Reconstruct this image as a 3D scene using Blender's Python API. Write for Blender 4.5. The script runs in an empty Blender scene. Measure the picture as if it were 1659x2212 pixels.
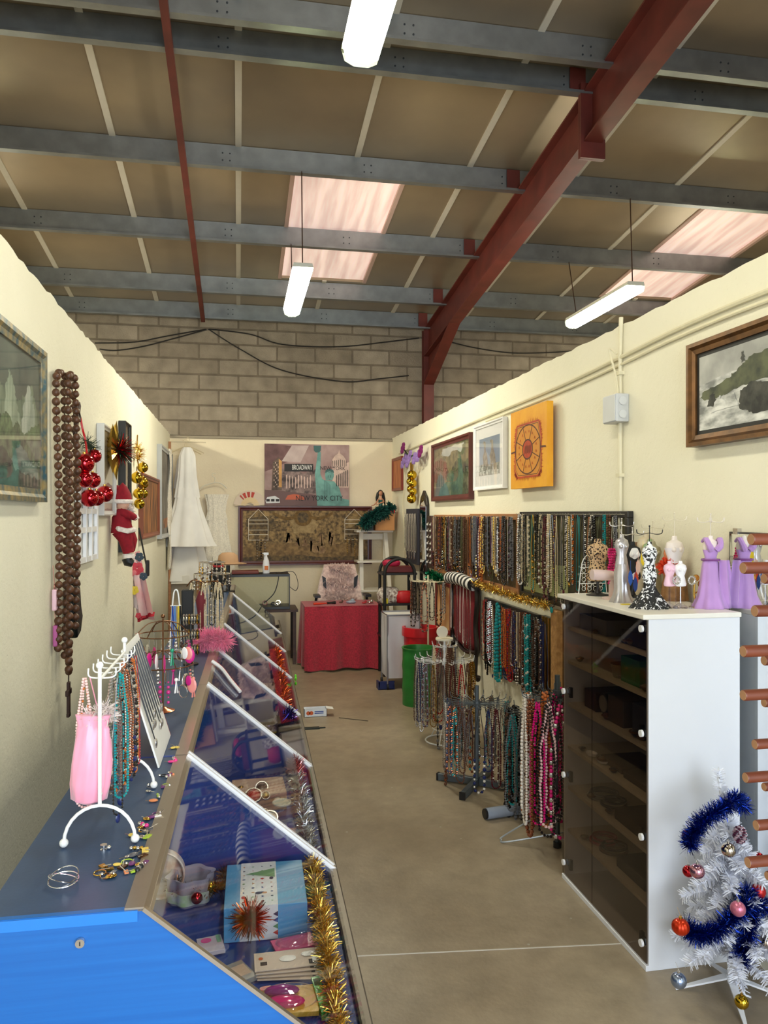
import bpy, math, random
from mathutils import Vector, Matrix
random.seed(7)
S = bpy.context.scene; COL = S.collection
PI = math.pi
# ---------------------------------------------------------------- camera, world, light, exposure
FPX, HORY, EYE, YAW = 1660.0, 1110.0, 1.8, math.atan2(314.5, 1660.0)
cd = bpy.data.cameras.new('camera'); cam = bpy.data.objects.new('camera', cd); COL.objects.link(cam)
cam.location = (0, 0, EYE); cam.rotation_euler = (PI/2, 0, -YAW)
cd.sensor_fit = 'VERTICAL'; cd.sensor_height = 36.0; cd.lens = 36.0*FPX/2212.0
cd.shift_y = (HORY-1106.0)/2212.0; cd.clip_start = 0.05; cd.clip_end = 100
S.camera = cam
S.view_settings.view_transform = 'Standard'; S.view_settings.look = 'None'
S.view_settings.gamma = 1.0; S.view_settings.use_curve_mapping = False
S.view_settings.exposure = 0.40
wd = bpy.data.worlds.new('world'); S.world = wd; wd.use_nodes = True
wd.node_tree.nodes['Background'].inputs[0].default_value = (0.75, 0.87, 1.0, 1)
wd.node_tree.nodes['Background'].inputs[1].default_value = 0.9
def area(name, loc, rot, sx, sy, power, col):
    l = bpy.data.lights.new(name, 'AREA'); l.shape = 'RECTANGLE'; l.size = sx; l.size_y = sy
    l.energy = power; l.color = col
    o = bpy.data.objects.new(name, l); COL.objects.link(o); o.location = loc; o.rotation_euler = rot
    return o
area('entrance_daylight', (1.3, -2.6, 1.9), (PI/2, 0, 0), 3.6, 3.0, 215, (0.80, 0.90, 1.0))
TUBE_E = 30.0     # tube lamp diffusers
SKY_E = .44      # roof lights

# ---------------------------------------------------------------- pixel reading -> point on a real surface
def _d(u, v):
    a = (u-829.5)/FPX; c = (HORY-v)/FPX
    return (math.sin(YAW)+a*math.cos(YAW), math.cos(YAW)-a*math.sin(YAW), c)
def onx(u, v, X): q = _d(u, v); t = X/q[0]; return Vector((X, q[1]*t, EYE+q[2]*t))
def ony(u, v, Y): q = _d(u, v); t = Y/q[1]; return Vector((q[0]*t, Y, EYE+q[2]*t))
def onz(u, v, Z): q = _d(u, v); t = (Z-EYE)/q[2]; return Vector((q[0]*t, q[1]*t, Z))

# ---------------------------------------------------------------- materials
def lin(c):
    return tuple((x/12.92 if x <= 0.04045 else ((x+0.055)/1.055)**2.4) for x in c)
def rgb(r, g, b): return (r/255., g/255., b/255.)
MC = {}
def mat(name, col=(.5, .5, .5), rough=.5, metal=0., ns=0., na=.0, bump=0., bs=0., emit=0., spec=.5, sheen=0., alpha=1., stretch=(1, 1, 1), col2=None, coat=0., trans=0.):
    if name in MC: return MC[name]
    m = bpy.data.materials.new(name); m.use_nodes = True; nt = m.node_tree; N = nt.nodes; L = nt.links
    p = N['Principled BSDF']; c = lin(col)
    p.inputs['Base Color'].default_value = (*c, 1); p.inputs['Roughness'].default_value = rough
    p.inputs['Metallic'].default_value = metal; p.inputs['Specular IOR Level'].default_value = spec
    if sheen: p.inputs['Sheen Weight'].default_value = sheen
    if coat: p.inputs['Coat Weight'].default_value = coat
    if trans: p.inputs['Transmission Weight'].default_value = trans
    if alpha < 1: p.inputs['Alpha'].default_value = alpha
    if emit: p.inputs['Emission Color'].default_value = (*c, 1); p.inputs['Emission Strength'].default_value = emit
    tc = N.new('ShaderNodeTexCoord'); mp = N.new('ShaderNodeMapping'); L.new(tc.outputs['Object'], mp.inputs['Vector'])
    mp.inputs['Scale'].default_value = stretch
    if ns == 0: ns, na = 14., .02 if na == 0 else na
    n = N.new('ShaderNodeTexNoise'); n.inputs['Scale'].default_value = ns; n.inputs['Detail'].default_value = 5
    L.new(mp.outputs[0], n.inputs['Vector'])
    r = N.new('ShaderNodeValToRGB'); L.new(n.outputs['Fac'], r.inputs['Fac'])
    c2 = lin(col2) if col2 else tuple(min(1, x*(1+na)+.0*na) for x in c)
    c1 = c if col2 else tuple(x*(1-na) for x in c)
    r.color_ramp.elements[0].position = .35; r.color_ramp.elements[1].position = .65
    r.color_ramp.elements[0].color = (*c1, 1); r.color_ramp.elements[1].color = (*c2, 1)
    L.new(r.outputs['Color'], p.inputs['Base Color'])
    if bump:
        n2 = N.new('ShaderNodeTexNoise'); n2.inputs['Scale'].default_value = bs or 60; n2.inputs['Detail'].default_value = 6
        L.new(mp.outputs[0], n2.inputs['Vector'])
        b = N.new('ShaderNodeBump'); b.inputs['Strength'].default_value = bump; b.inputs['Distance'].default_value = .01
        L.new(n2.outputs['Fac'], b.inputs['Height']); L.new(b.outputs['Normal'], p.inputs['Normal'])
    MC[name] = m; return m
def flat(r, g, b, rough=.6, metal=0.):
    return mat('paint_%d_%d_%d_%d_%d' % (r, g, b, rough*100, metal*100), rgb(r, g, b), rough, metal)
def glass(name, tint=(1, 1, 1), refl=.12, dark=1.):
    if name in MC: return MC[name]
    m = bpy.data.materials.new(name); m.use_nodes = True; nt = m.node_tree; N = nt.nodes; L = nt.links
    N.remove(N['Principled BSDF']); out = N['Material Output']
    t = N.new('ShaderNodeBsdfTransparent'); t.inputs[0].default_value = (*[x*dark for x in tint], 1)
    g = N.new('ShaderNodeBsdfGlossy'); g.inputs['Roughness'].default_value = .02
    ge = N.new('ShaderNodeNewGeometry'); dt = N.new('ShaderNodeVectorMath'); dt.operation = 'DOT_PRODUCT'
    L.new(ge.outputs['Normal'], dt.inputs[0]); L.new(ge.outputs['Incoming'], dt.inputs[1])
    def mth(op, a_, b_=None):
        q = N.new('ShaderNodeMath'); q.operation = op; q.use_clamp = (op == 'ADD')
        for i_, x_ in enumerate((a_, b_)):
            if x_ is None: continue
            if isinstance(x_, (int, float)): q.inputs[i_].default_value = x_
            else: L.new(x_, q.inputs[i_])
        return q.outputs[0]
    sch = mth('MULTIPLY', mth('POWER', mth('SUBTRACT', 1.0, mth('ABSOLUTE', dt.outputs['Value'])), 5.0), .9)
    ad = N.new('ShaderNodeMath'); ad.operation = 'ADD'; ad.inputs[1].default_value = refl; L.new(sch, ad.inputs[0]); ad.use_clamp = True
    mx = N.new('ShaderNodeMixShader'); L.new(ad.outputs[0], mx.inputs[0]); L.new(t.outputs[0], mx.inputs[1]); L.new(g.outputs[0], mx.inputs[2])
    L.new(mx.outputs[0], out.inputs['Surface']); MC[name] = m; return m

def wall_mat(name, col, dirt, sc=1.):
    m = mat(name, col, .75, 0, 1.3, 0, col2=dirt)
    nt = m.node_tree; N = nt.nodes; L = nt.links; p = N['Principled BSDF']
    tc = N.new('ShaderNodeTexCoord')
    v = N.new('ShaderNodeTexNoise'); v.inputs['Scale'].default_value = 26; v.inputs['Detail'].default_value = 8; v.inputs['Roughness'].default_value = .7
    L.new(tc.outputs['Object'], v.inputs['Vector'])
    w = N.new('ShaderNodeTexVoronoi'); w.inputs['Scale'].default_value = 34; L.new(tc.outputs['Object'], w.inputs['Vector'])
    r = N.new('ShaderNodeMapRange'); r.inputs[1].default_value = 0; r.inputs[2].default_value = .18; L.new(w.outputs['Distance'], r.inputs[0])
    mm = N.new('ShaderNodeMath'); mm.operation = 'MULTIPLY_ADD'; mm.inputs[1].default_value = .35; L.new(r.outputs[0], mm.inputs[0]); L.new(v.outputs['Fac'], mm.inputs[2])
    b = N.new('ShaderNodeBump'); b.inputs['Strength'].default_value = .45*sc; b.inputs['Distance'].default_value = .012
    L.new(mm.outputs[0], b.inputs['Height']); L.new(b.outputs[0], p.inputs['Normal'])
    return m
CREAM = wall_mat('cream_painted_render', rgb(238, 233, 212), rgb(231, 226, 203))
CREAM_BACK = wall_mat('cream_painted_block', rgb(240, 226, 198), rgb(230, 214, 186))

def block_mat():
    m = bpy.data.materials.new('concrete_block'); m.use_nodes = True; nt = m.node_tree; N = nt.nodes; L = nt.links; p = N['Principled BSDF']
    tc = N.new('ShaderNodeTexCoord'); s = N.new('ShaderNodeSeparateXYZ'); c = N.new('ShaderNodeCombineXYZ')
    L.new(tc.outputs['Object'], s.inputs[0]); L.new(s.outputs[0], c.inputs[0]); L.new(s.outputs[2], c.inputs[1])
    br = N.new('ShaderNodeTexBrick'); L.new(c.outputs[0], br.inputs['Vector'])
    br.inputs['Scale'].default_value = 1; br.inputs['Brick Width'].default_value = .5; br.inputs['Row Height'].default_value = .2
    br.inputs['Mortar Size'].default_value = .014; br.inputs['Mortar Smooth'].default_value = .35; br.inputs['Bias'].default_value = 0
    br.inputs['Color1'].default_value = (*lin(rgb(154, 141, 124)), 1); br.inputs['Color2'].default_value = (*lin(rgb(138, 125, 108)), 1)
    br.inputs['Mortar'].default_value = (*lin(rgb(118, 105, 90)), 1)
    n = N.new('ShaderNodeTexNoise'); n.inputs['Scale'].default_value = 5; n.inputs['Detail'].default_value = 8; L.new(tc.outputs['Object'], n.inputs['Vector'])
    mx = N.new('ShaderNodeMixRGB'); mx.blend_type = 'OVERLAY'; mx.inputs[0].default_value = .55; L.new(br.outputs['Color'], mx.inputs[1]); L.new(n.outputs['Fac'], mx.inputs[2])
    L.new(mx.outputs[0], p.inputs['Base Color']); p.inputs['Roughness'].default_value = .9
    n2 = N.new('ShaderNodeTexNoise'); n2.inputs['Scale'].default_value = 60; n2.inputs['Detail'].default_value = 6; L.new(tc.outputs['Object'], n2.inputs['Vector'])
    ma = N.new('ShaderNodeMath'); ma.operation = 'MULTIPLY_ADD'; ma.inputs[1].default_value = -1.2; L.new(br.outputs['Fac'], ma.inputs[0]); L.new(n2.outputs['Fac'], ma.inputs[2])
    b = N.new('ShaderNodeBump'); b.inputs['Distance'].default_value = .015; b.inputs['Strength'].default_value = .7; L.new(ma.outputs[0], b.inputs['Height']); L.new(b.outputs[0], p.inputs['Normal'])
    return m
BLOCK = block_mat()
FLOORM = mat('worn_concrete_floor', rgb(134, 118, 96), .42, 0, .9, 0, .12, 40, col2=rgb(160, 146, 124))
def _floor_detail():
    nt = FLOORM.node_tree; N = nt.nodes; L = nt.links; p = N['Principled BSDF']
    old = p.inputs['Base Color'].links[0].from_socket
    tc = N.new('ShaderNodeTexCoord'); n = N.new('ShaderNodeTexNoise'); n.inputs['Scale'].default_value = 7; n.inputs['Detail'].default_value = 10; n.inputs['Roughness'].default_value = .65
    L.new(tc.outputs['Object'], n.inputs['Vector'])
    mx = N.new('ShaderNodeMixRGB'); mx.blend_type = 'OVERLAY'; mx.inputs[0].default_value = .45; L.new(old, mx.inputs[1]); L.new(n.outputs['Fac'], mx.inputs[2])
    v = N.new('ShaderNodeTexVoronoi'); v.inputs['Scale'].default_value = 5.5; v.inputs['Randomness'].default_value = 1; L.new(tc.outputs['Object'], v.inputs['Vector'])
    lt = N.new('ShaderNodeMath'); lt.operation = 'LESS_THAN'; lt.inputs[1].default_value = .035; L.new(v.outputs['Distance'], lt.inputs[0])
    ml = N.new('ShaderNodeMath'); ml.operation = 'MULTIPLY'; ml.inputs[1].default_value = .45; L.new(lt.outputs[0], ml.inputs[0])
    m2 = N.new('ShaderNodeMixRGB'); L.new(ml.outputs[0], m2.inputs[0]); L.new(mx.outputs[0], m2.inputs[1]); m2.inputs[2].default_value = (.55, .54, .5, 1)
    L.new(m2.outputs[0], p.inputs['Base Color'])
_floor_detail()
def foil_mat():
    m = mat('foil_faced_insulation', rgb(164, 146, 120), .36, .45, .8, 0, .10, 2.2, col2=rgb(136, 122, 104))
    return m
FOIL = foil_mat()
SKYP = mat('translucent_roof_sheet', rgb(255, 226, 214), .5, 0, 5, 0, emit=SKY_E, stretch=(2.2, .16, 1), col2=rgb(214, 186, 176))
_n = SKYP.node_tree; _n.links.new([x for x in _n.nodes if x.type == 'VALTORGB'][0].outputs[0], _n.nodes['Principled BSDF'].inputs['Emission Color'])
ZINC = mat('galvanised_steel', rgb(150, 153, 153), .42, .85, 6, .12)
REDSTEEL = mat('red_oxide_steel', rgb(96, 38, 30), .5, .1, 5, .2)
SEAM = mat('joint_strip', rgb(196, 188, 172), .5, 0)
CHROME = mat('chrome', rgb(225, 225, 228), .14, 1)
BRUSH = mat('brushed_aluminium', rgb(196, 186, 174), .28, .9)
WHITEP = mat('white_plastic', rgb(240, 240, 242), .35)
WHITEMET = mat('white_enamel_wire', rgb(238, 238, 236), .35)
BLACK = mat('black_plastic', rgb(22, 22, 24), .4)
BLACKMET = mat('black_enamel', rgb(26, 25, 26), .35)
GREYST = mat('grey_painted_steel', rgb(98, 106, 112), .4, .5)
SILVER = mat('silver_metal', rgb(214, 210, 206), .22, .95)
GOLD = mat('gold_metal', rgb(214, 172, 84), .2, 1)
BRONZE = mat('antique_bronze', rgb(120, 84, 58), .3, .9)
GOLDT = mat('gold_tinsel', rgb(226, 190, 96), .22, 1)
WOOD = mat('warm_wood', rgb(158, 106, 66), .5, 0, 5, 0, stretch=(1, 1, 9), col2=rgb(176, 122, 78))
MAHOG = mat('mahogany', rgb(84, 30, 24), .35, 0, 6, .2)
DARKWOOD = mat('dark_wood', rgb(64, 40, 26), .5, 0, 18, .25)
CLEAR = glass('clear_glass', (1, 1, 1), .05)
SMOKE = glass('smoked_glass', (.70, .64, .58), .02, .88)
MIRROR = mat('mirror_silvering', rgb(235, 238, 240), .02, 1)

# ---------------------------------------------------------------- mesh builder
class MB:
    def __init__(s): s.v = []; s.f = []; s.m = []
    def add(s, vs, fs, m=0, M=None):
        b = len(s.v)
        for p in vs:
            p = Vector(p)
            s.v.append(M @ p if M else p)
        for f in fs: s.f.append(tuple(b+i for i in f)); s.m.append(m)
        return s
    def box(s, c, d, m=0, M=None):
        x, y, z = d[0]/2, d[1]/2, d[2]/2; c = Vector(c)
        vs = [c+Vector((i*x, j*y, k*z)) for i in (-1, 1) for j in (-1, 1) for k in (-1, 1)]
        return s.add(vs, [(0, 1, 3, 2), (4, 6, 7, 5), (0, 4, 5, 1), (2, 3, 7, 6), (0, 2, 6, 4), (1, 5, 7, 3)], m, M)
    def b2(s, a, b, m=0):   # box between two corners
        a = Vector(a); b = Vector(b); return s.box((a+b)/2, [abs(b[i]-a[i]) for i in range(3)], m)
    def beam(s, p, q, w, h, m=0, up=(0, 0, 1)):
        p = Vector(p); q = Vector(q); d = (q-p); L = d.length; d.normalize(); u = Vector(up)
        r = d.cross(u)
        if r.length < 1e-4: r = d.cross(Vector((0, 1, 0)))
        r.normalize(); u = r.cross(d)
        M = Matrix((( r.x, d.x, u.x, 0), (r.y, d.y, u.y, 0), (r.z, d.z, u.z, 0), (0, 0, 0, 1)))
        M.translation = (p+q)/2
        return s.box((0, 0, 0), (w, L, h), m, M)
    def tube(s, pts, r, n=6, m=0, closed=False, cap=True):
        pts = [Vector(p) for p in pts]; K = len(pts); rr = r if isinstance(r, (list, tuple)) else [r]*K
        vs = []; prev = None
        for i, p in enumerate(pts):
            a = pts[(i-1) % K] if (i > 0 or closed) else p; b = pts[(i+1) % K] if (i < K-1 or closed) else p
            t = (b-a); t = t.normalized() if t.length > 1e-9 else Vector((0, 0, 1))
            if prev is None:
                q = t.cross(Vector((0, 0, 1)));
                if q.length < .1: q = t.cross(Vector((1, 0, 0)))
            else: q = prev-t*prev.dot(t)
            if q.length < 1e-6: q = t.orthogonal()
            q.normalize(); prev = q; w = t.cross(q)
            for k in range(n):
                an = 2*PI*k/n; vs.append(p+(q*math.cos(an)+w*math.sin(an))*rr[i])
        fs = []
        for i in range(K if closed else K-1):
            for k in range(n):
                a = i*n+k; b = i*n+(k+1) % n; j = (i+1) % K
                fs.append((a, b, j*n+(k+1) % n, j*n+k))
        if cap and not closed: fs.append(tuple(range(n))[::-1]); fs.append(tuple((K-1)*n+k for k in range(n)))
        return s.add(vs, fs, m)
    def cyl(s, p, q, r, n=16, m=0, r2=None): return s.tube([p, q], [r, r if r2 is None else r2], n, m)
    def sph(s, c, r, m=0, n=10, k=6, sc=(1, 1, 1), M=None):
        vs = [Vector((0, 0, 1))]; fs = []
        for i in range(1, k):
            th = PI*i/k
            for j in range(n):
                ph = 2*PI*j/n; vs.append(Vector((math.sin(th)*math.cos(ph), math.sin(th)*math.sin(ph), math.cos(th))))
        vs.append(Vector((0, 0, -1))); e = len(vs)-1
        for j in range(n):
            fs.append((0, 1+j, 1+(j+1) % n)); fs.append((e, e-n+(j+1) % n, e-n+j))
            for i in range(k-2):
                a = 1+i*n+j; b = 1+i*n+(j+1) % n; fs.append((a, a+n, b+n, b))
        c = Vector(c); vs = [Vector((v.x*sc[0], v.y*sc[1], v.z*sc[2]))*r for v in vs]
        if M: vs = [M @ v for v in vs]
        return s.add([v+c for v in vs], fs, m)
    def lathe(s, c, prof, m=0, n=20, sx=1., sy=1., rip=None, cap=True, M=None):
        c = Vector(c); vs = []; K = len(prof)
        for i, (r, z) in enumerate(prof):
            for k in range(n):
                an = 2*PI*k/n; q = r*(1+(rip(an, i/(K-1.)) if rip else 0))
                v = Vector((q*math.cos(an)*sx, q*math.sin(an)*sy, z)); vs.append((M @ v if M else v)+c)
        fs = [(i*n+k, i*n+(k+1) % n, (i+1)*n+(k+1) % n, (i+1)*n+k) for i in range(K-1) for k in range(n)]
        if cap: fs.append(tuple(range(n))[::-1]); fs.append(tuple((K-1)*n+k for k in range(n)))
        return s.add(vs, fs, m)
    def prism(s, pts, vec, m=0):
        pts = [Vector(p) for p in pts]; vec = Vector(vec); n = len(pts)
        fs = [tuple(range(n))[::-1], tuple(range(n, 2*n))]+[(i, (i+1) % n, n+(i+1) % n, n+i) for i in range(n)]
        return s.add(pts+[p+vec for p in pts], fs, m)
    def torus(s, c, R, r, m=0, n=20, k=6, axis='z', M=None):
        pts = []
        for i in range(n):
            a = 2*PI*i/n; x, y = R*math.cos(a), R*math.sin(a)
            v = Vector((x, y, 0) if axis == 'z' else ((0, x, y) if axis == 'x' else (x, 0, y)))
            pts.append((M @ v if M else v)+Vector(c))
        return s.tube(pts, r, k, m, closed=True)
    def fuzz(s, path, R, n, w=.004, m=0, cone=.5, droop=0., mats=1):
        path = [Vector(p) for p in path]; K = len(path)
        for _ in range(n):
            t = random.random()*(K-1); i = min(int(t), K-2); p = path[i].lerp(path[i+1], t-i)
            d = Vector((random.gauss(0, 1), random.gauss(0, 1), random.gauss(0, 1))).normalized()
            ax = (path[i+1]-path[i]).normalized(); d = (d-ax*d.dot(ax)*cone); d.normalize()
            L = R*random.uniform(.65, 1.1); q = p+d*L+Vector((0, 0, -droop*L)); o = d.orthogonal().normalized()
            o = (Matrix.Rotation(random.random()*6.28, 3, d) @ o)*w/2
            mid = (p+q)/2
            s.add([p-o, p+o, q+o*.4, q-o*.4], [(0, 1, 2, 3)], m if mats == 1 else random.randrange(mats))
        return s
    def sheet(s, fn, nu, nv, m=0, th=0.):
        vs = [Vector(fn(i/nu, j/nv)) for i in range(nu+1) for j in range(nv+1)]
        fs = [(i*(nv+1)+j, (i+1)*(nv+1)+j, (i+1)*(nv+1)+j+1, i*(nv+1)+j+1) for i in range(nu) for j in range(nv)]
        return s.add(vs, fs, m)
    def text(s, txt, o, ux, uz, size, m=0, center=True, fit=None):
        cu = bpy.data.curves.new('t', 'FONT'); cu.body = txt; cu.size = 1.0; cu.resolution_u = 2
        ob = bpy.data.objects.new('t', cu); me = bpy.data.meshes.new_from_object(ob)
        xs = [v.co.x for v in me.vertices]; w = max(xs)-min(xs); x0 = min(xs)
        sc = size; sx = (fit/w) if fit else sc; o = Vector(o); ux = Vector(ux); uz = Vector(uz)
        vs = [o+ux*((v.co.x-x0-(w/2 if center else 0))*sx)+uz*(v.co.y*sc) for v in me.vertices]
        s.add(vs, [tuple(p.vertices) for p in me.polygons], m)
        bpy.data.meshes.remove(me); bpy.data.objects.remove(ob); bpy.data.curves.remove(cu); return s
    def build(s, name, mats, parent=None, smooth=True, bevel=0., ang=40, kind=None, label=None, solid=0.):
        off = Vector((0, 0, 0)); q = parent
        while q: off += q.location; q = q.parent
        me = bpy.data.meshes.new(name); me.from_pydata([tuple(v-off) for v in s.v], [], s.f)
        if not isinstance(mats, (list, tuple)): mats = [mats]
        for x in mats: me.materials.append(x)
        me.polygons.foreach_set('material_index', [min(x, len(mats)-1) for x in s.m])
        if smooth:
            me.polygons.foreach_set('use_smooth', [True]*len(s.f)); me.update()
            try: me.set_sharp_from_angle(angle=math.radians(ang))
            except Exception: pass
        me.update()
        o = bpy.data.objects.new(name, me); COL.objects.link(o); o.parent = parent
        if kind: o['kind'] = kind
        if label: o['label'] = label
        if solid:
            md = o.modifiers.new('thickness', 'SOLIDIFY'); md.thickness = solid; md.offset = 0
        if bevel:
            md = o.modifiers.new('bevel', 'BEVEL'); md.width = bevel; md.segments = 2; md.limit_method = 'ANGLE'
        return o
def T(name, loc, label, cat, group=None, rz=0.):
    o = bpy.data.objects.new(name, None); o.empty_display_size = .05; COL.objects.link(o); o.location = loc; o.rotation_euler = (0, 0, rz)
    return tag(o, label, cat, group)
def tag(o, label, cat, group=None):
    o['label'] = label; o['category'] = cat
    if group: o['group'] = group
    return o
def center_origin(o, p):
    p = Vector(p); o.data.transform(Matrix.Translation(-p)); o.location = o.location+p; return o
def dup(o, loc, rz=0., label=None, group=None, mats=None, scale=None):
    c = o.copy(); COL.objects.link(c); c.location = loc; c.rotation_euler = (0, 0, rz)
    if label: c['label'] = label
    if group: c['group'] = group
    if scale: c.scale = scale
    for ch in list(o.children):
        d = ch.copy(); COL.objects.link(d); d.parent = c
        for g in ch.children:
            e = g.copy(); COL.objects.link(e); e.parent = d
    return c
def struct(name, mb, mats, smooth=False, bevel=0.):
    return mb.build(name, mats, None, smooth, bevel, kind='structure')
ORD = ['first', 'second', 'third', 'fourth', 'fifth', 'sixth', 'seventh', 'eighth', 'ninth', 'tenth', '11th', '12th', '13th', '14th', '15th', '16th', '17th', '18th', '19th', '20th', '21st', '22nd', '23rd', '24th', '25th', '26th', '27th', '28th', '29th', '30th', '31st', '32nd', '33rd', '34th', '35th', '36th', '37th', '38th', '39th', '40th', '41st', '42nd', '43rd', '44th', '45th']
LWX, RWX, BWY, WH = -.86, 2.04, 10.18, 2.82
def roofz(y): return 5.66-.117*y

# ================================================================ SETTING
m = MB(); m.b2((-5, -3, -.1), (7.5, 10.5, 0)); struct('floor', m, FLOORM)
for i, (a, b) in enumerate((((780, 2065), (1400, 2036)), ((640, 1640), (1000, 1640)))):
    p = onz(*a, 0); q = onz(*b, 0)
    if i: continue
    d = (q-p).normalized(); p -= d*.6; q += d*.25
    m = MB(); m.beam((p.x, p.y, .001), (q.x, q.y, .001), .006, .002); struct('trim_%d' % (i+1), m, flat(196, 190, 178))
def topwall(name, x0, x1, side):
    # a long partition wall whose top edge is rough
    m = MB(); random.seed(3); n = 150; y0, y1 = -1.2, BWY; xs = (x0, x1)
    vs = []; tops = [WH+random.uniform(-.005, .006) for _ in range(n+1)]
    for i in range(n+1):
        y = y0+(y1-y0)*i/n
        vs += [(x0, y, 0), (x1, y, 0), (x0, y, tops[i]), (x1, y, tops[i]+random.uniform(-.006, .006))]
    fs = []
    for i in range(n):
        a = i*4; b = a+4
        fs += [(a, b, b+2, a+2), (a+1, a+3, b+3, b+1), (a+2, b+2, b+3, a+3)]
    fs += [(0, 2, 3, 1), (n*4, n*4+1, n*4+3, n*4+2)]
    m.add(vs, fs); struct(name, m, CREAM)
topwall('wall_left', LWX-.2, LWX, -1)
topwall('wall_right', RWX, RWX+.2, 1)
m = MB(); m.b2((-5, BWY, 0), (7.5, BWY+.25, 4.6)); struct('wall_back', m, BLOCK)
m = MB(); m.b2((LWX, BWY-.02, 0), (RWX, BWY, 2.775)); struct('wall_back_painted', m, CREAM_BACK)
m = MB(); m.b2((LWX, BWY-.05, 2.775), (RWX, BWY, 2.80)); struct('trim_2', m, flat(150, 138, 118))
m = MB(); m.b2((-5.2, -3, 0), (-5, 10.5, 6.2)); struct('wall_far_left', m, BLOCK)
m = MB(); m.b2((7.5, -3, 0), (7.7, 10.5, 6.2)); struct('wall_far_right', m, BLOCK)
# wall behind the camera, with the wide opening that daylight comes through
m = MB(); m.b2((-5, -3.2, 0), (-.9, -3, 6.2)); m.b2((3.5, -3.2, 0), (7.5, -3, 6.2)); m.b2((-.9, -3.2, 3.6), (3.5, -3, 6.2)); struct('wall_front', m, BLOCK)
# roof: foil faced panels with joint strips, two roof lights
RX = [-5.05+1.01*i for i in range(13)]
SKYL = [(.48, 1.49), (4.55, 5.56)]
YS0, YS1 = 6.62, 9.15
def roofquad(m, x0, x1, y0, y1, mi=0, dz=0., th=.05):
    vs = [(x, y, roofz(y)+z+dz) for x, y in ((x0, y0), (x1, y0), (x1, y1), (x0, y1)) for z in (0, th)]
    m.add(vs, [(0, 2, 4, 6), (1, 7, 5, 3), (0, 1, 3, 2), (2, 3, 5, 4), (4, 5, 7, 6), (6, 7, 1, 0)], mi)
m = MB()
xs = [-5.2, SKYL[0][0], SKYL[0][1], SKYL[1][0], SKYL[1][1], 7.7]
for i in range(5):
    if i in (1, 3): roofquad(m, xs[i], xs[i+1], -3.2, YS0); roofquad(m, xs[i], xs[i+1], YS1, 10.5)
    else: roofquad(m, xs[i], xs[i+1], -3.2, 10.5)
struct('ceiling', m, FOIL)
for i, (a, b) in enumerate(SKYL):
    m = MB(); roofquad(m, a, b, YS0, YS1, dz=.03, th=.01); w = struct('window_%d' % (i+1), m, SKYP)
    m = MB()
    for x in (a-.02, b-.02): m.b2((0, 0, 0), (0, 0, 0)); roofquad(m, x, x+.04, YS0, YS1, dz=-.012, th=.03)
    o = m.build('window_frame', flat(190, 160, 148), w, False)
ty = 3
for x in [1.01*k for k in range(-3, 7)]:
    spans = [(-3, 10.15)]
    if .48 < x < 1.5 or 4.55 < x < 5.5: spans = [(-3, YS0), (YS1, 10.15)]
    m = MB()
    for a, b in spans: roofquad(m, x-.025, x+.025, a, b, dz=-.012, th=.012)
    struct('trim_%d' % ty, m, SEAM); ty += 1
# purlins: Z profile along X under the roof
def purlin(y, x0, x1, label, mate=ZINC, h=.21, dz=0.):
    z = roofz(y)-.003+dz; t = .004
    prof = [(-.004, 0), (.065, 0), (.065, -.02), (.061, -.02), (.061, -t), (0, -t), (0, -h+t), (-.065, -h+t), (-.065, -h+.02), (-.069, -h+.02), (-.069, -h), (-.004, -h)]
    m = MB(); m.prism([(x0, y+a, z+b) for a, b in prof], (x1-x0, 0, 0))
    o = m.build('roof_purlin', mate, None, False)
    tag(o, label, 'beam', 'roof purlins'); center_origin(o, ((x0+x1)/2, y, z))
    bm = MB()
    for x in (-1.9, -.1, 1.1, 2.35, 3.4, 4.6):
        for dx in (-.03, .03):
            for dz2 in (-.07, -.13): bm.cyl((x+dx, y-.001, z+dz2), (x+dx, y-.008, z+dz2), .007, 6)
    bm.build('bolt_heads', flat(70, 74, 78, .4, .6), o, kind='stuff')
    return o
for y, l in ((10.03, 'grey steel roof purlin resting against the top of the block wall'), (9.21, 'grey steel roof purlin at the far end of the roof lights'), (7.9, 'grey steel roof purlin crossing the middle of the roof lights'), (6.57, 'grey steel roof purlin at the near end of the roof lights'), (5.24, 'dark grey steel roof purlin at the second lamp row, top of the photo'), (4.93, 'pale grey steel purlin doubled just in front of the dark one at the top')):
    purlin(y, -4.9, 7.4, l)
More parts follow.
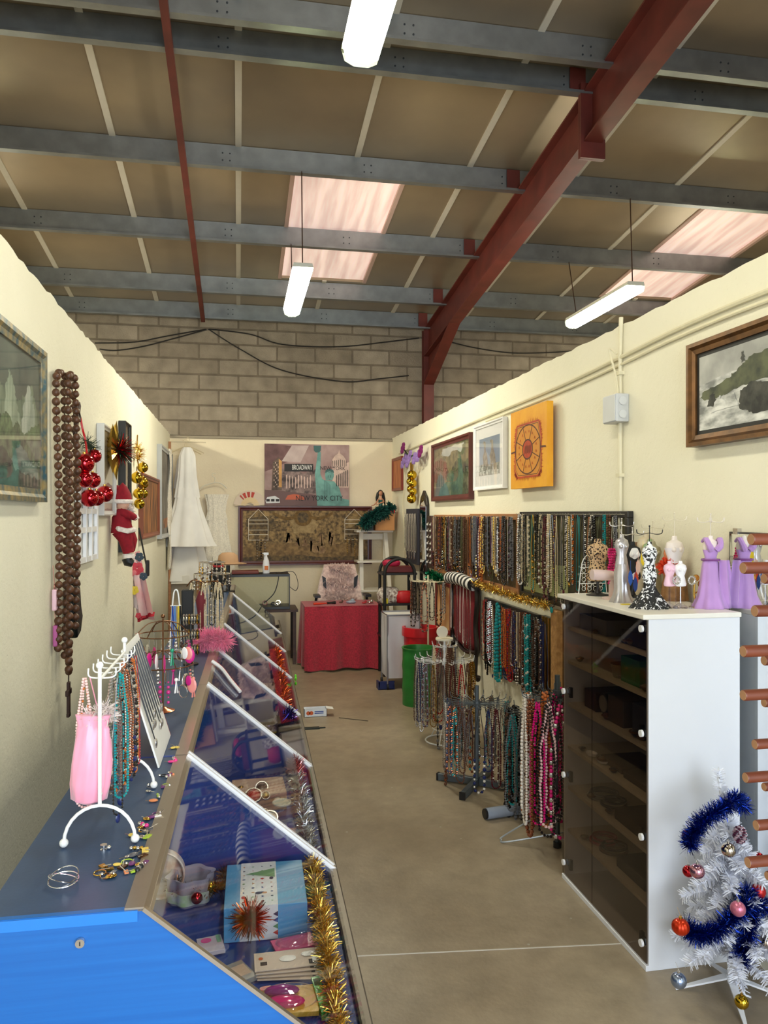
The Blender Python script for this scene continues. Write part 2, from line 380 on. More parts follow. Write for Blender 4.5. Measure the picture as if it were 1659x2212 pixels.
# red rafters
def rafter(x, label):
    t = T('steel_rafter', (x, BWY-.2, 0), label, 'beam', 'red steel frames')
    m = MB(); h = .36; f = .14
    def zt(y): return roofz(y)-.20
    y0, y1 = BWY-.12, -2.9
    for dz, hh in ((0, .014), (-h, .014)):
        m.beam((x, y0, zt(y0)+dz), (x, y1, zt(y1)+dz), f, hh)
    m.prism([(x-.005, y0, zt(y0)), (x-.005, y1, zt(y1)), (x-.005, y1, zt(y1)-h), (x-.005, y0, zt(y0)-h)], (.01, 0, 0))
    m.build('rafter_beam', REDSTEEL, t, False)
    m = MB()  # haunch at the column
    ya = y0-1.25
    m.prism([(x-.005, y0, zt(y0)-h), (x-.005, ya, zt(ya)-h), (x-.005, y0, zt(y0)-h-.38)], (.01, 0, 0))
    m.beam((x, y0, zt(y0)-h-.38), (x, ya, zt(ya)-h), f, .014); m.build('haunch', REDSTEEL, t, False)
    m = MB()
    m.box((x, y0, (zt(y0)+.02)/2), (f, .014, zt(y0)-.02)); m.box((x, y0+.1, (zt(y0)+.02)/2), (f, .014, zt(y0)-.02)); m.box((x, y0+.05, (zt(y0)+.02)/2), (.01, .1, zt(y0)-.02))
    m.build('column', REDSTEEL, t, False)
    yp = 5.2; m = MB(); m.box((x, yp-.012, zt(yp)-h/2-.03), (f+.05, .02, h+.18)); m.box((x, yp+.012, zt(yp)-h/2-.03), (f+.05, .02, h+.18)); m.build('splice_plate', REDSTEEL, t, False)
    for y in (9.21, 7.9, 6.57, 5.24, 10.0):
        m = MB(); m.box((x-.1, y-.02, zt(y)+.09), (.12, .01, .2)); m.build('purlin_cleat', REDSTEEL, t, False)
    return t
rafter(2.52, 'dark red steel rafter and column rising from behind the right wall')
rafter(6.9, 'dark red steel frame half hidden far beyond the right wall')
m = MB(); x = -.44
m.beam((x, 10.0, roofz(10.0)-.235), (x, -2.9, roofz(-2.9)-.235), .05, .05)
o = m.build('tie_bar', REDSTEEL, None, False, label=None); tag(o, 'thin dark red steel bar running under the purlins on the left', 'beam'); center_origin(o, (x, 5, 4.8))
# ================================================================ LAMPS AND CABLES
LAMPBODY = mat('lamp_housing', rgb(214, 212, 200), .4)
def tube_mat(e): return mat('lit_tube_diffuser_%d' % e, rgb(255, 250, 226), .4, emit=e)
def tube_lamp(x, y0, y1, z, label, rod=True, e=TUBE_E):
    t = T('tube_lamp', (x, (y0+y1)/2, z), label, 'lamp', 'hanging tube lamps')
    prof = [(-.075, .045), (-.085, .02), (-.07, -.03), (-.03, -.05), (.03, -.05), (.07, -.03), (.085, .02), (.075, .045)]
    m = MB(); m.prism([(x+a, y0+.03, z+b) for a, b in prof[1:7]], (0, y1-y0-.06, 0)); m.build('diffuser', tube_mat(e), t, True, ang=50)
    m = MB()
    m.prism([(x-.085, y0, z+.02), (x-.075, y0, z+.055), (x+.075, y0, z+.055), (x+.085, y0, z+.02)], (0, y1-y0, 0)); m.build('housing', LAMPBODY, t, False)
    for y in (y0, y1-.03):
        m = MB(); m.prism([(x+a*1.03, y, z+b*1.03) for a, b in prof[1:7]], (0, .03, 0)); m.build('end_cap', glass('lamp_end', (.9, 1, .85), .05), t, False)
    if rod:
        for y, yt in ((y0+.06, 6.57 if 6.1 < y0 < 6.3 else y0+.06), (y1-.1, 7.9 if 6.1 < y0 < 6.3 else y1-.1)):
            m = MB(); m.cyl((x, y, z+.05), (x+(.11 if x > 3 and y0 > 6 else .01 if yt != y else 0), yt-(.066 if yt != y else 0), roofz(yt)-(.20 if yt != y else .004)), .005, 6, 0); m.build('suspension_rod', DARKWOOD, t)
    return t
tube_lamp(.515, 6.24, 7.56, 3.78, 'white tube lamp hanging over the aisle below the first roof light', e=72)
tube_lamp(3.42, 6.2, 7.5, 3.78, 'white tube lamp hanging beyond the right wall near its top edge', e=60)
tube_lamp(.52, 1.98, 3.28, 3.78, 'white tube lamp cut off by the top edge of the photograph')
tube_lamp(.46, -1.6, -.4, 3.6, 'unseen white tube lamp added behind the camera')  # this and the next two are unseen lamps, added for more light
tube_lamp(3.11, 1.78, 3.0, 3.6, 'unseen white tube lamp added beyond the right wall')
tube_lamp(-2.6, 2.4, 3.6, 3.6, 'unseen white tube lamp added beyond the left wall', e=50)
for x_, y_, l_ in ((-2.7, 5.6, 'unseen tube lamp added over the left bay level with the first roof light'), (-2.7, 8.0, 'unseen tube lamp added over the left bay nearest the block wall'), (5.9, 5.0, 'unseen tube lamp added over the far right bay, nearer one'), (5.9, 8.2, 'unseen tube lamp added over the far right bay, farther one')): tube_lamp(x_, y_, y_+1.2, 3.5, l_, e=80)  # unseen lamps added over the side bays to brighten the ceiling
def sag(pts, n=8):
    # smooth path through points
    pts = [Vector(p) for p in pts]; out = []
    P = [pts[0]]+pts+[pts[-1]]
    for i in range(1, len(P)-2):
        for k in range(n):
            t = k/n; a, b, c, d = P[i-1], P[i], P[i+1], P[i+2]
            out.append(.5*((2*b)+(c-a)*t+(2*a-5*b+4*c-d)*t*t+(3*b-a-3*c+d)*t**3))
    return out+[pts[-1]]
def cable(name, pts, r, M_, label, cat='cable', group=None):
    m = MB(); m.tube(sag(pts), r, 6); o = m.build(name, M_); center_origin(o, pts[0]); return tag(o, label, cat, group)
CBL = flat(30, 26, 24, .6)
BY = BWY-.03
cable('loose_cable', [ony(u, v, BY) for u, v in ((450, 711), (520, 755), (610, 800), (740, 824), (820, 818), (883, 811))], .008, CBL, 'dark loose cable drooping across the block wall and ending in mid air')
cable('loose_cable', [ony(u, v, BY) for u, v in ((452, 711), (540, 722), (610, 744), (730, 749), (840, 738), (905, 730))], .008, CBL, 'dark cable strung high from the red bar to the red column')
cable('loose_cable', [ony(u, v, BY) for u, v in ((446, 711), (360, 726), (290, 739), (205, 741))], .008, CBL, 'upper of two dark cables running left from the red bar')
cable('loose_cable', [ony(u, v, BY) for u, v in ((446, 712), (380, 730), (310, 748), (250, 757), (215, 754))], .008, CBL, 'lower of two dark cables running left from the red bar')
cable('loose_cable', [ony(u, v, BY) for u, v in ((960, 735), (1020, 750), (1100, 762), (1180, 762), (1240, 758))], .008, CBL, 'dark cable on the block wall right of the red column')
# conduit along the right wall
XR = RWX-.012
CON = flat(222, 214, 184, .5)
cp = [onx(u, v, XR) for u, v in ((1700, 612), (1560, 668), (1440, 722), (1340, 772), (1200, 838), (1050, 900), (960, 938), (905, 962), (862, 980))]
cable('electric_conduit', cp, .011, CON, 'cream painted conduit running along the upper part of the right wall', 'conduit')
cable('electric_conduit', [p+Vector((0, 0, -.04)) for p in cp[:6]], .007, CON, 'thinner cream cable clipped under the long wall conduit', 'conduit')
m = MB(); vx = onx(1340, 772, XR); yc = vx.y
m.tube([(XR, yc-.008, 2.86), (XR, yc, vx.z), (XR, yc, 2.42)], .012, 8); m.tube([(XR, yc, 2.3), (XR, yc, 1.5)], .013, 8)
for z in (2.55, 2.0, 1.7): m.b2((XR-.016, yc-.022, z), (XR+.012, yc+.022, z+.018))
m.tube(sag([(XR-.01, yc+.02, vx.z+.02), (XR-.04, yc+.05, vx.z+.05), (XR-.02, yc+.01, vx.z-.1), (XR-.03, yc-.03, vx.z-.22)]), .006, 6)
o = m.build('vertical_conduit', CON); tag(o, 'cream vertical conduit dropping from the long one behind the junction box', 'conduit')
t = T('junction_box', (RWX, yc, 2.3), 'pale grey electric junction box on the right wall conduit', 'junction box')
m = MB(); m.b2((RWX-.075, yc-.075, 2.29), (RWX, yc+.075, 2.44)); m.build('box_body', flat(196, 198, 200, .4), t, False, bevel=.006)
for dz in (.04, .11):
    m = MB(); m.cyl((RWX-.04, yc-.075, 2.29+dz), (RWX-.04, yc-.082, 2.29+dz), .022, 14); m.build('cable_knockout', flat(206, 208, 210, .4), t)
m = MB(); m.b2((RWX-.08, yc-.07, 2.295), (RWX-.075, yc+.07, 2.435)); m.build('lid', flat(206, 208, 210, .4), t, False, bevel=.003)

# ================================================================ LONG DISPLAY COUNTER (sloped glass cases)
CROT = -math.radians(1.2); CO = Vector((-.19, 1.62, 0))
RC = Matrix.Rotation(CROT, 3, 'Z')
def CP(x, y, z): v = RC @ Vector((x, y, z)); return v+CO    # counter frame -> world
ZT, ZB, XB, XL = 1.0, .582, .49, -.30
MODL = [0, 1.0, 2.07, 3.02, 4.07, 5.17, 6.2, 7.2]
BLUE_LAM = mat('bright_blue_laminate', rgb(16, 92, 170), .42, 0, 3, .0, .04, 90, stretch=(.6, 2, 22), col2=rgb(22, 101, 180))
NAVY = mat('navy_laminate', rgb(46, 72, 108), .38, 0, 10, .08, .03, 90)
BLUE_IN = mat('royal_blue_panel', rgb(30, 66, 150), .45, 0, 6, .1)
STRIP = mat('white_grooved_trim', rgb(236, 236, 240), .3)
SLN = [.55, 0]
random.seed(11)
for i in range(7):
    y0, y1 = MODL[i], MODL[i+1]-.006
    nm = ['nearest', 'second', 'third', 'fourth', 'fifth', 'sixth', 'farthest']
    t = T('display_case', CP(0, y0, 0), 'sloped glass display case, %s of the row on the left counter' % nm[i], 'display case', 'sloped glass display cases', 0)
    off = .014
    pr = [(XL, 0), (XL, ZT), (0, ZT), (XB, ZB), (XB, 0)]
    def wp(pts, y): return [CP(a, y, b) for a, b in pts]
    m = MB(); m.prism(wp(pr, y0), CP(0, off, 0)-CP(0, 0, 0)); m.build('end_panel', BLUE_LAM if i == 0 else BLUE_IN, t, False)
    m = MB(); a = off
    m.prism(wp([(XL, 0), (XL, ZT-.02), (XL+.015, ZT-.02), (XL+.015, 0)], y0+a), CP(0, y1-y0-a, 0)-CP(0, 0, 0)); m.build('back_panel', NAVY, t, False)
    m = MB(); m.prism(wp([(XL-.01, ZT-.02), (XL-.01, ZT), (-.035, ZT), (-.035, ZT-.02)], y0+a), CP(0, y1-y0-a, 0)-CP(0, 0, 0)); m.build('counter_top', NAVY, t, False)
    m = MB(); m.prism(wp([(XL+.015, ZB-.04), (XL+.015, ZB-.02), (XB-.015, ZB-.02), (XB-.015, ZB-.04)], y0+a), CP(0, y1-y0-a, 0)-CP(0, 0, 0)); m.build('display_shelf', [BLUE_IN, BLUE_IN, mat('beige_cloth_deck', rgb(120, 104, 92), .8), mat('grey_deck', rgb(112, 100, 96), .7)][min(i, 3)], t, False)
    m = MB(); m.prism(wp([(XB-.015, 0), (XB-.015, ZB-.02), (XB, ZB-.02), (XB, 0)], y0+a), CP(0, y1-y0-a, 0)-CP(0, 0, 0)); m.build('front_panel', NAVY, t, False)
    # ridge rail, bottom rail, slanted edge trims
    dv = CP(0, y1-y0, 0)-CP(0, 0, 0)
    m = MB(); m.prism(wp([(-.036, ZT-.004), (-.036, ZT+.004), (.002, ZT+.004), (.018, ZT-.012), (.012, ZT-.016), (-.002, ZT-.004)], y0), dv); m.build('ridge_rail', BRUSH, t, False)
    m = MB(); m.prism(wp([(XB-.02, ZB+.004), (XB-.016, ZB+.012), (XB+.006, ZB+.012), (XB+.012, ZB), (XB+.012, ZB-.05), (XB, ZB-.05), (XB, ZB-.004)], y0), dv); m.build('bottom_rail', mat('dull_rail', rgb(112, 104, 94), .4, .6), t, False)
    sl = Vector((XB, 0, ZB-ZT)); n = Vector((ZT-ZB, 0, XB)).normalized()
    def slp(s, y, h): q = Vector((0, y, ZT))+sl*s+n*h; return CP(*q)
    m = MB(); fs = slp(.02, y0+.02, .002)
    vs = [slp(.02, y0+.012, .0), slp(.98, y0+.012, .0), slp(.98, y1, .0), slp(.02, y1, .0), slp(.02, y0+.012, .005), slp(.98, y0+.012, .005), slp(.98, y1, .005), slp(.02, y1, .005)]
    m.add(vs, [(0, 1, 2, 3), (4, 7, 6, 5), (0, 4, 5, 1), (1, 5, 6, 2), (2, 6, 7, 3), (3, 7, 4, 0)])
    m.build('sloped_glass', CLEAR, t, False)
    m = MB()
    for (a0, b0, h) in (((0, .012, .012), (.014, .024, .009), (.026, .038, .012)) if i else ((0, .004, .008), (.004, .02, .004))):
        vs = [slp(s, y0+b, hh) for s in (0, 1.0) for b, hh in ((a0-.01, .0), (b0-.01, .0), (b0-.01, h), (a0-.01, h))]
        m.add(vs, [(0, 1, 2, 3), (7, 6, 5, 4), (0, 4, 5, 1), (1, 5, 6, 2), (2, 6, 7, 3), (3, 7, 4, 0)])
    m.build('edge_trim', STRIP if i else BRUSH, t, False)
m = MB()
p = CP(XL, -.002, ZT-.012); q = CP(-.01, -.002, ZT-.012); m.beam(p, q, .004, .022)
o = m.build('edge_band', mat('blue_edge_band', rgb(40, 122, 214), .3), None, False); center_origin(o, p); tag(o, 'narrow bright blue edge band along the near end of the counter', 'edging')
t = T('cam_lock', CP(-.12, -.004, .945), 'small round metal lock in the bright blue end panel', 'lock')
m = MB(); c = CP(-.12, -.001, .945); m.cyl(c, c+Vector((0, -.008, 0)), .009, 16); m.build('lock_barrel', SILVER, t)
m = MB(); m.box(c+Vector((0, -.0085, 0)), (.002, .001, .008)); m.build('keyhole', BLACK, t, False)

# ================================================================ WHITE CABINET WITH SMOKED GLASS DOORS
CX0, CX1, CY0, CY1, CH = 1.585, 1.985, 2.775, 3.575, 1.405
WHITE = mat('white_laminate', rgb(232, 234, 240), .32, 0, 14, .004)
t = T('display_cabinet', (CX0, CY0, 0), 'tall white cabinet with smoked glass doors against the right wall', 'cabinet')
m = MB(); m.b2((CX0, CY0, .02), (CX1, CY0+.018, CH-.02)); m.build('side_panel', WHITE, t, False, bevel=.001)
m = MB(); m.b2((CX0, CY1-.018, .02), (CX1, CY1, CH-.02)); m.build('side_panel', WHITE, t, False)
m = MB(); m.b2((CX1-.008, CY0+.018, .02), (CX1, CY1-.018, CH-.02)); m.build('back_panel', WHITE, t, False)
m = MB(); m.b2((CX0-.03, CY0-.012, CH-.02), (CX1, CY1+.012, CH)); m.build('cabinet_top', mat('ivory_laminate', rgb(240, 236, 226), .35), t, False, bevel=.003)
m = MB(); m.b2((CX0-.012, CY0, 0), (CX1, CY1, .022)); m.build('base_panel', WHITE, t, False, bevel=.002)
SHZ = [.25, .46, .66, .87, 1.08, 1.245]
for z in SHZ:
    m = MB(); m.b2((CX0+.012, CY0+.018, z-.016), (CX1-.008, CY1-.018, z)); m.build('shelf', mat('shelf_white', rgb(222, 214, 196), .4), t, False)
ym = (CY0+CY1)/2+.08
for (a, b) in ((CY0+.002, ym-.001), (ym+.001, CY1-.002)):
    m = MB(); m.b2((CX0-.009, a, .03), (CX0-.004, b, CH-.025)); d = m.build('glass_door', SMOKE, t, False)
    near = a < CY0+.1
    for z in (.09, .52, .93, 1.345):
        y = a+.025 if near else b-.03
        if near and z == .09: z = .10
        h = MB(); h.cyl((CX0-.012, y, z), (CX0-.022, y, z), .014, 18); h.build('hinge_cap', WHITEP, d)
        g = MB(); g.b2((CX0+.0, y-.03 if not near else y, z-.012), (CX0+.012, y if not near else y+.03, z+.012)); g.box((CX0+.006, y+(-.035 if not near else .035), z), (.014, .018, .05)); g.build('hinge', BLACK, d, False)
# ================================================================ RED TABLE, AQUARIUM, CHAIR
CLOTH = mat('burgundy_cloth', rgb(168, 28, 50), .8, 0, 60, .25, .35, 120, sheen=.4)
TX0, TX1, TY0, TY1, TZ = .74, 1.62, 8.72, 9.3, .745
t = T('desk', (1.2, 9.0, 0), 'small desk standing under the dark red cloth at the back', 'desk')
m = MB(); m.b2((TX0+.03, TY0+.03, TZ-.03), (TX1-.02, TY1-.02, TZ-.004)); m.build('desk_top', DARKWOOD, t, False)
for x in (TX0+.06, TX1-.06):
    for y in (TY0+.06, TY1-.06): m = MB(); m.b2((x-.02, y-.02, 0), (x+.02, y+.02, TZ-.03)); m.build('leg', DARKWOOD, t, False)
m = MB()
def drape(u, v):
    # u round the perimeter, v from table edge to hem
    per = [(TX0, TY1), (TX0, TY0), (TX1, TY0), (TX1, TY1)]
    L = [TY1-TY0, TX1-TX0, TY1-TY0]; s = u*sum(L); i = 0
    while i < 2 and s > L[i]: s -= L[i]; i += 1
    a = Vector(per[i]).lerp(Vector(per[i+1]), s/L[i])
    nn = [(-1, 0), (0, -1), (1, 0)][i]
    w = (.008+.03*v)*math.sin(u*46)+.02*v*math.sin(u*17+1)
    return (a.x+nn[0]*w, a.y+nn[1]*w, TZ-v*(TZ-.012-.02*abs(math.sin(u*9))))
m.sheet(drape, 120, 10); m.b2((TX0, TY0, TZ-.002), (TX1, TY1, TZ+.002))
o = m.build('tablecloth', CLOTH, None, True); tag(o, 'dark red cloth hanging to the floor over the desk at the back', 'tablecloth')
# far rows: office chair in pink fleece
t = T('office_chair', (1.25, 9.55, 0), 'office chair covered in pale pink shaggy fleece behind the red desk', 'chair')
FUR = mat('pink_fleece', rgb(244, 210, 200), .95, 0, 30, .2, .6, 50, sheen=.6)
m = MB()
c0 = Vector((1.25, 9.6, 0))
bk = [(.0, .58), (.27, .60), (.29, .72), (.25, .95), (.21, 1.08), (.19, 1.16), (.0, 1.18)]
vs = []
pts = [(c0.x-x, z) for x, z in bk[1:-1]][::-1]+[(c0.x+x, z) for x, z in bk[1:-1]]
pts = [(c0.x-x, z) for x, z in bk[1:-1]]+[(c0.x+x, z) for x, z in bk[1:-1]][::-1]
m.prism([(x, 9.58, z) for x, z in pts], (0, .1, 0))
m.fuzz([(c0.x-.2, 9.57, .66), (c0.x+.2, 9.57, .72), (c0.x-.18, 9.57, .8), (c0.x+.18, 9.57, .88), (c0.x-.17, 9.57, .95), (c0.x+.15, 9.57, 1.03), (c0.x-.13, 9.57, 1.12), (c0.x+.13, 9.57, 1.12)], .07, 2600, .012)
m.build('backrest', FUR, t)
m = MB(); m.box((c0.x, 9.42, .5), (.46, .42, .09)); m.fuzz([(c0.x-.2, 9.3, .55), (c0.x+.2, 9.5, .55)], .06, 300, .012); m.build('seat', FUR, t)
for s in (-1, 1):
    m = MB(); m.tube([(c0.x+s*.27, 9.45, .5), (c0.x+s*.33, 9.42, .62), (c0.x+s*.31, 9.40, .79)], .018, 8); m.box((c0.x+s*.31, 9.36, .8), (.07, .22, .03)); m.build('armrest', BLACK, t)
    m = MB(); m.prism([(c0.x+s*.17, 9.565, .86), (c0.x+s*.21, 9.565, .9), (c0.x+s*.225, 9.565, 1.03), (c0.x+s*.18, 9.565, 1.0)], (0, -.02, 0)); m.build('back_opening', BLACK, t, False)
m = MB(); m.cyl((c0.x, 9.45, .1), (c0.x, 9.45, .46), .03, 12)
for k in range(5): a = k*2*PI/5; m.beam((c0.x, 9.45, .1), (c0.x+.28*math.cos(a), 9.45+.28*math.sin(a), .07), .04, .03); m.sph((c0.x+.28*math.cos(a), 9.45+.28*math.sin(a), .03), .03)
m.build('star_base', BLACK, t)
# aquarium on a low table at the end of the counter
ax0, ax1, ay, az = -.12, .60, 9.25, .66
t = T('aquarium', (.25, ay, az), 'glass aquarium with black lid at the far end of the left counter', 'aquarium')
m = MB(); m.b2((ax0, ay, az), (ax1, ay+.35, az+.03)); m.build('aquarium_base', BLACK, t, False)
m = MB(); m.b2((ax0, ay, az+.39), (ax1, ay+.35, az+.42)); m.build('aquarium_lid', BLACK, t, False)
m = MB()
for a, b in (((ax0, ay, az+.03), (ax1, ay+.005, az+.39)), ((ax0, ay+.345, az+.03), (ax1, ay+.35, az+.39)), ((ax0, ay+.005, az+.03), (ax0+.005, ay+.345, az+.39)), ((ax1-.005, ay+.005, az+.03), (ax1, ay+.345, az+.39))): m.b2(a, b)
m.build('aquarium_glass', glass('aquarium_pane', (.95, .97, .96), .0), t, False)
for x in (ax0, ax1):
    m = MB(); m.b2((x-.006, ay-.004, az), (x+.006, ay+.008, az+.42)); m.build('corner_trim', BLACK, t, False)
m = MB(); m.tube(sag([(ax1-.15, ay+.12, az+.43), (ax1-.13, ay-.01, az+.38), (ax1-.18, ay-.015, az+.2), (ax1-.3, ay-.012, az+.08)]), .006, 6); o = m.build('power_cord', BLACK); tag(o, 'black cord trailing down the front of the aquarium', 'cord')
m = MB(); m.tube(sag([(ax1-.1, ay+.1, az+.43), (ax1+.05, ay+.05, az+.44), (ax1+.11, ay+.1, az+.3), (ax1+.09, ay+.2, az+.2), (ax1+.02, ay+.38, az+.24)]), .004, 6); o = m.build('power_cord', BLACK); tag(o, 'thin black cord looping out right of the aquarium', 'cord')
random.seed(4)
for i in range(9):
    m = MB(); x = random.uniform(ax0+.1, ax1-.08); c = (x, ay+random.uniform(.06, .28), az+.055)
    m.torus(c, .025, .008, 0, 12, 6, M=Matrix.Rotation(random.uniform(.2, 1.3), 3, 'X')); o = m.build('bangle', [flat(50, 54, 70, .3), flat(120, 30, 40, .3), SILVER][i % 3]); tag(o, 'small %s bangle lying in the aquarium, %s from the left' % (['dark blue', 'red', 'silver'][i % 3], ORD[i]), 'bracelet', 'bangles in the aquarium')
t = T('low_table', (.25, 9.4, 0), 'dark low table carrying the aquarium beyond the glass cases', 'table')
m = MB(); m.b2((-.2, 9.2, az-.03), (.7, 9.7, az-.001)); m.build('table_top', DARKWOOD, t, False)
for x in (-.16, .66):
    for y in (9.25, 9.65): m = MB(); m.b2((x-.02, y-.02, 0), (x+.02, y+.02, az-.03)); m.build('leg', DARKWOOD, t, False)
# ================================================================ PICTURES
def frame_of(wall, a, b, z0, z1, out=0.):
    # a: edge seen on the left, b: edge on the right; returns origin (lower left), U, V, N
    if wall == 'L': return Vector((LWX+out, a, z0)), Vector((0, b-a, 0)), Vector((0, 0, z1-z0)), Vector((1, 0, 0))
    if wall == 'R': return Vector((RWX-out, a, z0)), Vector((0, b-a, 0)), Vector((0, 0, z1-z0)), Vector((-1, 0, 0))
    return Vector((a, BWY-.02-out, z0)), Vector((b-a, 0, 0)), Vector((0, 0, z1-z0)), Vector((0, -1, 0))
def jag(pts, amp, n=7):
    out = []
    for (a, b) in zip(pts, pts[1:]+pts[:1]):
        edge = (a[0] in (0, 1) and b[0] in (0, 1) and a[0] == b[0]) or (a[1] in (0, 1) and b[1] in (0, 1) and a[1] == b[1])
        for k in range(n):
            s = k/n; x = a[0]+(b[0]-a[0])*s; y = a[1]+(b[1]-a[1])*s
            if not edge: x += random.uniform(-amp, amp); y += random.uniform(-amp, amp)
            out.append((min(1, max(0, x)), min(1, max(0, y))))
    return out
def picture(name, label, wall, a, b, z0, z1, depth, fw, fmat, base, polys=(), mount=0., mountmat=None, cat='picture', glazed=False, group=None, out=.002, extra=None, jg=0.):
    O, U, V, N = frame_of(wall, a, b, z0, z1, out)
    W, H = U.length, V.length; u = U.normalized(); v = V.normalized()
    t = T(name, O+U/2, label, cat, group)
    def P(x, y, d): return O+u*x+v*y+N*d
    def slab(m, x0, x1, y0, y1, d0, d1, mi=0):
        vs = [P(x, y, d) for x in (x0, x1) for y in (y0, y1) for d in (d0, d1)]
        m.add(vs, [(0, 1, 3, 2), (4, 6, 7, 5), (0, 4, 5, 1), (2, 3, 7, 6), (0, 2, 6, 4), (1, 5, 7, 3)], mi)
    if fw:
        m = MB()
        # profiled mitred frame
        pf = [(0, 0), (0, depth), (fw*.35, depth*1.0), (fw*.6, depth*.78), (fw, depth*.7), (fw, 0)]
        ring = []
        for (i, d) in pf: ring.append([P(i, i, d), P(W-i, i, d), P(W-i, H-i, d), P(i, H-i, d)])
        vs = [p for r in ring for p in r]; K = len(pf)
        fs = [(i*4+k, i*4+(k+1) % 4, ((i+1) % K)*4+(k+1) % 4, ((i+1) % K)*4+k) for i in range(K) for k in range(4)]
        m.add(vs, fs); m.build('frame', fmat, t, False)
    ip = depth*.5 if fw else depth
    m = MB(); mats = [base]; slab(m, fw, W-fw, fw, H-fw, 0, ip, 0)
    x0, y0, w, h = fw, fw, W-2*fw, H-2*fw
    if mount:
        mats.append(mountmat); slab(m, fw, W-fw, fw, H-fw, ip, ip+.001, 1)
        x0 += mount; y0 += mount; w -= 2*mount; h -= 2*mount; ip += .0015
        mats.append(base); slab(m, x0, x0+w, y0, y0+h, ip-.0005, ip, 2)
    k = 0
    for pm, pts in polys:
        if pm not in mats: mats.append(pm)
        mi = mats.index(pm); k += 1
        if jg: pts = jag(pts, jg)
        m.add([P(x0+w*px_, y0+h*py_, ip+.0004*k) for px_, py_ in pts], [tuple(range(len(pts)))], mi)
    if extra: extra(m, mats, lambda s, r, d=0: P(x0+w*s, y0+h*r, ip+.0004*(k+2)+d), u, v, w, h)
    m.build('picture_print' if not name.startswith('canvas') else 'painted_canvas', mats, t, False)
    if glazed:
        m = MB(); slab(m, fw, W-fw, fw, H-fw, depth*.68, depth*.68+.002); m.build('glazing', glass('picture_glass', (1, 1, 1), .035), t, False)
    return t
def art(name, c1, c2, ns, stretch=(1, 1, 1), rough=.6): return mat(name, c1, rough, 0, ns, 0, col2=c2, stretch=stretch)
F = flat
# landscape, left wall foreground
picture('framed_picture', 'large mountain landscape picture in mottled blue and gold frame, left edge of photo', 'L', 2.72, 3.565, 1.85, 2.5, .04, .055,
    mat('blue_gold_mottled', rgb(36, 78, 92), .4, .2, 24, 0, col2=rgb(150, 130, 84)), art('misty_sky', rgb(70, 84, 80), rgb(110, 124, 112), 4), [
    (art('cliff_dim', rgb(96, 118, 98), rgb(140, 158, 134), 16, (1, 2, .4)), [(0, .35), (0, .75), (.1, .82), (.2, .7), (.3, .66), (.42, .72), (.5, .6), (.6, .64), (.72, .7), (.84, .78), (.92, .62), (1, .6), (1, .3)]),
    (art('cliff_pale', rgb(128, 150, 128), rgb(190, 204, 182), 14, (1, 2, .35)), [(.3, .4), (.34, .68), (.4, .8), (.47, .74), (.52, .62), (.58, .5), (.6, .4)]),
    (art('cliff_pale2', rgb(150, 168, 154), rgb(212, 220, 206), 14, (1, 2, .35)), [(.62, .38), (.65, .6), (.72, .74), (.78, .78), (.84, .66), (.9, .6), (.92, .4)]),
    (art('forest_green', rgb(30, 58, 40), rgb(110, 140, 96), 24), [(.0, .0), (.0, .5), (.12, .56), (.25, .46), (.36, .5), (.46, .42), (.55, .46), (.66, .38), (.78, .44), (.9, .5), (1, .52), (1, 0)]),
    (art('valley_mist', rgb(64, 96, 92), rgb(140, 164, 150), 12, (1, .5, 3)), [(.3, .04), (.42, .2), (.55, .3), (.68, .28), (.8, .2), (.95, .16), (1, .02)]),
    (art('dark_bank', rgb(20, 38, 32), rgb(56, 84, 64), 26), [(0, 0), (0, .2), (.3, .26), (.5, .12), (.7, .1), (1, .08), (1, 0)])], glazed=True, jg=.015, group='framed pictures on the left wall')
picture('framed_picture', 'pale grey framed picture behind the red bauble cluster', 'L', 4.98, 5.47, 1.79, 2.36, .045, .03, F(206, 206, 204, .3), art('silver_haze', rgb(176, 174, 168), rgb(206, 202, 194), 4), glazed=True, group='framed pictures on the left wall')
picture('framed_picture', 'tall narrow black framed picture behind the gold foil star', 'L', 5.86, 6.18, 1.52, 2.48, .05, .02, BLACK, art('dim_print', rgb(60, 50, 44), rgb(150, 124, 96), 7), glazed=True, group='framed pictures on the left wall')
picture('framed_picture', 'thin wooden framed picture of brown reeds behind the gold baubles', 'L', 7.0, 8.45, 1.58, 2.16, .04, .04, mat('reddish_frame', rgb(126, 66, 40), .5), art('reeds', rgb(46, 26, 16), rgb(170, 110, 60), 12, (1, 2, .4)), glazed=False, group='framed pictures on the left wall')
picture('framed_picture', 'large silver framed grey picture nearest the white dresses', 'L', 8.55, 9.98, 1.53, 2.55, .05, .045, F(170, 172, 172, .35), art('grey_town', rgb(74, 70, 66), rgb(150, 142, 130), 10, (1, 3, .5)), [(art('orange_lamp', rgb(196, 120, 50), rgb(90, 70, 60), 12), [(.3, .06), (.3, .18), (.7, .2), (.72, .08)])], group='framed pictures on the left wall')
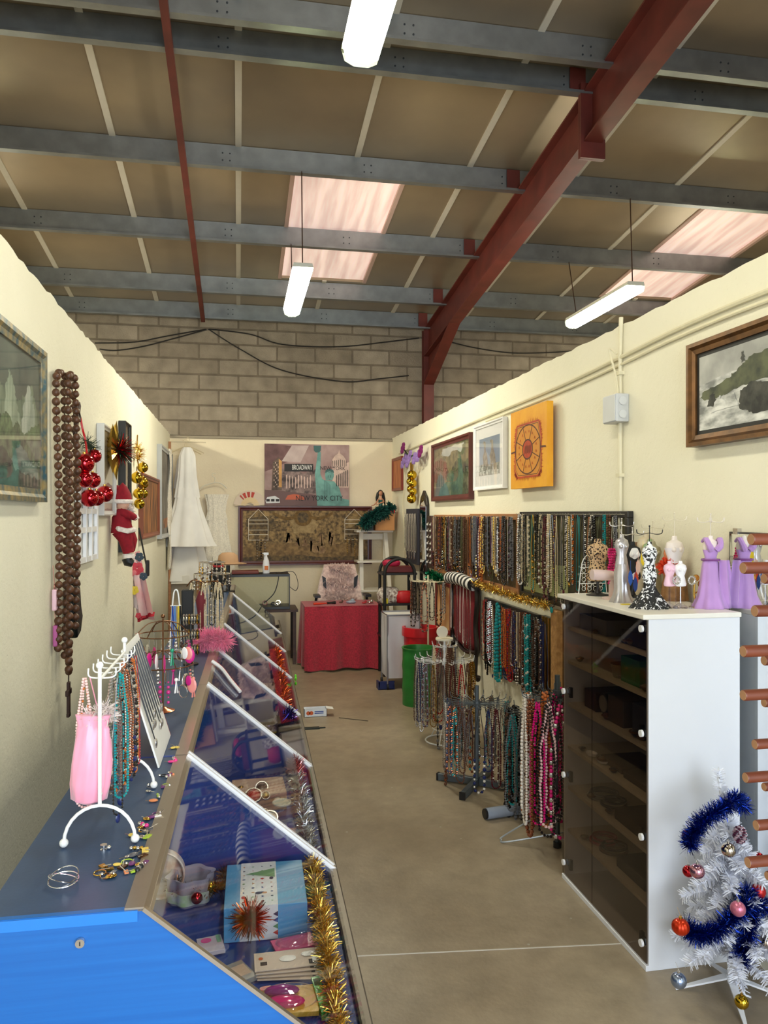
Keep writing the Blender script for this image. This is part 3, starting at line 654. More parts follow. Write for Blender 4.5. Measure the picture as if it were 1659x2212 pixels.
# window style photo collage frame
t = T('photo_frame', (LWX, 4.6, 1.55), 'white photo collage frame shaped like window panes on the left wall', 'picture frame')
m = MB(); O = Vector((LWX+.01, 4.34, 1.52)); w, h = .55, .42
def lw(y, z, d=0): return (LWX+.012+d, 4.33+y, 1.53+z)
cols = [0, .035, .175, .205, .345, .375, .515, .55]; rows = [0, .03, .165, .195, .27, .30, .42, .45]
m = MB()
for i in range(0, 8, 2): m.b2((LWX+.004, 4.33+cols[i], 1.53), (LWX+.03, 4.33+cols[i+1], 1.98 if i in (0, 6) else 1.98), 0)
for i in range(0, 8, 2): m.b2((LWX+.004, 4.33, 1.53+rows[i]), (LWX+.028, 4.88, 1.53+rows[i+1]), 0)
m.build('window_lattice', WHITEP, t, False)
for i in (1, 3, 5):
    for j in (1, 3, 5):
        m = MB(); m.b2((LWX+.004, 4.33+cols[i], 1.53+rows[j]), (LWX+.012, 4.33+cols[i+1], 1.53+rows[j+1])); m.build('photo', art('grey_photo', rgb(120, 124, 130), rgb(206, 208, 210), 20), t, False)
# ---- right wall pictures
def waves(m, mats, P, u, v, w, h): pass
picture('framed_picture', 'stormy black and white sea photograph in ornate dark gilt frame, upper right', 'R', 3.16, 2.50, 2.10, 2.56, .05, .05, mat('dark_gilt', rgb(98, 66, 34), .38, .6, 20, .3), art('sea_foam', rgb(120, 122, 120), rgb(226, 226, 222), 9, (1, 1, 2.6)), [
    (art('cloud_grey', rgb(150, 150, 146), rgb(206, 206, 200), 4), [(0, .62), (0, 1), (1, 1), (1, .72), (.5, .7)]),
    (art('rock_green', rgb(40, 46, 34), rgb(92, 96, 66), 14), [(0, .44), (.06, .52), (.2, .55), (.4, .62), (.55, .74), (.7, .82), (1, .86), (1, .5), (.6, .48), (.35, .42), (.15, .38)]),
    (art('rock_dark', rgb(20, 22, 20), rgb(70, 70, 62), 20), [(.1, .3), (.16, .46), (.2, .48), (.25, .36), (.28, .28)]),
    (art('rock_dark', (0, 0, 0), (0, 0, 0), 20), [(.52, .2), (.55, .42), (.68, .5), (.9, .44), (1, .3), (1, .12), (.7, .1)]),
    (F(60, 60, 54), [(.55, .76), (.56, .9), (.59, .9), (.6, .78)]),
    (art('sea_foam', (0, 0, 0), (0, 0, 0), 9), [(.15, .22), (.28, .42), (.36, .3), (.45, .44), (.52, .24)])], jg=.014, mount=.018, mountmat=F(24, 22, 20), glazed=False, group='pictures on the right wall')
YEL = mat('sunflower_yellow_paint', rgb(236, 170, 34), .6, 0, 5, 0, .1, 60, col2=rgb(224, 150, 24))
ORG = mat('burnt_orange_paint', rgb(176, 62, 22), .6, 0, 14, .2)
BRN = mat('brown_line_paint', rgb(88, 44, 24), .6)
def sunart(m, mats, P, u, v, w, h):
    for q in (ORG, BRN, mat('ochre_paint', rgb(206, 136, 40), .6)):
        if q not in mats: mats.append(q)
    o, b, oc = mats.index(ORG), mats.index(BRN), len(mats)-1
    def ell(cx, cy, rx, ry, n=40, a0=0, a1=2*PI): return [(cx+rx*math.cos(a0+(a1-a0)*i/n), cy+ry*math.sin(a0+(a1-a0)*i/n)) for i in range(n+1)]
    def line(pts, th, mi, d):
        for (a, c) in zip(pts, pts[1:]):
            A = Vector(a); C = Vector(c); n_ = (C-A); n_ = Vector((-n_.y, n_.x)); n_.normalize(); n_ *= th/2
            m.add([P(*(A+n_), d), P(*(A-n_), d), P(*(C-n_), d), P(*(C+n_), d)], [(0, 1, 2, 3)], mi)
    random.seed(5)
    pts = []                                  # fiery jagged square
    base = [(.14, .22), (.14, .6), (.2, .8), (.8, .8), (.86, .6), (.86, .22), (.78, .14), (.22, .14), (.14, .22)]
    m.add([P(x, y, .0002) for x, y in base[:-1]], [tuple(range(8))], oc)
    for a, c in zip(base, base[1:]):
        A, C = Vector(a), Vector(c); nn = (C-A); nrm = Vector((-nn.y, nn.x)).normalized()
        for k in range(22):
            p = A.lerp(C, k/22); L = random.uniform(.02, .07); tdir = nn.normalized()*.008
            m.add([P(*(p-tdir), .0004), P(*(p+tdir), .0004), P(*(p+nrm*L), .0004)], [(0, 1, 2)], o)
    line(base, .02, o, .0006); line([(x*.93+.035, y*.93+.033) for x, y in base], .008, b, .001)
    for r_, th in ((.33, .016), (.13, .02)): line(ell(.5, .48, r_*1.05, r_*.92), th, b, .0014)
    for k in range(8):
        a = k*PI/4+.39; line([(.5+.14*math.cos(a), .48+.13*math.sin(a)), (.5+.34*math.cos(a), .48+.31*math.sin(a))], .012, b, .0012)
    for a in (0, PI): line([(.5+.34*math.cos(a), .48), (.5+.48*math.cos(a), .47)], .022, b, .0012)
    m.add([P(x, y, .001) for x, y in ell(.5, .48, .12, .12)[:-1]], [tuple(range(40))], o)
    for k in range(9):
        x = .42+.02*k; line([(x, .42+.01*(k % 3)), (x+.02, .53-.01*(k % 2))], .008, b, .0018)
    for k in range(16):
        a = k*PI/8+.2; q = (.5+.24*math.cos(a), .48+.22*math.sin(a)); line([(q[0]-.02, q[1]-.01), (q[0], q[1]+.02), (q[0]+.015, q[1]-.015)], .007, o, .0018)
picture('canvas_painting', 'yellow canvas painted with brown and orange sun wheel on the right wall', 'R', 5.37, 4.7, 1.98, 2.535, .045, 0, None, YEL, extra=sunart, group='pictures on the right wall', cat='painting', out=.03)
GIR = mat('giraffe_dun', rgb(150, 142, 130), .6, 0, 30, .3)
def gir(cx, s):
    return [(cx-.03*s, .0), (cx-.05*s, .35), (cx-.08*s, .5), (cx-.03*s, .62), (cx-.02*s, .82), (cx-.07*s, .86), (cx-.03*s, .93), (cx+.04*s, .88), (cx+.04*s, .68), (cx+.1*s, .5), (cx+.12*s, .3), (cx+.08*s, .0), (cx+.04*s, .28), (cx, .3)]
picture('framed_picture', 'white framed photograph of two giraffes on the right wall', 'R', 6.4, 5.64, 2.0, 2.55, .04, .03, F(236, 236, 236, .35), art('blue_grey_sky', rgb(132, 148, 170), rgb(160, 172, 188), 3), [
    (art('thorn_scrub', rgb(110, 112, 104), rgb(196, 196, 190), 24), [(0, 0), (0, .28), (.3, .32), (.6, .26), (1, .3), (1, 0)]), (GIR, gir(.28, 1.3)), (GIR, gir(.64, 1.5)),
    (art('thorn_scrub2', rgb(150, 150, 144), rgb(226, 226, 222), 30), [(0, 0), (0, .1), (.5, .14), (1, .1), (1, 0)])], mount=.09, mountmat=F(240, 240, 240), glazed=True, group='pictures on the right wall')
picture('framed_picture', 'mahogany framed garden picture with glossy glass on the right wall', 'R', 7.86, 6.5, 1.93, 2.52, .045, .05, MAHOG, art('autumn_garden', rgb(72, 80, 52), rgb(146, 136, 92), 12), [
    (art('red_foliage', rgb(130, 60, 44), rgb(96, 84, 56), 14), [(0, .3), (0, .7), (.2, .8), (.4, .66), (.46, .4), (.3, .28)]),
    (art('slate_statue', rgb(72, 92, 96), rgb(98, 116, 114), 10), [(.03, .0), (.06, .25), (.12, .38), (.2, .5), (.26, .42), (.32, .3), (.42, .16), (.48, 0)]),
    (art('light_sky', rgb(170, 176, 172), rgb(200, 200, 190), 4), [(.2, .84), (.3, .97), (.85, .97), (.8, .8), (.6, .88), (.45, .78)]),
    (art('dark_trees', rgb(34, 42, 28), rgb(92, 104, 62), 22), [(.5, 0), (.52, .5), (.7, .72), (.85, .6), (.98, .66), (1, 0)])], glazed=True, jg=.02, group='pictures on the right wall')
picture('framed_picture', 'small reddish wood framed picture near the back corner on the right wall', 'R', 10.05, 9.45, 2.1, 2.53, .03, .035, mat('red_wood_frame', rgb(122, 44, 30), .4), art('amber_wood', rgb(158, 84, 46), rgb(190, 116, 66), 5, (1, 5, 1)), group='pictures on the right wall')
# ---- city canvas on the back wall
MAU = art('mauve_sky', rgb(128, 92, 92), rgb(178, 150, 146), 3.5)
PAT = mat('verdigris', rgb(110, 160, 154), .6, 0, 12, .2)
PATD = mat('verdigris_shadow_lines', rgb(62, 98, 98), .6)
CREAMP = mat('printed_stone', rgb(206, 178, 166), .6, 0, 16, .12)
DK = F(30, 26, 28)
def city(m, mats, P, u, v, w, h):
    for q in (DK, F(238, 236, 232), PATD, CREAMP):
        if q not in mats: mats.append(q)
    dk, wh, pd, cr = [mats.index(q) for q in (DK, F(238, 236, 232), PATD, CREAMP)]
    def rect(x0, x1, y0, y1, mi, d=0): m.add([P(x0, y0, d), P(x1, y0, d), P(x1, y1, d), P(x0, y1, d)], [(0, 1, 2, 3)], mi)
    for i in range(12):
        for j in range(4): rect(.105+.016*j, .115+.016*j, .3+.035*i, .318+.035*i, dk if (i+j) % 3 else cr, .0002)
    for i in range(9): rect(.25+.035*i, .262+.035*i, .28+.01*(i % 3), .5-.012*(i % 4), cr, .0002)
    for i in range(7): rect(.845+.022*i, .853+.022*i, .32, .5+.015*i, dk, .0004)
    for i in range(8): rect(.80+.023*i, .806+.023*i, .65, .76-.006*abs(i-4), dk, .0004)
    rect(.23, .57, .56, .68, dk, .0006)
    for i in range(7): rect(.7+.012*i, .703+.012*i, .12+.01*i, .42-.012*i, pd, .0006)
    for i in range(6): rect(.71+.018*i, .716+.018*i, .535, .555, pd, .0006)
    rect(.745, .752, .46, .5, pd, .001); rect(.775, .782, .46, .5, pd, .001); rect(.755, .775, .425, .43, pd, .001)
    for i in range(3): rect(.02+.055*i, .06+.055*i, .07, .11, dk, .0006)
    m.text('BROADWAY', P(.44, .585, .001), u, v, h*.115, wh, fit=w*.235)
    m.text('NEW YORK CITY', P(.645, .085, .001), u, v, h*.12, dk, fit=w*.56)
    m.text('NEW YORK', P(.805, .585, .001), u, v, h*.09, dk, fit=w*.3)
tower = [(.08, .25), (.095, .7), (.16, .79), (.2, .72), (.2, .25)]
picture('canvas_print', 'city collage canvas with statue, taxi and bold lettering on the back wall', 'B', .335, 1.445, 1.905, 2.715, .035, 0, None, MAU, [
    (art('mauve_dark', rgb(84, 52, 54), rgb(120, 84, 84), 6), [(0, .55), (0, 1), (.12, 1), (.34, .96), (.28, .72), (.1, .6)]),
    (art('ray_light', rgb(176, 152, 150), rgb(200, 180, 176), 5), [(.2, .72), (.32, .98), (.52, .98), (.42, .7)]),
    (art('street_dark', rgb(62, 48, 50), rgb(150, 126, 122), 16), [(.2, .2), (.2, .6), (.34, .62), (.45, .52), (.6, .6), (.6, .2)]),
    (art('tower_stone', rgb(120, 96, 80), rgb(70, 56, 52), 12), tower), (art('tower_lit', rgb(214, 160, 90), rgb(190, 140, 80), 12), [(.165, .3), (.165, .76), (.2, .72), (.2, .3)]),
    (CREAMP, [(.8, .3), (.8, .62), (.96, .7), (1, .72), (1, .3)]),
    (CREAMP, [(.79, .64), (.8, .76), (.83, .82), (.87, .86), (.88, .92), (.89, .86), (.93, .82), (.96, .76), (.97, .64)]),
    (F(112, 84, 84), [(0, 0), (0, .26), (.2, .24), (.6, .18), (.7, .1), (1, .1), (1, 0)]),
    (F(200, 98, 70), [(.24, .1), (.27, .17), (.34, .19), (.4, .18), (.46, .14), (.47, .1)]), (F(220, 220, 224), [(.01, .08), (.03, .14), (.12, .16), (.17, .12), (.18, .05), (.02, .04)]),
    (PAT, [(.59, .5), (.625, .88), (.66, .88), (.655, .52), (.68, .44), (.6, .36)]),
    (PAT, [(.62, 0), (.6, .3), (.6, .44), (.68, .44), (.7, .42), (.82, .4), (.88, .3), (.92, .12), (1, .1), (1, 0)]),
    (PATD, [(.58, .9), (.575, .98), (.665, .98), (.66, .9), (.64, .87), (.6, .87)]),
    (PAT, [(.72, .42), (.71, .5), (.72, .56), (.75, .59), (.78, .59), (.81, .56), (.82, .5), (.8, .42)]),
    (PATD, [(.71, .54), (.72, .585), (.765, .61), (.81, .585), (.82, .54), (.765, .565)])], extra=city, cat='canvas print')
# ---- tapestry in a mahogany frame
TAP = art('woven_foliage', rgb(78, 58, 28), rgb(168, 136, 84), 26)
TAPL = art('woven_ground', rgb(150, 118, 70), rgb(104, 78, 42), 24); TAPF = art('woven_figures', rgb(176, 142, 96), rgb(120, 88, 60), 18); TAPD = art('woven_dark', rgb(58, 44, 22), rgb(116, 92, 52), 28)
figs = []
for cx, cy, s in ((.36, .36, 1), (.43, .3, .8), (.55, .18, 1.1), (.585, .16, 1), (.63, .14, 1.1), (.62, .34, 1), (.7, .36, 1.1), (.715, .3, 1), (.49, .3, .8)):
    a = .012*s; hgt = .2*s
    figs.append((TAPF, [(cx-a*1.6, cy), (cx-a, cy+hgt*.5), (cx-a*.5, cy+hgt*.75), (cx-a*.4, cy+hgt), (cx+a*.5, cy+hgt), (cx+a*.6, cy+hgt*.72), (cx+a*1.3, cy+hgt*.5), (cx+a*1.8, cy)]))
def swag(m, mats, P, u, v, w, h):
    mats.append(mat('woven_swag', rgb(120, 92, 52), .8, 0, 30, .3)); mi = len(mats)-1; mats.append(TAPD); md = len(mats)-1
    for side in (-1, 1):
        for i in range(14):
            a = i/14; b = (i+1)/14
            def q(s, off): return P(.5-.025+side*.24*s+0, .98-.11*math.sin(PI*s)-off, .0004)
            m.add([q(a, 0), q(b, 0), q(b, .06), q(a, .06)], [(0, 1, 2, 3)], mi)
    for r, k in ((.17, mi), (.11, md)):
        m.add([P(.475+r*.42*math.cos(a*PI/12), .86+r*math.sin(a*PI/12), .0008+(.17-r)*.005) for a in range(24)], [tuple(range(24))], k)
picture('framed_tapestry', 'wide framed brown woven tapestry of figures in woodland on the back wall', 'B', .0, 1.75, 1.13, 1.90, .05, .055, MAHOG, TAP, [
    (art('woven_sky', rgb(178, 150, 102), rgb(140, 114, 70), 22), [(.4, .55), (.38, .8), (.45, .95), (.55, .9), (.6, .7), (.55, .55)]), (art('woven_sky', (0, 0, 0), (0, 0, 0), 6), [(.86, .5), (.84, .85), (.98, .9), (.98, .55)]),
    (TAPL, [(0, .0), (0, .3), (.3, .36), (.5, .34), (.8, .32), (1, .3), (1, 0)]), (TAPD, [(.1, .2), (.08, .6), (.02, .7), (.03, .85), (.2, .9), (.28, .75), (.22, .62), (.13, .58), (.14, .2)]), (TAPD, [(.86, .25), (.85, .5), (.8, .6), (.9, .7), (.98, .5), (.9, .45), (.89, .25)]), (TAPD, [(0, 0), (0, .08), (.4, .12), (.7, .06), (1, .1), (1, 0)])]+figs, extra=swag, cat='tapestry', jg=.012)

# ================================================================ LEFT WALL HANGINGS
WB = mat('carved_brown_bead', rgb(84, 52, 32), .45, 0, 40, .3)
def beads(m, path, r, mi=0, gap=1.02, n=8, k=6, jit=0., acc=None):
    # spheres strung along a path
    acc_d = 0; need = 0; cnt = 0
    for a, b in zip(path, path[1:]):
        L = (b-a).length; pos = need
        while pos <= L:
            rr = r*(1+random.uniform(-jit, jit)); mm = mi
            if acc and cnt % acc[0] == acc[0]-1: rr *= acc[1]; mm = acc[2]
            m.sph(a.lerp(b, pos/L), rr, mm, n, k); cnt += 1; pos += 2*r*gap
        need = pos-L
random.seed(21)
t = T('rosary', (LWX+.03, 3.98, 2.49), 'oversized brown wooden bead rosary hanging on the left wall', 'rosary')
ytop = 3.98
strands = [(-.09, -.08, 2.0), (-.055, -.03, 2.25), (-.02, .0, 1.9), (.02, .03, 2.2), (.10, .11, 1.2)]
for i, (ya, yb, ln) in enumerate(((-.20, -.16, 1.30), (-.12, -.10, 1.42), (-.03, -.02, 1.36), (.06, .05, 1.22), (.17, .26, 1.20))):
    m = MB(); x = LWX+.03+.035*(i % 2)
    P = sag([Vector((x, ytop+ya*.5, 2.47)), Vector((x, ytop+ya, 2.38)), Vector((x+.01, ytop+(ya+yb)/2, 2.46-ln*.5)), Vector((x, ytop+yb, 2.46-ln))], 16)
    beads(m, P, .019, 0, 1.12 if i < 4 else 1.5, 10, 7, .06, None); m.tube(P, .003, 4, 1)
    m.build('bead_strand', [WB, F(60, 44, 34)], t)
m = MB(); P = [Vector((LWX+.05, ytop-.02, 1.16)), Vector((LWX+.05, ytop-.03, 1.0))]; beads(m, P, .017, 0, 1.25, 10, 7); m.tube([P[0], (LWX+.05, ytop-.03, .985)], .003, 4, 1); m.build('pendant_strand', [WB, F(60, 44, 34)], t)
def crucifix(parent, c, s, rx=0.):
    m = MB(); c = Vector(c); R_ = Matrix.Rotation(rx, 4, 'X')
    def bx(y, z, w, h):
        MM = Matrix.Translation(c) @ R_; m.box((0, y, z), (.014, w, h), 0, MM)
    bx(0, 0, .028*s, .17*s); bx(0, .035*s, .085*s, .028*s); bx(0, -.075*s, .038*s, .02*s)
    m.build('cross', mat('dark_cross_wood', rgb(58, 34, 26), .5), parent, False, bevel=.003)
crucifix(t, (LWX+.05, ytop-.03, .9), 1.0); crucifix(t, (LWX+.05, ytop+.17, 2.28), 1.25, -.55)
# sequin pouch hanging, pink trinkets
SEQ = mat('black_sequins', rgb(24, 28, 26), .25, .3, 90, .5, .5, 140)
t = T('sequin_pouch', (LWX+.03, 4.12, 1.18), 'black sequined pouch with strap hanging by the rosary', 'bag')
m = MB(); O = Vector((LWX+.012, 4.1, 1.25)); pts = [(-.02, .0), (.05, .02), (.10, .0), (.13, -.1), (.17, -.16), (.12, -.24), (.03, -.26), (-.01, -.14)]
m.prism([(LWX+.015, 4.06+a, 1.43+b) for a, b in pts], (.05, 0, 0)); m.build('pouch_body', SEQ, t, True, bevel=.012)
m = MB(); m.tube(sag([(LWX+.04, 4.10, 1.43), (LWX+.04, 4.09, 1.52), (LWX+.04, 4.15, 1.56), (LWX+.04, 4.2, 1.5), (LWX+.04, 4.18, 1.42)]), .008, 6); m.build('strap', BLACK, t)
for i, (z, c, lab) in enumerate(((1.44, rgb(230, 190, 204), 'pale pink'), (1.27, rgb(178, 90, 150), 'magenta'))):
    t = T('keyring', (LWX+.03, 3.82, z), '%s trinket hanging on the wall left of the rosary' % lab, 'trinket', 'pink trinkets beside the rosary')
    m = MB(); y = 3.80+.02*i; m.b2((LWX+.01, y-.02, z-.09), (LWX+.03, y+.025, z+.01)); m.build('charm', mat('trinket_%d' % i, c, .3, 0), t, False, bevel=.006)
    m = MB(); m.tube([(LWX+.02, y, z+.01), (LWX+.012, y, z+.12)], .002, 5); m.torus((LWX+.02, y, z+.02), .012, .0025, 0, 12, 5, 'x')
    m.build('key_ring', mat('rose_metal', rgb(206, 150, 140), .3, .8), t)
# bauble clusters
REDB = mat('red_bauble', rgb(190, 8, 30), .06, .85, coat=.5); GOLDB = mat('gold_bauble', rgb(206, 170, 50), .08, 1)
def cluster(label, balls, M_, top, X, sprig, ribbon, rib_mat, seed=1):
    random.seed(seed); t = T('bauble_cluster', top, label, 'christmas decoration')
    for (y, z, r, dx) in balls:
        m = MB(); m.sph((X+dx*(1 if X < 0 else -1), y, z), r, 0, 24, 16); b = m.build('bauble', M_, t)
        m = MB(); m.cyl((X+dx*(1 if X < 0 else -1), y, z+r*.97), (X+dx*(1 if X < 0 else -1), y, z+r*1.15), r*.16, 10); m.build('bauble_cap', GOLD, b)
    if sprig:
        m = MB(); m.fuzz([(X+.03, top[1]-.05, top[2]-.02), (X+.05, top[1]+.06, top[2]-.05), (X+.04, top[1]+.02, top[2]-.13)], .06, 260, .004); m.build('sprig', sprig, t, kind='stuff')
    m = MB(); m.tube(sag(ribbon), .006, 5); m.build('ribbon', rib_mat, t); return t
pl = lambda u, v, dx=.06: onx(u, v, LWX+dx)
bl = []
for u, v, r in ((184, 1001, 20), (206, 985, 14), (184, 1035, 17), (202, 1037, 16), (195, 1076, 18), (228, 1067, 17), (210, 1076, 16)):
    p = pl(u, v, .07); d = math.hypot(p.y, .8); bl.append((p.y, p.z, r/1660*d, .065))
p0 = pl(187, 945, .03)
cluster('cluster of shiny red baubles with pine sprig on the left wall', bl, REDB, p0, LWX, mat('pine_green', rgb(34, 52, 30), .7), [pl(174, 902, .01), pl(178, 925, .02), pl(184, 950, .03), pl(188, 980, .05)], mat('red_ribbon', rgb(190, 20, 30), .4), 2)
bl = []
for u, v, r in ((311, 1010, 11), (298, 1032, 12), (312, 1040, 10), (302, 1066, 11), (312, 1066, 10), (304, 1088, 11), (314, 1046, 9)):
    p = pl(u, v, .06); d = math.hypot(p.y, .8); bl.append((p.y, p.z, r/1660*d, .05))
cluster('cluster of gold baubles with glittery spray on the left wall', bl, GOLDB, pl(296, 960, .03), LWX, GOLDT, [pl(297, 940, .01), pl(296, 980, .02), pl(300, 1010, .04)], GOLD, 3)
# foil star
t = T('foil_star', pl(252, 975), 'gold foil starburst with red and green tinsel centre on the left wall', 'christmas decoration')
m = MB(); c = pl(250, 972, .07); 
for k in range(14):
    a = k*2*PI/14; r1, r2 = (.24 if k % 2 else .2), .055
    p1 = Vector((c.x, c.y+r1*math.cos(a)*.8, c.z+r1*math.sin(a)*.85)); ta = Vector((0, -math.sin(a), math.cos(a)))*.035
    b1 = Vector((c.x-.02, c.y+r2*math.cos(a), c.z+r2*math.sin(a)))
    m.add([b1-ta, b1+Vector((.04, 0, 0)), b1+ta, b1-Vector((.03, 0, 0)), p1], [(0, 1, 4), (1, 2, 4), (2, 3, 4), (3, 0, 4)])
m.build('foil_points', GOLDT, t, False)
m = MB(); m.fuzz([c+Vector((.02, -.03, 0)), c+Vector((.03, .03, 0))], .11, 420, .006, mats=2); m.build('tinsel_centre', [mat('dark_green_tinsel', rgb(20, 54, 30), .3, .7), mat('red_tinsel', rgb(160, 14, 30), .25, .9)], t, kind='stuff')
# santa figure
t = T('santa_figure', ony(268, 1130, 5.5), 'stuffed santa figure in red velvet suit climbing up the left wall', 'santa figure')
VEL = mat('red_velvet', rgb(140, 8, 30), .85, 0, 40, .15); FL = mat('white_fleece', rgb(236, 226, 218), .95, 0, 60, .1, .5, 80)
c = pl(270, 1125, .09); sy = 6.15
def sp(u, v, dx=.1): return ony(u, v, 5.5-(dx-.1)*.6)
m = MB(); m.lathe(sp(265, 1080), [(.0, .12), (.03, .09), (.055, .04), (.062, 0)], 0, 18)
m.tube([sp(262, 1060), sp(250, 1052), sp(245, 1066)], [.03, .02, .014], 8); m.build('hat', VEL, t)
m = MB(); m.torus(sp(265, 1083), .055, .016, 0, 20, 8); m.build('hat_trim', FL, t)
m = MB(); m.sph(sp(246, 1068), .02, 0, 14, 10); m.build('pompom', FL, t)
m = MB(); m.sph(sp(266, 1092), .046, 0, 16, 12); m.build('head', F(206, 160, 136), t)
m = MB(); m.fuzz([sp(272, 1096, .12), sp(284, 1104, .1)], .04, 240, .010); m.build('beard', FL, t)
m = MB(); m.tube([sp(270, 1100), sp(262, 1120), sp(264, 1150)], [.045, .062, .074], 14); m.tube([sp(266, 1108, .16), sp(280, 1112, .2), sp(292, 1118, .1)], [.03, .026, .022], 10); m.build('coat', VEL, t)
m = MB(); m.tube([sp(246, 1136, .1), sp(258, 1143, .22), sp(276, 1147, .22), sp(290, 1144, .1)], .018, 8); m.tube([sp(290, 1112, .1), sp(294, 1122, .1)], .024, 8); m.build('coat_trim', FL, t)
m = MB(); m.tube([sp(262, 1145), sp(272, 1165), sp(278, 1195)], [.066, .05, .036], 12); m.tube([sp(272, 1145, .06), sp(284, 1168, .05), sp(282, 1190, .05)], [.055, .042, .03], 10); m.build('trousers', VEL, t)
m = MB(); m.cyl(sp(278, 1196), sp(278, 1205), .042, 12); m.build('trouser_cuff', FL, t)
m = MB(); m.tube([sp(275, 1206), sp(277, 1214), sp(287, 1218)], [.038, .036, .025], 10); m.build('boot', BLACK, t)
# floral scarf
t = T('scarf', ony(300, 1180, 6.66), 'pink and white floral scarf hanging beneath the santa figure', 'scarf')
SC = [mat('scarf_pink', rgb(226, 150, 160), .7, 0, 3, 0, col2=rgb(236, 214, 214)), mat('scarf_grey_white', rgb(206, 208, 214), .7, 0, 4, 0, col2=rgb(226, 206, 208)), mat('scarf_black', rgb(40, 36, 44), .7), mat('scarf_red', rgb(190, 40, 60), .7)]
m = MB()
A_, B_, C_, D_ = sp(283, 1150, .06), sp(302, 1140, .06), sp(336, 1330, .06), sp(290, 1345, .06)
Ypl = 6.7
def scf(u0, v0, u1, v1, u2, v2, u3, v3, ph, dx=.05):
    q = [ony(u0, v0, Ypl), ony(u1, v1, Ypl), ony(u2, v2, Ypl), ony(u3, v3, Ypl)]
    def fn(a, b):
        p = q[0].lerp(q[1], a).lerp(q[3].lerp(q[2], a), b)
        return p+Vector((.012*math.sin(a*14+ph), .035*math.sin(a*9+ph+b*2), 0))
    return fn
m.sheet(scf(275, 1205, 298, 1190, 332, 1338, 296, 1338, 0), 16, 16, 0); m.build('scarf_front', SC[0], t)
m = MB(); Ypl = 6.72; m.sheet(scf(268, 1212, 288, 1200, 300, 1320, 276, 1290, 2), 12, 12, 0); m.build('scarf_back', SC[1], t)
Ypl = 6.6; m = MB()
random.seed(3)
for (u, v, r, k) in ((296, 1228, 13, 3), (284, 1235, 10, 0), (301, 1203, 9, 2), (310, 1245, 8, 2), (290, 1275, 9, 1), (299, 1330, 6, 3)):
    for j in range(5):
        a = j*1.256+.3; c = ony(u+r*.6*math.cos(a), v+r*.6*math.sin(a), 6.63+.002*j); q = r/1660*6.9*.5
        m.sph(c, q, k, 10, 4, (1, .08, 1))
m.build('flower_print', [F(226, 120, 130), F(226, 200, 60), F(50, 70, 90), F(206, 60, 80)], t, kind='stuff')
m = MB(); Ypl = 6.66; m.sheet(scf(296, 1335, 331, 1322, 331, 1330, 296, 1345, 0), 10, 2); m.build('scarf_hem', SC[3], t)
t = T('handbag_strap', ony(318, 1170, 7.0), 'black strap with small purse hanging right of the scarf', 'bag')
m = MB(); q = sag([ony(300, 1140, 7.0), ony(308, 1180, 7.0), ony(316, 1220, 7.0)]); m.tube(q, .008, 6); m.build('strap', BLACK, t)
m = MB(); a = ony(316, 1215, 7.0); m.box(a+Vector((.01, 0, -.05)), (.03, .06, .14)); m.build('purse', BLACK, t, False, bevel=.008)

# ================================================================ BACK LEFT CORNER: DRESSES
SATIN = mat('white_satin', rgb(242, 238, 232), .5, 0, 6, .03, sheen=.3); LACE = mat('ivory_lace', rgb(238, 230, 214), .85, 0, 60, .1, .6, 90)
def dress(name, label, cx, y, z, parts, M_, fold=9, depth=.12, seed=0, hanger=True):
    t = T(name, (cx, y, z), label, 'dress', 'white dresses hanging in the back corner')
    for nm, prof, mm in parts:
        m = MB(); n = 64
        def rip(a, s): return (.04+.16*s)*math.sin(a*fold+seed)+.05*math.sin(a*3+seed)
        m.lathe((cx, y, z), prof, 0, n, 1, depth, rip, False); m.build(nm, mm, t, ang=60)
    if hanger:
        m = MB(); m.tube(sag([(cx-.2, y, z-.07), (cx-.1, y, z-.02), (cx, y, z+.01), (cx+.1, y, z-.02), (cx+.2, y, z-.07)]), .008, 6)
        m.tube(sag([(cx, y, z+.01), (cx, y, z+.06), (cx+.03, y, z+.09), (cx+.01, y, z+.12), (cx-.02, y, z+.1)]), .003, 5); m.build('hanger', F(214, 196, 160), t)
    return t
zt = 2.62
dress('hanging_dress', 'long white flared dress hanging in the back left corner', -.62, 9.75, zt, [('bodice', [(.05, 0), (.09, -.1), (.10, -.35), (.13, -.62)], SATIN), ('skirt', [(.11, -.5), (.16, -.75), (.28, -1.16), (.30, -1.22)], SATIN)], SATIN, 7, .35, 0)
dress('hanging_dress', 'slim white gown hanging behind the flared dress at the wall corner', -.66, 9.95, zt, [('bodice', [(.04, 0), (.09, -.15), (.12, -.5)], SATIN), ('skirt', [(.12, -.5), (.15, -1.0), (.27, -1.6), (.28, -1.66)], SATIN)], SATIN, 6, .3, 1)
dress('hanging_dress', 'ivory lace dress with straps hanging on the back wall', -.28, 10.05, 2.05, [('bodice', [(.15, -.0), (.12, -.1), (.10, -.22), (.12, -.33)], LACE), ('skirt', [(.12, -.32), (.15, -.6), (.20, -.95), (.20, -1.0)], LACE)], LACE, 11, .25, 2, False)
t = T('wire_hanger', (-.2, 10.08, 2.36), 'thin pale wire hanger on the back wall above the lace dress', 'hanger')
m = MB(); P = [ony(u, v, 10.08) for u, v in ((430, 1060), (440, 1050), (463, 1043), (478, 1045), (490, 1055))]; m.tube(sag(P), .008, 6)
P = [ony(u, v, 10.08) for u, v in ((463, 1043), (464, 1032), (458, 1028), (460, 1022), (466, 1024))]; m.tube(sag(P), .004, 5); m.build('hanger_wire', F(226, 218, 200), t)
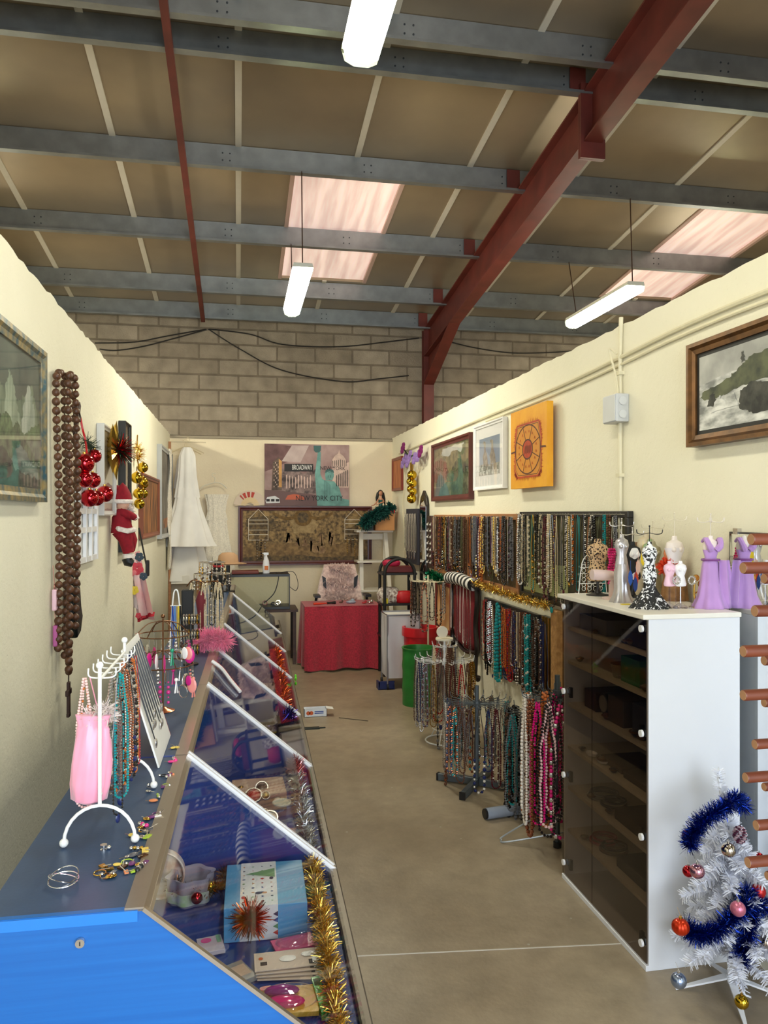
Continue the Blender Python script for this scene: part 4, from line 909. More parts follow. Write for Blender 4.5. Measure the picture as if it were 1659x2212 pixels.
for s, lab in ((0, 'ivory lace strip hanging down the wall beside the white dresses'),):
    m = MB(); 
    m.sheet(lambda a, b: (LWX+.04+.02*math.sin(a*10+b*9), 9.5+a*.28, 2.58-b*1.45), 10, 30); o = m.build('lace_strip', LACE, solid=.004); tag(o, lab, 'lace')
for i, x in enumerate((-.78, -.66)):
    pass
t = T('wooden_rack', (-.6, 9.9, 0), 'simple wooden clothes rack holding the white dresses in the corner', 'clothes rack')
m = MB(); m.cyl((-.84, 9.9, zt+.08), (-.40, 9.9, zt+.08), .008, 10); m.build('rail', F(222, 208, 180), t)
for x in (-.84, -.5): m = MB(); m.b2((x-.015, 9.885, 0), (x+.015, 9.915, zt+.08 if x < -.6 else 1.1)); m.build('post', WOOD, t, False)
m = MB(); m.b2((-.82, 9.87, .93), (-.6, 9.885, 1.03)); o = m.build('paper_label', F(236, 232, 222)); tag(o, 'blank white paper card fixed under the white dresses', 'card')
# ================================================================ NECKLACES
PALC = {'black': mat('bead_black', rgb(26, 22, 22), .2, coat=.5), 'brown': mat('bead_brown', rgb(92, 54, 34), .3, coat=.3), 'cream': mat('bead_cream', rgb(226, 208, 172), .35), 'turquoise': mat('bead_turquoise', rgb(20, 146, 150), .3), 'red': mat('bead_red', rgb(176, 28, 34), .25, coat=.3), 'amber': mat('bead_amber', rgb(196, 106, 44), .25, coat=.3), 'silver': SILVER, 'gold': GOLD, 'pearl white': mat('bead_pearl', rgb(234, 226, 214), .2, coat=.4), 'olive': mat('bead_olive', rgb(92, 92, 52), .35), 'purple': mat('bead_purple', rgb(92, 50, 98), .3), 'pink': mat('bead_pink', rgb(226, 116, 150), .35), 'magenta': mat('bead_magenta', rgb(206, 16, 110), .25), 'navy': mat('bead_navy', rgb(28, 40, 92), .3), 'grey': mat('bead_grey', rgb(120, 120, 124), .3, .3), 'dark green': mat('bead_green', rgb(28, 66, 46), .3), 'burgundy': mat('bead_burgundy', rgb(90, 20, 34), .3), 'copper': mat('bead_copper', rgb(170, 104, 74), .25, .9), 'pale pink': mat('bead_pale_pink', rgb(236, 196, 190), .3)}
CORD = mat('dark_cord', rgb(40, 32, 30), .7)
STY = {}
def upath(L, w, vee=0.):
    n = 14; P = []
    for i in range(n): s = i/n; P.append(Vector((-w/2*min(1, s*2.2+.15), 0, -s*(L-w*.5))))
    for i in range(9):
        a = PI*i/8; P.append(Vector((-w/2*math.cos(a), 0, -(L-w*.5)-math.sin(a)*w*(.5+vee))))
    for i in range(n-1, -1, -1): s = i/n; P.append(Vector((w/2*min(1, s*2.2+.15), 0, -s*(L-w*.5))))
    return P
def proto(key, L, w, r, kind):
    random.seed(hash(key) % 1000 if False else len(STY)+40)
    m = MB(); P = upath(L, w)
    if kind == 'beads':
        beads(m, P, r, 0, 1.0, 6, 4, .1)
        if r < .01: Q = [Vector((q.x*.55, r*1.8, q.z*.93)) for q in P]; beads(m, Q, r*.8, 0, 1.1, 6, 4, .2, (5, 1.1, 1))
    elif kind == 'mixed':
        beads(m, P, r, 0, 1.05, 6, 4, .25, (3, 1.25, 1)); Q = [q*.86+Vector((0, r*1.6, 0)) for q in P]; beads(m, Q, r*.6, 1, 1.05, 5, 4, .2)
    elif kind == 'chain': m.tube(P, r*.45, 4, 0); m.sph((0, 0, -L-r*3.2), r*3.4, 1, 8, 6, (.8, .35, 1.2)); beads(m, P[11:-11], r*1.0, 0, 1.5, 5, 4)
    elif kind == 'cord':
        m.tube(P, r*.4, 5, 2); beads(m, P[9:-9], r*1.7, 0, 1.05, 7, 5, .2, (2, .7, 1))
    elif kind == 'bundle':
        for k in range(4):
            Q = upath(L*(1-.06*k), w*(1-.15*k)); Q = [q+Vector((random.uniform(-.004, .004), (k-1.5)*r*1.4, 0)) for q in Q]; beads(m, Q, r*.75, k % 2, 1.1, 5, 4)
    elif kind == 'grad':
        n = len(P)
        tot = sum((b-a).length for a, b in zip(P, P[1:])); s = 0; q = 0
        while s < tot:
            t_ = s/tot; rr = r*(.5+1.1*math.exp(-((t_-.5)/.2)**2)); s += rr; acc = 0
            for a, b in zip(P, P[1:]):
                l = (b-a).length
                if acc+l >= s: m.sph(a.lerp(b, (s-acc)/l), rr, 0 if q % 4 else 1, 7, 5); break
                acc += l
            q += 1; s += rr
    o = m.build('bead_necklace', [PALC['black'], PALC['silver'], CORD]); STY[key] = o; return o
for k_, a_ in {'s': (.46, .055, .0052, 'beads'), 'm': (.5, .06, .0078, 'beads'), 'l': (.44, .06, .011, 'beads'), 'x': (.48, .065, .0072, 'mixed'), 'c': (.52, .045, .0045, 'chain'), 'd': (.5, .06, .0065, 'cord'), 'b': (.45, .06, .0072, 'bundle'), 'g': (.42, .06, .011, 'grad'), 't': (.38, .05, .006, 'mixed')}.items(): proto(k_, *a_)
SNAME = {'s': 'fine beaded', 'm': 'round beaded', 'l': 'large beaded', 'x': 'mixed bead', 'c': 'thin chain pendant', 'd': 'corded bead', 'b': 'multi strand bead', 'g': 'graduated bead', 't': 'short bead'}
USED = set(); NCOUNT = [0]
def necklace(loc, rz, sty, c1, c2, label, group, sc=1.):
    src = STY[sty]
    if sty in USED:
        o = src.copy(); COL.objects.link(o)
    else: o = src; USED.add(sty)
    o.location = loc; o.rotation_euler = (0, 0, rz); o.scale = (sc, sc, sc); NCOUNT[0] += 1
    for i, c in enumerate((c1, c2)):
        o.material_slots[i].link = 'OBJECT'; o.material_slots[i].material = PALC[c]
    tag(o, '%s %s necklace, %s' % (c1, SNAME[sty], label), 'necklace', group); return o
def board_row(Yl, Yr, z, X, n, pal, stys, where, group, sc=(.85, 1.05), seed=0):
    random.seed(seed)
    for i in range(n):
        y = Yl+(Yr-Yl)*(i+.5)/n
        c1 = random.choice(pal); c2 = random.choice(pal)
        necklace((X-random.uniform(0, .02), y, z+random.uniform(-.008, .004)), PI/2+random.uniform(-.5, .5), random.choice(stys), c1, c2, '%s from left on the %s' % (ORD[i], where), group, random.uniform(*sc))
def nboard(label, yl, yr, z0, z1, fm, bm, fw=.045, depth=.035, group='necklace boards on the right wall', strip=None):
    t = T('necklace_board', (RWX, (yl+yr)/2, z0), label, 'display board', group)
    a, b = min(yl, yr), max(yl, yr)
    m = MB(); m.b2((RWX-depth*.5, a+.01, z0+.01), (RWX-.001, b-.01, z1-.01)); m.build('backing', bm, t, False)
    for nm, c in (('frame_rail', ((a, z1-fw), (b, z1))), ('frame_rail', ((a, z0), (b, z0+fw))), ('frame_stile', ((a, z0+fw), (a+fw, z1-fw))), ('frame_stile', ((b-fw, z0+fw), (b, z1-fw)))):
        m = MB(); m.b2((RWX-depth, c[0][0], c[0][1]), (RWX-.002, c[1][0], c[1][1])); m.build(nm, fm, t, False, bevel=.003)
    m = MB(); n = int((b-a)/.04)
    for i in range(n): y = a+(b-a)*(i+.5)/n; m.tube([(RWX-depth, y, z1-fw*.5), (RWX-depth-.03, y, z1-fw*.5), (RWX-depth-.032, y, z1-fw*.5+.008)], .0018, 4)
    m.build('hooks', SILVER, t, kind='stuff')
    if strip: strip(t, a, b, z0, z1)
    return t
DARKPAL = ['black', 'brown', 'black', 'olive', 'cream', 'brown', 'amber', 'silver', 'black', 'burgundy', 'gold', 'grey']
CORK = mat('dark_cork', rgb(92, 74, 48), .9, 0, 40, .3)
MIDB = art('dark_poster', rgb(38, 34, 24), rgb(96, 92, 52), 7)
nboard('wide pine framed board crowded with necklaces, farther of the two pine ones', 7.78, 6.56, 1.205, 1.79, WOOD, CORK)
nboard('pine framed board crowded with necklaces next to the black framed one', 6.53, 5.33, 1.205, 1.80, WOOD, CORK)
def whitestrip(t, a, b, z0, z1):
    m = MB(); m.b2((RWX-.02, 4.5, z0+.05), (RWX-.012, b-.05, z0+.26)); m.build('pale_panel', art('pale_green_panel', rgb(190, 196, 150), rgb(150, 156, 90), 3), t, False)
nboard('long black framed board of necklaces behind the vertical conduit', 5.30, 3.72, 1.21, 1.815, F(30, 28, 28, .35), MIDB, .035, strip=whitestrip)
board_row(7.74, 6.60, 1.77, RWX-.045, 34, DARKPAL+['cream', 'olive'], 'smxxdcb', 'far pine board', 'necklaces on the far pine board', (.9, 1.1), 1)
board_row(6.49, 5.37, 1.775, RWX-.045, 34, DARKPAL+['black', 'amber', 'purple', 'pearl white'], 'smxxdcbgl', 'near pine board', 'necklaces on the near pine board', (.85, 1.12), 2)
board_row(5.26, 3.80, 1.79, RWX-.045, 38, DARKPAL+['pearl white', 'turquoise', 'silver', 'silver'], 'smcxdccb', 'black framed board', 'necklaces on the black framed board', (.75, 1.15), 3)
# lower board
nboard('black board of colourful necklaces low on the right wall beside the red panel', 6.12, 4.95, .56, 1.11, F(22, 20, 22, .3), art('brown_poster', rgb(60, 34, 24), rgb(110, 72, 50), 5), .05)
random.seed(9)
LOWP = ['brown', 'silver', 'silver', 'cream', 'copper', 'amber', 'red', 'pearl white', 'brown', 'turquoise', 'black', 'black', 'silver', 'navy']
n = 28
for i in range(n):
    y = 6.08-(6.08-4.72)*(i+.5)/n; c = 'turquoise' if i in (7, 8, 20, 21) else LOWP[min(len(LOWP)-1, int(i/n*len(LOWP)))] if random.random() < .6 else random.choice(LOWP)
    necklace((RWX-.05-random.uniform(0, .02), y, 1.09+random.uniform(-.01, .01)), PI/2+random.uniform(-.4, .4), 'l' if i in (7, 8) else random.choice('smxcdbl'), c, random.choice(LOWP), '%s from left on the low black board' % ORD[i], 'necklaces on the low black board', 1.3 if i in (7, 8) else random.uniform(.9, 1.2) + (.12 if i > 20 else 0))
# carved gilt plank frame
t = T('carved_plank', (RWX, 4.72, .6), 'worn carved pine plank frame standing right of the low black board', 'frame')
m = MB(); m.b2((RWX-.05, 4.60, .60), (RWX, 4.70, 1.18)); m.build('plank', mat('carved_pine', rgb(150, 106, 58), .6, 0, 30, 0, .8, 40, col2=rgb(186, 140, 84)), t, False, bevel=.006)
m = MB(); m.b2((RWX-.045, 4.70, .60), (RWX-.01, 4.88, 1.12)); m.build('dark_moulding', F(30, 24, 22, .3), t, False, bevel=.004)
for i in range(3): m = MB(); y = 4.72+.05*i; m.b2((RWX-.055, y, .6), (RWX-.045, y+.012, 1.12)); m.build('moulding_bead', GOLD, t, False)
# gold garland along the top of the low boards
def garland(name, path, R, n, M_, label, w=.004, group=None, cat='tinsel', droop=0.):
    m = MB(); pth = sag(path, 6); m.tube(pth, R*.12, 5); m.fuzz(pth, R, n, w, 0, .3, droop)
    o = m.build(name, M_, smooth=False); center_origin(o, path[0]); tag(o, label, cat, group); return o
random.seed(31)
garland('tinsel_garland', [onx(u, v, RWX-.08) for u, v in ((990, 1247), (1040, 1264), (1080, 1278), (1130, 1295), (1182, 1308))], .045, 1500, GOLDT, 'gold tinsel garland draped between the upper and lower necklace boards', .005)
p_ = onx(937, 1245, RWX-.1)
garland('tinsel_ball', [p_+Vector((0, .2, 0)), p_+Vector((0, 0, .01)), p_+Vector((0, -.25, -.01))], .06, 700, mat('green_tinsel', rgb(10, 120, 84), .2, .9), 'shiny green tinsel bunch above the far necklace carousel', .008)
# red upholstered panel with zebra bolster
t = T('upholstered_panel', (RWX, 6.7, .5), 'burgundy padded backrest panel with carved black frame on the right wall', 'backrest panel')
ya, yb = 7.02, 6.30
BURG = mat('burgundy_velvet', rgb(118, 14, 30), .8, 0, 30, .12, sheen=.0)
m = MB()
def pad(a, b):
    y = ya+(yb-ya)*a; z = .63+.53*b; e = max(0, 1-(2*a-1)**6)*max(0, 1-(2*b-1)**6)
    return (RWX-.012-.05*e**.5, y, z-.05*math.sin(PI*a)*(1-b))
m.sheet(pad, 16, 16); m.build('padding', BURG, t)
CARV = mat('carved_black_wood', rgb(28, 20, 18), .35)
for y, s in ((ya, 1), (yb, -1)):
    m = MB(); m.tube(sag([(RWX-.04, y, 1.18), (RWX-.045, y+s*.03, 1.05), (RWX-.045, y-s*.015, .85), (RWX-.045, y+s*.02, .66), (RWX-.045, y-s*.01, .58)]), .022, 8); m.build('carved_stile', CARV, t)
    m = MB(); m.tube(sag([(RWX-.045, y-s*.01, .58), (RWX-.06, y+s*.02, .48), (RWX-.05, y-s*.01, .42), (RWX-.04, y+s*.03, .39), (RWX-.04, y+s*.045, .42)]), [.02]*32+[.028], 8) if False else m.tube(sag([(RWX-.045, y-s*.01, .58), (RWX-.06, y+s*.02, .48), (RWX-.05, y-s*.01, .42), (RWX-.04, y+s*.03, .39), (RWX-.04, y+s*.045, .42)]), .02, 8); m.build('scroll_foot', CARV, t)
m = MB(); m.tube(sag([(RWX-.03, ya, .62), (RWX-.03, (ya+yb)/2, .565), (RWX-.03, yb, .62)]), .018, 8); m.build('lower_rail', CARV, t)
ZEB = mat('zebra_cloth', rgb(24, 22, 24), .7)
def _zeb():
    nt = ZEB.node_tree; N = nt.nodes; L = nt.links; p = N['Principled BSDF']; tc = N.new('ShaderNodeTexCoord'); w = N.new('ShaderNodeTexWave'); w.bands_direction = 'Y'
    w.inputs['Scale'].default_value = 3.2; w.inputs['Distortion'].default_value = 2; w.inputs['Detail'].default_value = 1; L.new(tc.outputs['Object'], w.inputs['Vector'])
    r = N.new('ShaderNodeValToRGB'); r.color_ramp.interpolation = 'CONSTANT'; r.color_ramp.elements[1].position = .5; r.color_ramp.elements[0].color = (.01, .01, .01, 1); r.color_ramp.elements[1].color = (.8, .78, .75, 1)
    L.new(w.outputs['Fac'], r.inputs[0]); L.new(r.outputs[0], p.inputs['Base Color'])
_zeb()
t = T('bolster', (RWX-.08, 6.66, 1.19), 'zebra striped bolster lying along the top of the burgundy panel', 'bolster')
m = MB(); m.tube(sag([(RWX-.075, 7.06, 1.19), (RWX-.08, 7.0, 1.2), (RWX-.085, 6.7, 1.215), (RWX-.08, 6.4, 1.2), (RWX-.07, 6.3, 1.195)]), .055, 16); m.build('bolster_cover', ZEB, t)
m = MB(); m.tube(sag([(RWX-.07, 6.31, 1.2), (RWX-.07, 6.2, 1.185)]), .03, 8); m.build('bolster_end', F(40, 34, 30), t)
random.seed(12)
for i in range(7):
    necklace((RWX-.085, 6.95-.1*i, 1.15), PI/2, 'c', random.choice(['silver', 'silver', 'copper', 'pearl white']), 'silver', '%s from left over the burgundy panel' % ORD[i], 'necklaces over the burgundy panel', random.uniform(.7, 1.05))
# small red framed board partly hidden
picture('framed_picture', 'small red framed picture low on the wall behind hanging necklaces', 'R', 7.75, 7.18, .62, 1.12, .03, .04, mat('red_frame', rgb(130, 36, 24), .4), art('peach_print', rgb(226, 160, 100), rgb(240, 206, 150), 4), group='pictures on the right wall')
# dark leaning necklace panel, carved tall mirror
def Yr(u): return onx(u, 1200, RWX).y
t = T('velvet_jewellery_display', (RWX, 8.7, 1.2), 'dark grey velvet panel hung with silver chains beyond the tall carved mirror', 'display board')
m = MB(); y0, y1 = Yr(886), Yr(911); m.b2((RWX-.05, y1, 1.22), (RWX-.002, y0, 1.86)); m.build('velvet_panel', F(52, 50, 60, .8), t, False, bevel=.004)
for i in range(9): necklace((RWX-.065, y1+(y0-y1)*(i+.5)/9, 1.80), PI/2, 'c' if i % 2 else 's', 'silver', 'silver', '%s from right on the dark grey panel' % ORD[i], 'chains on the dark grey panel', .95)
t = T('carved_mirror', (RWX, 8.2, 1.1), 'tall narrow arched mirror in carved dark wood on the right wall', 'mirror')
y1, y0 = Yr(928), Yr(912)+.0; zc = 1.98
pts = [(y1, 1.0), (y0, 1.0), (y0, 1.9), (y0-.04, 1.98), ((y0+y1)/2+.06, 2.02), ((y0+y1)/2, 2.06), ((y0+y1)/2-.06, 2.02), (y1+.04, 1.98), (y1, 1.9)]
m = MB(); m.prism([(RWX-.002, a, b) for a, b in pts], (-.03, 0, 0)); m.build('carved_frame', CARV, t, False, bevel=.006)
m = MB(); m.prism([(RWX-.0325, a, b) for a, b in ((y1+.04, 1.05), (y0-.04, 1.05), (y0-.04, 1.88), ((y0+y1)/2, 1.97), (y1+.04, 1.88))], (-.002, 0, 0)); m.build('mirror_plate', MIRROR, t, False)
# narrow board with silver brooches
t = T('brooch_board', (RWX, 8.0, 1.2), 'narrow dark board pinned with silver and white brooches left of the pine boards', 'display board')
y1, y0 = 7.82, 8.08; m = MB(); m.b2((RWX-.03, y1, 1.22), (RWX-.002, y0, 1.78)); m.build('board_panel', F(64, 44, 34, .7), t, False)
random.seed(8)
for i in range(14):
    m = MB(); y = y1+.06+.13*(i % 2); z = 1.70-.067*(i//2); m.sph((RWX-.04, y, z), .026, 0, 8, 5, (.35, 1, .6)); m.sph((RWX-.045, y+.01, z-.014), .013, 1, 8, 5); o = m.build('brooch', [SILVER, F(236, 232, 226)]); center_origin(o, (RWX-.04, y, z)); tag(o, 'silver brooch in the %s row from the top of the narrow dark board, %s' % (ORD[i//2], ['nearer side', 'farther side'][i % 2]), 'brooch', 'brooches on the narrow dark board')
# ================================================================ FLOOR CAROUSELS
def carousel(name, label, c, tiers, ztop, M_, base, pal, stys, where, per=1, seed=0, sc=(.9, 1.1), rp=.012):
    random.seed(seed); c = Vector(c); t = T(name, c, label, 'necklace stand', 'necklace stands on the floor')
    m = MB(); m.cyl(c+Vector((0, 0, .02)), c+Vector((0, 0, ztop)), rp, 12); m.build('pole', M_, t)
    base(t, c)
    k = 0
    for (z, R_, n) in tiers:
        m = MB(); m.cyl(c+Vector((0, 0, z-.02)), c+Vector((0, 0, z+.02)), rp*1.8, 12)
        for i in range(n):
            a = 2*PI*i/n+.2; d = Vector((math.cos(a), math.sin(a), 0))
            m.tube([c+d*rp+Vector((0, 0, z)), c+d*R_*.9+Vector((0, 0, z+.01)), c+d*R_+Vector((0, 0, z+.02)), c+d*(R_+.004)+Vector((0, 0, z+.045))], .0028, 5)
        m.build('arm_ring', M_, t)
        for i in range(n):
            a = 2*PI*i/n+.2; d = Vector((math.cos(a), math.sin(a), 0))
            for j in range(per):
                rr = R_*(.93-.22*j); cl = random.choice(pal)
                necklace(c+d*rr+Vector((0, 0, z+.008)), a+PI/2+random.uniform(-.3, .3), random.choice(stys), cl, random.choice(pal), '%s on the %s' % (ORD[k], where), 'necklaces on the '+where, random.uniform(*sc)); k += 1
def cross_base(n=4, L=.28, h=.045, M_=GREYST, a0=.35):
    def f(t, c):
        for k in range(n):
            a = a0+k*2*PI/n; d = Vector((math.cos(a), math.sin(a), 0))
            m = MB(); m.beam(c+d*.02+Vector((0, 0, h/2+.012)), c+d*L+Vector((0, 0, h/2+.002)), .035, h); m.build('foot', M_, t, False, bevel=.003)
            m = MB(); m.beam(c+d*L+Vector((0, 0, h/2+.002)), c+d*(L+.012)+Vector((0, 0, h/2+.002)), .038, h+.003); m.build('foot_cap', BLACK, t, False)
    return f
def ring_base(R_=.13, M_=WHITEMET):
    def f(t, c):
        m = MB(); m.torus(c+Vector((0, 0, .006)), R_, .006, 0, 32, 6); m.torus(c+Vector((0, 0, .10)), R_*.62, .004, 0, 24, 6)
        for k in range(3): a = k*2*PI/3; d = Vector((math.cos(a), math.sin(a), 0)); m.tube([c+d*R_+Vector((0, 0, .006)), c+d*R_*.62+Vector((0, 0, .1)), c+Vector((0, 0, .12))], .004, 5)
        m.build('base_ring', M_, t)
    return f
def tripod_base(t, c):
    for k in range(3):
        a = 2.7+k*2*PI/3; d = Vector((math.cos(a), math.sin(a), 0)); e = Vector((-d.y, d.x, 0))
        m = MB(); m.tube(sag([c+d*.015+Vector((0, 0, .22)), c+d*.28-e*.02+Vector((0, 0, .03)), c+d*.30+Vector((0, 0, .008)), c+d*.27+e*.03+Vector((0, 0, .012)), c+d*.015+Vector((0, 0, .07))]), .0045, 6); m.build('wire_leg', F(176, 182, 186, .35, .5), t)
    m = MB(); m.cyl(c+Vector((0, 0, .2)), c+Vector((0, 0, .24)), .018, 12); m.cyl(c, c+Vector((0, 0, .03)), .022, 12); m.build('collar', BLACK, t)
ca = onz(960, 1600, 0)
MIX = ['black', 'silver', 'brown', 'silver', 'grey', 'copper', 'gold', 'red', 'pale pink', 'cream', 'navy', 'burgundy']
carousel('necklace_carousel', 'white wire necklace carousel with round top disc, farthest floor stand', (ca.x, ca.y, 0), [(.63, .235, 18), (.74, .10, 8)], .80, WHITEMET, ring_base(.15), MIX+['silver'], 'sscxdbb', 'white wire carousel', 1, 5, (1.0, 1.5), .009)
t = T('round_mirror', (ca.x, ca.y, .8), 'small round ivory disc on top of the white wire carousel', 'disc')
m = MB(); m.cyl((ca.x, ca.y, .80), (ca.x, ca.y, .815), .07, 24); m.build('tray_disc', F(232, 224, 200), t)
m = MB(); m.cyl((ca.x-.02, ca.y, .865), (ca.x-.02, ca.y-.015, .865), .045, 24); m.build('upright_disc', F(236, 226, 206), t)
cb = onz(1030, 1698, 0)
carousel('necklace_carousel', 'grey necklace stand with bare pole top and cross foot, middle of the floor', (cb.x, cb.y, 0), [(.545, .22, 22)], .665, GREYST, cross_base(4, .27, .045, GREYST, 2.5), ['silver', 'black', 'grey', 'brown', 'turquoise', 'navy', 'silver', 'burgundy', 'copper', 'pearl white'], 'tbtsxdb', 'grey cross footed stand', 1, 6, (.8, 1.2), .014)
cc = onz(1100, 1778, 0); cc = Vector((cc.x+.18, cc.y+.12, 0))
def tube_base(t, c):
    for a, L in ((3.3, .30), (1.2, .25), (5.2, .2)):
        d = Vector((math.cos(a), math.sin(a), 0)); m = MB(); m.cyl(c+d*.03+Vector((0, 0, .035)), c+d*L+Vector((0, 0, .035)), .033, 14); m.build('padded_foot', mat('grey_foam_sleeve', rgb(138, 146, 160), .6), t)
        m = MB(); m.cyl(c+d*L+Vector((0, 0, .035)), c+d*(L+.012)+Vector((0, 0, .035)), .03, 14); m.build('foot_cap', BLACK, t)
carousel('necklace_carousel', 'stand of long black necklaces with grey padded tube feet', (cc.x, cc.y, 0), [(.60, .16, 15)], .64, GREYST, tube_base, ['black', 'black', 'black', 'brown', 'navy', 'turquoise', 'dark green', 'grey'], 'xmlb', 'padded foot stand', 1, 7, (1.1, 1.4), .012)
ce = onz(1204, 1830, 0)
carousel('necklace_carousel', 'tall necklace stand with wire tripod feet beside the white cabinet', (ce.x, ce.y, 0), [(.80, .19, 18), (.83, .09, 8)], .93, F(84, 92, 98, .35, .6), tripod_base, ['black', 'pearl white', 'magenta', 'red', 'amber', 'black', 'pearl white', 'black', 'silver', 'copper', 'navy', 'black', 'black', 'pale pink'], 'mxxsbbds', 'tripod stand beside the cabinet', 1, 8, (1.15, 1.55), .014)
# distant carousel by the black rack
cf = Vector((1.83, 7.33, 0))
carousel('necklace_carousel', 'cream necklace stand behind the red bin', cf, [(1.13, .18, 14)], 1.2, F(226, 214, 180), ring_base(.10, F(226, 214, 180)), ['brown', 'black', 'grey', 'cream', 'silver', 'copper', 'black'], 'ttsxd', 'cream stand behind the red bin', 1, 9, (.8, 1.0), .009)
print('NECKLACES', NCOUNT[0])

# ================================================================ BACK CORNER FURNITURE (right)
WL = F(232, 226, 214, .45)
t = T('ladder_shelf', (1.75, 9.85, 0), 'white wooden ladder shelf in the back right corner', 'shelf')
LX0, LX1, LY = 1.50, 1.98, 9.85
for x in (LX0+.03, LX1-.03):
    s = .05 if x < 1.7 else -.05
    m = MB(); m.beam((x, LY-.28, 0), (x+s, LY+.1, 1.58), .05, .022, 0, (0, 1, 0)); m.build('front_leg', WL, t, False)
    m = MB(); m.beam((x+s*.5, LY+.2, 0), (x+s, LY+.16, 1.55), .04, .022, 0, (0, 1, 0)); m.build('rear_leg', WL, t, False)
for z, d in ((.35, .42), (.8, .36), (1.17, .30), (1.56, .24)):
    m = MB(); m.b2((LX0, LY+.2-d, z), (LX1, LY+.2, z+.025)); m.build('shelf_board', WL, t, False, bevel=.003)
m = MB(); m.b2((LX0+.1, LY+.17, 1.46), (LX1-.1, LY+.185, 1.54)); m.build('cross_rail', WL, t, False)
t = T('storage_box', (1.86, 9.86, 1.586), 'orange brown box with red lid on top of the ladder shelf', 'box')
m = MB(); m.b2((1.73, 9.72, 1.586), (1.98, 9.98, 1.81)); m.build('box_body', F(200, 140, 84), t, False, bevel=.003)
m = MB(); m.b2((1.725, 9.715, 1.81), (1.985, 9.985, 1.85)); m.build('box_lid', F(198, 30, 32), t, False, bevel=.003)
t = T('storage_box', (1.66, 9.86, 1.586), 'small dark box beside the orange brown box on the ladder shelf', 'box')
m = MB(); m.b2((1.60, 9.75, 1.586), (1.71, 9.95, 1.79)); m.build('box_body', F(30, 30, 32, .4), t, False, bevel=.003)
# seated doll in green gown
DX, DY, DZ = 1.80, 9.74, 1.855
t = T('doll', (DX, DY, DZ), 'doll with long black hair in a dark green tulle gown seated on the red box', 'doll')
SKN = F(196, 138, 106, .5); GRN = mat('green_tulle', rgb(12, 74, 66), .7, 0, 20, .3); GSAT = mat('green_satin', rgb(8, 80, 74), .35)
m = MB(); m.tube([(DX, DY, DZ), (DX, DY, DZ+.06), (DX+.005, DY, DZ+.13), (DX, DY, DZ+.155), (DX, DY, DZ+.18)], [.035, .022, .032, .014, .012], 12); m.sph((DX, DY-.004, DZ+.21), .030, 0, 16, 12, (.85, .95, 1.15)); m.sph((DX, DY-.033, DZ+.206), .005, 0, 6, 5)
m.tube([(DX-.03, DY, DZ+.13), (DX-.065, DY-.03, DZ+.08), (DX-.10, DY-.06, DZ+.055), (DX-.13, DY-.07, DZ+.05)], [.01, .009, .007, .006], 8); m.tube([(DX+.03, DY, DZ+.13), (DX+.03, DY-.06, DZ+.1), (DX-.04, DY-.09, DZ+.075), (DX-.075, DY-.09, DZ+.06)], [.01, .009, .007, .006], 8)
m.build('body', SKN, t)
m = MB(); m.sph((DX, DY+.012, DZ+.222), .034, 0, 14, 10, (1, 1, 1.05)); m.tube([(DX-.028, DY+.01, DZ+.22), (DX-.045, DY+.01, DZ+.15), (DX-.05, DY+.01, DZ+.09)], [.02, .02, .006], 8); m.tube([(DX+.028, DY+.01, DZ+.22), (DX+.045, DY+.01, DZ+.14), (DX+.06, DY+.01, DZ+.06)], [.02, .022, .008], 8); m.build('hair', F(20, 16, 18, .3), t)
m = MB()
for s in (-1, 1): m.sph((DX+s*.010, DY-.031, DZ+.214), .004, 0, 8, 5, (1.2, .5, .7))
m.build('eyes', BLACK, t, kind='stuff')
m = MB(); m.sph((DX, DY-.032, DZ+.192), .005, 0, 8, 5, (1.3, .5, .5)); m.build('mouth', F(170, 30, 50), t)
m = MB(); m.torus((DX, DY-.01, DZ+.24), .024, .003, 0, 16, 5); m.build('headband', SILVER, t)
m = MB(); m.tube([(DX, DY, DZ+.0), (DX, DY, DZ+.06), (DX+.005, DY, DZ+.125)], [.037, .025, .036], 14); m.build('bodice', GSAT, t)
m = MB(); m.fuzz([(DX+.08, DY-.02, DZ-.02), (DX, DY-.06, DZ-.01), (DX-.1, DY-.08, DZ-.06), (DX-.19, DY-.1, DZ-.12), (DX-.24, DY-.1, DZ-.18)], .10, 1500, .022, 0, .4, .25)
m.fuzz([(DX+.1, DY, DZ+.05), (DX+.16, DY-.02, DZ-.0)], .07, 300, .02)
m.build('tulle_skirt', GRN, t, False, kind='stuff')
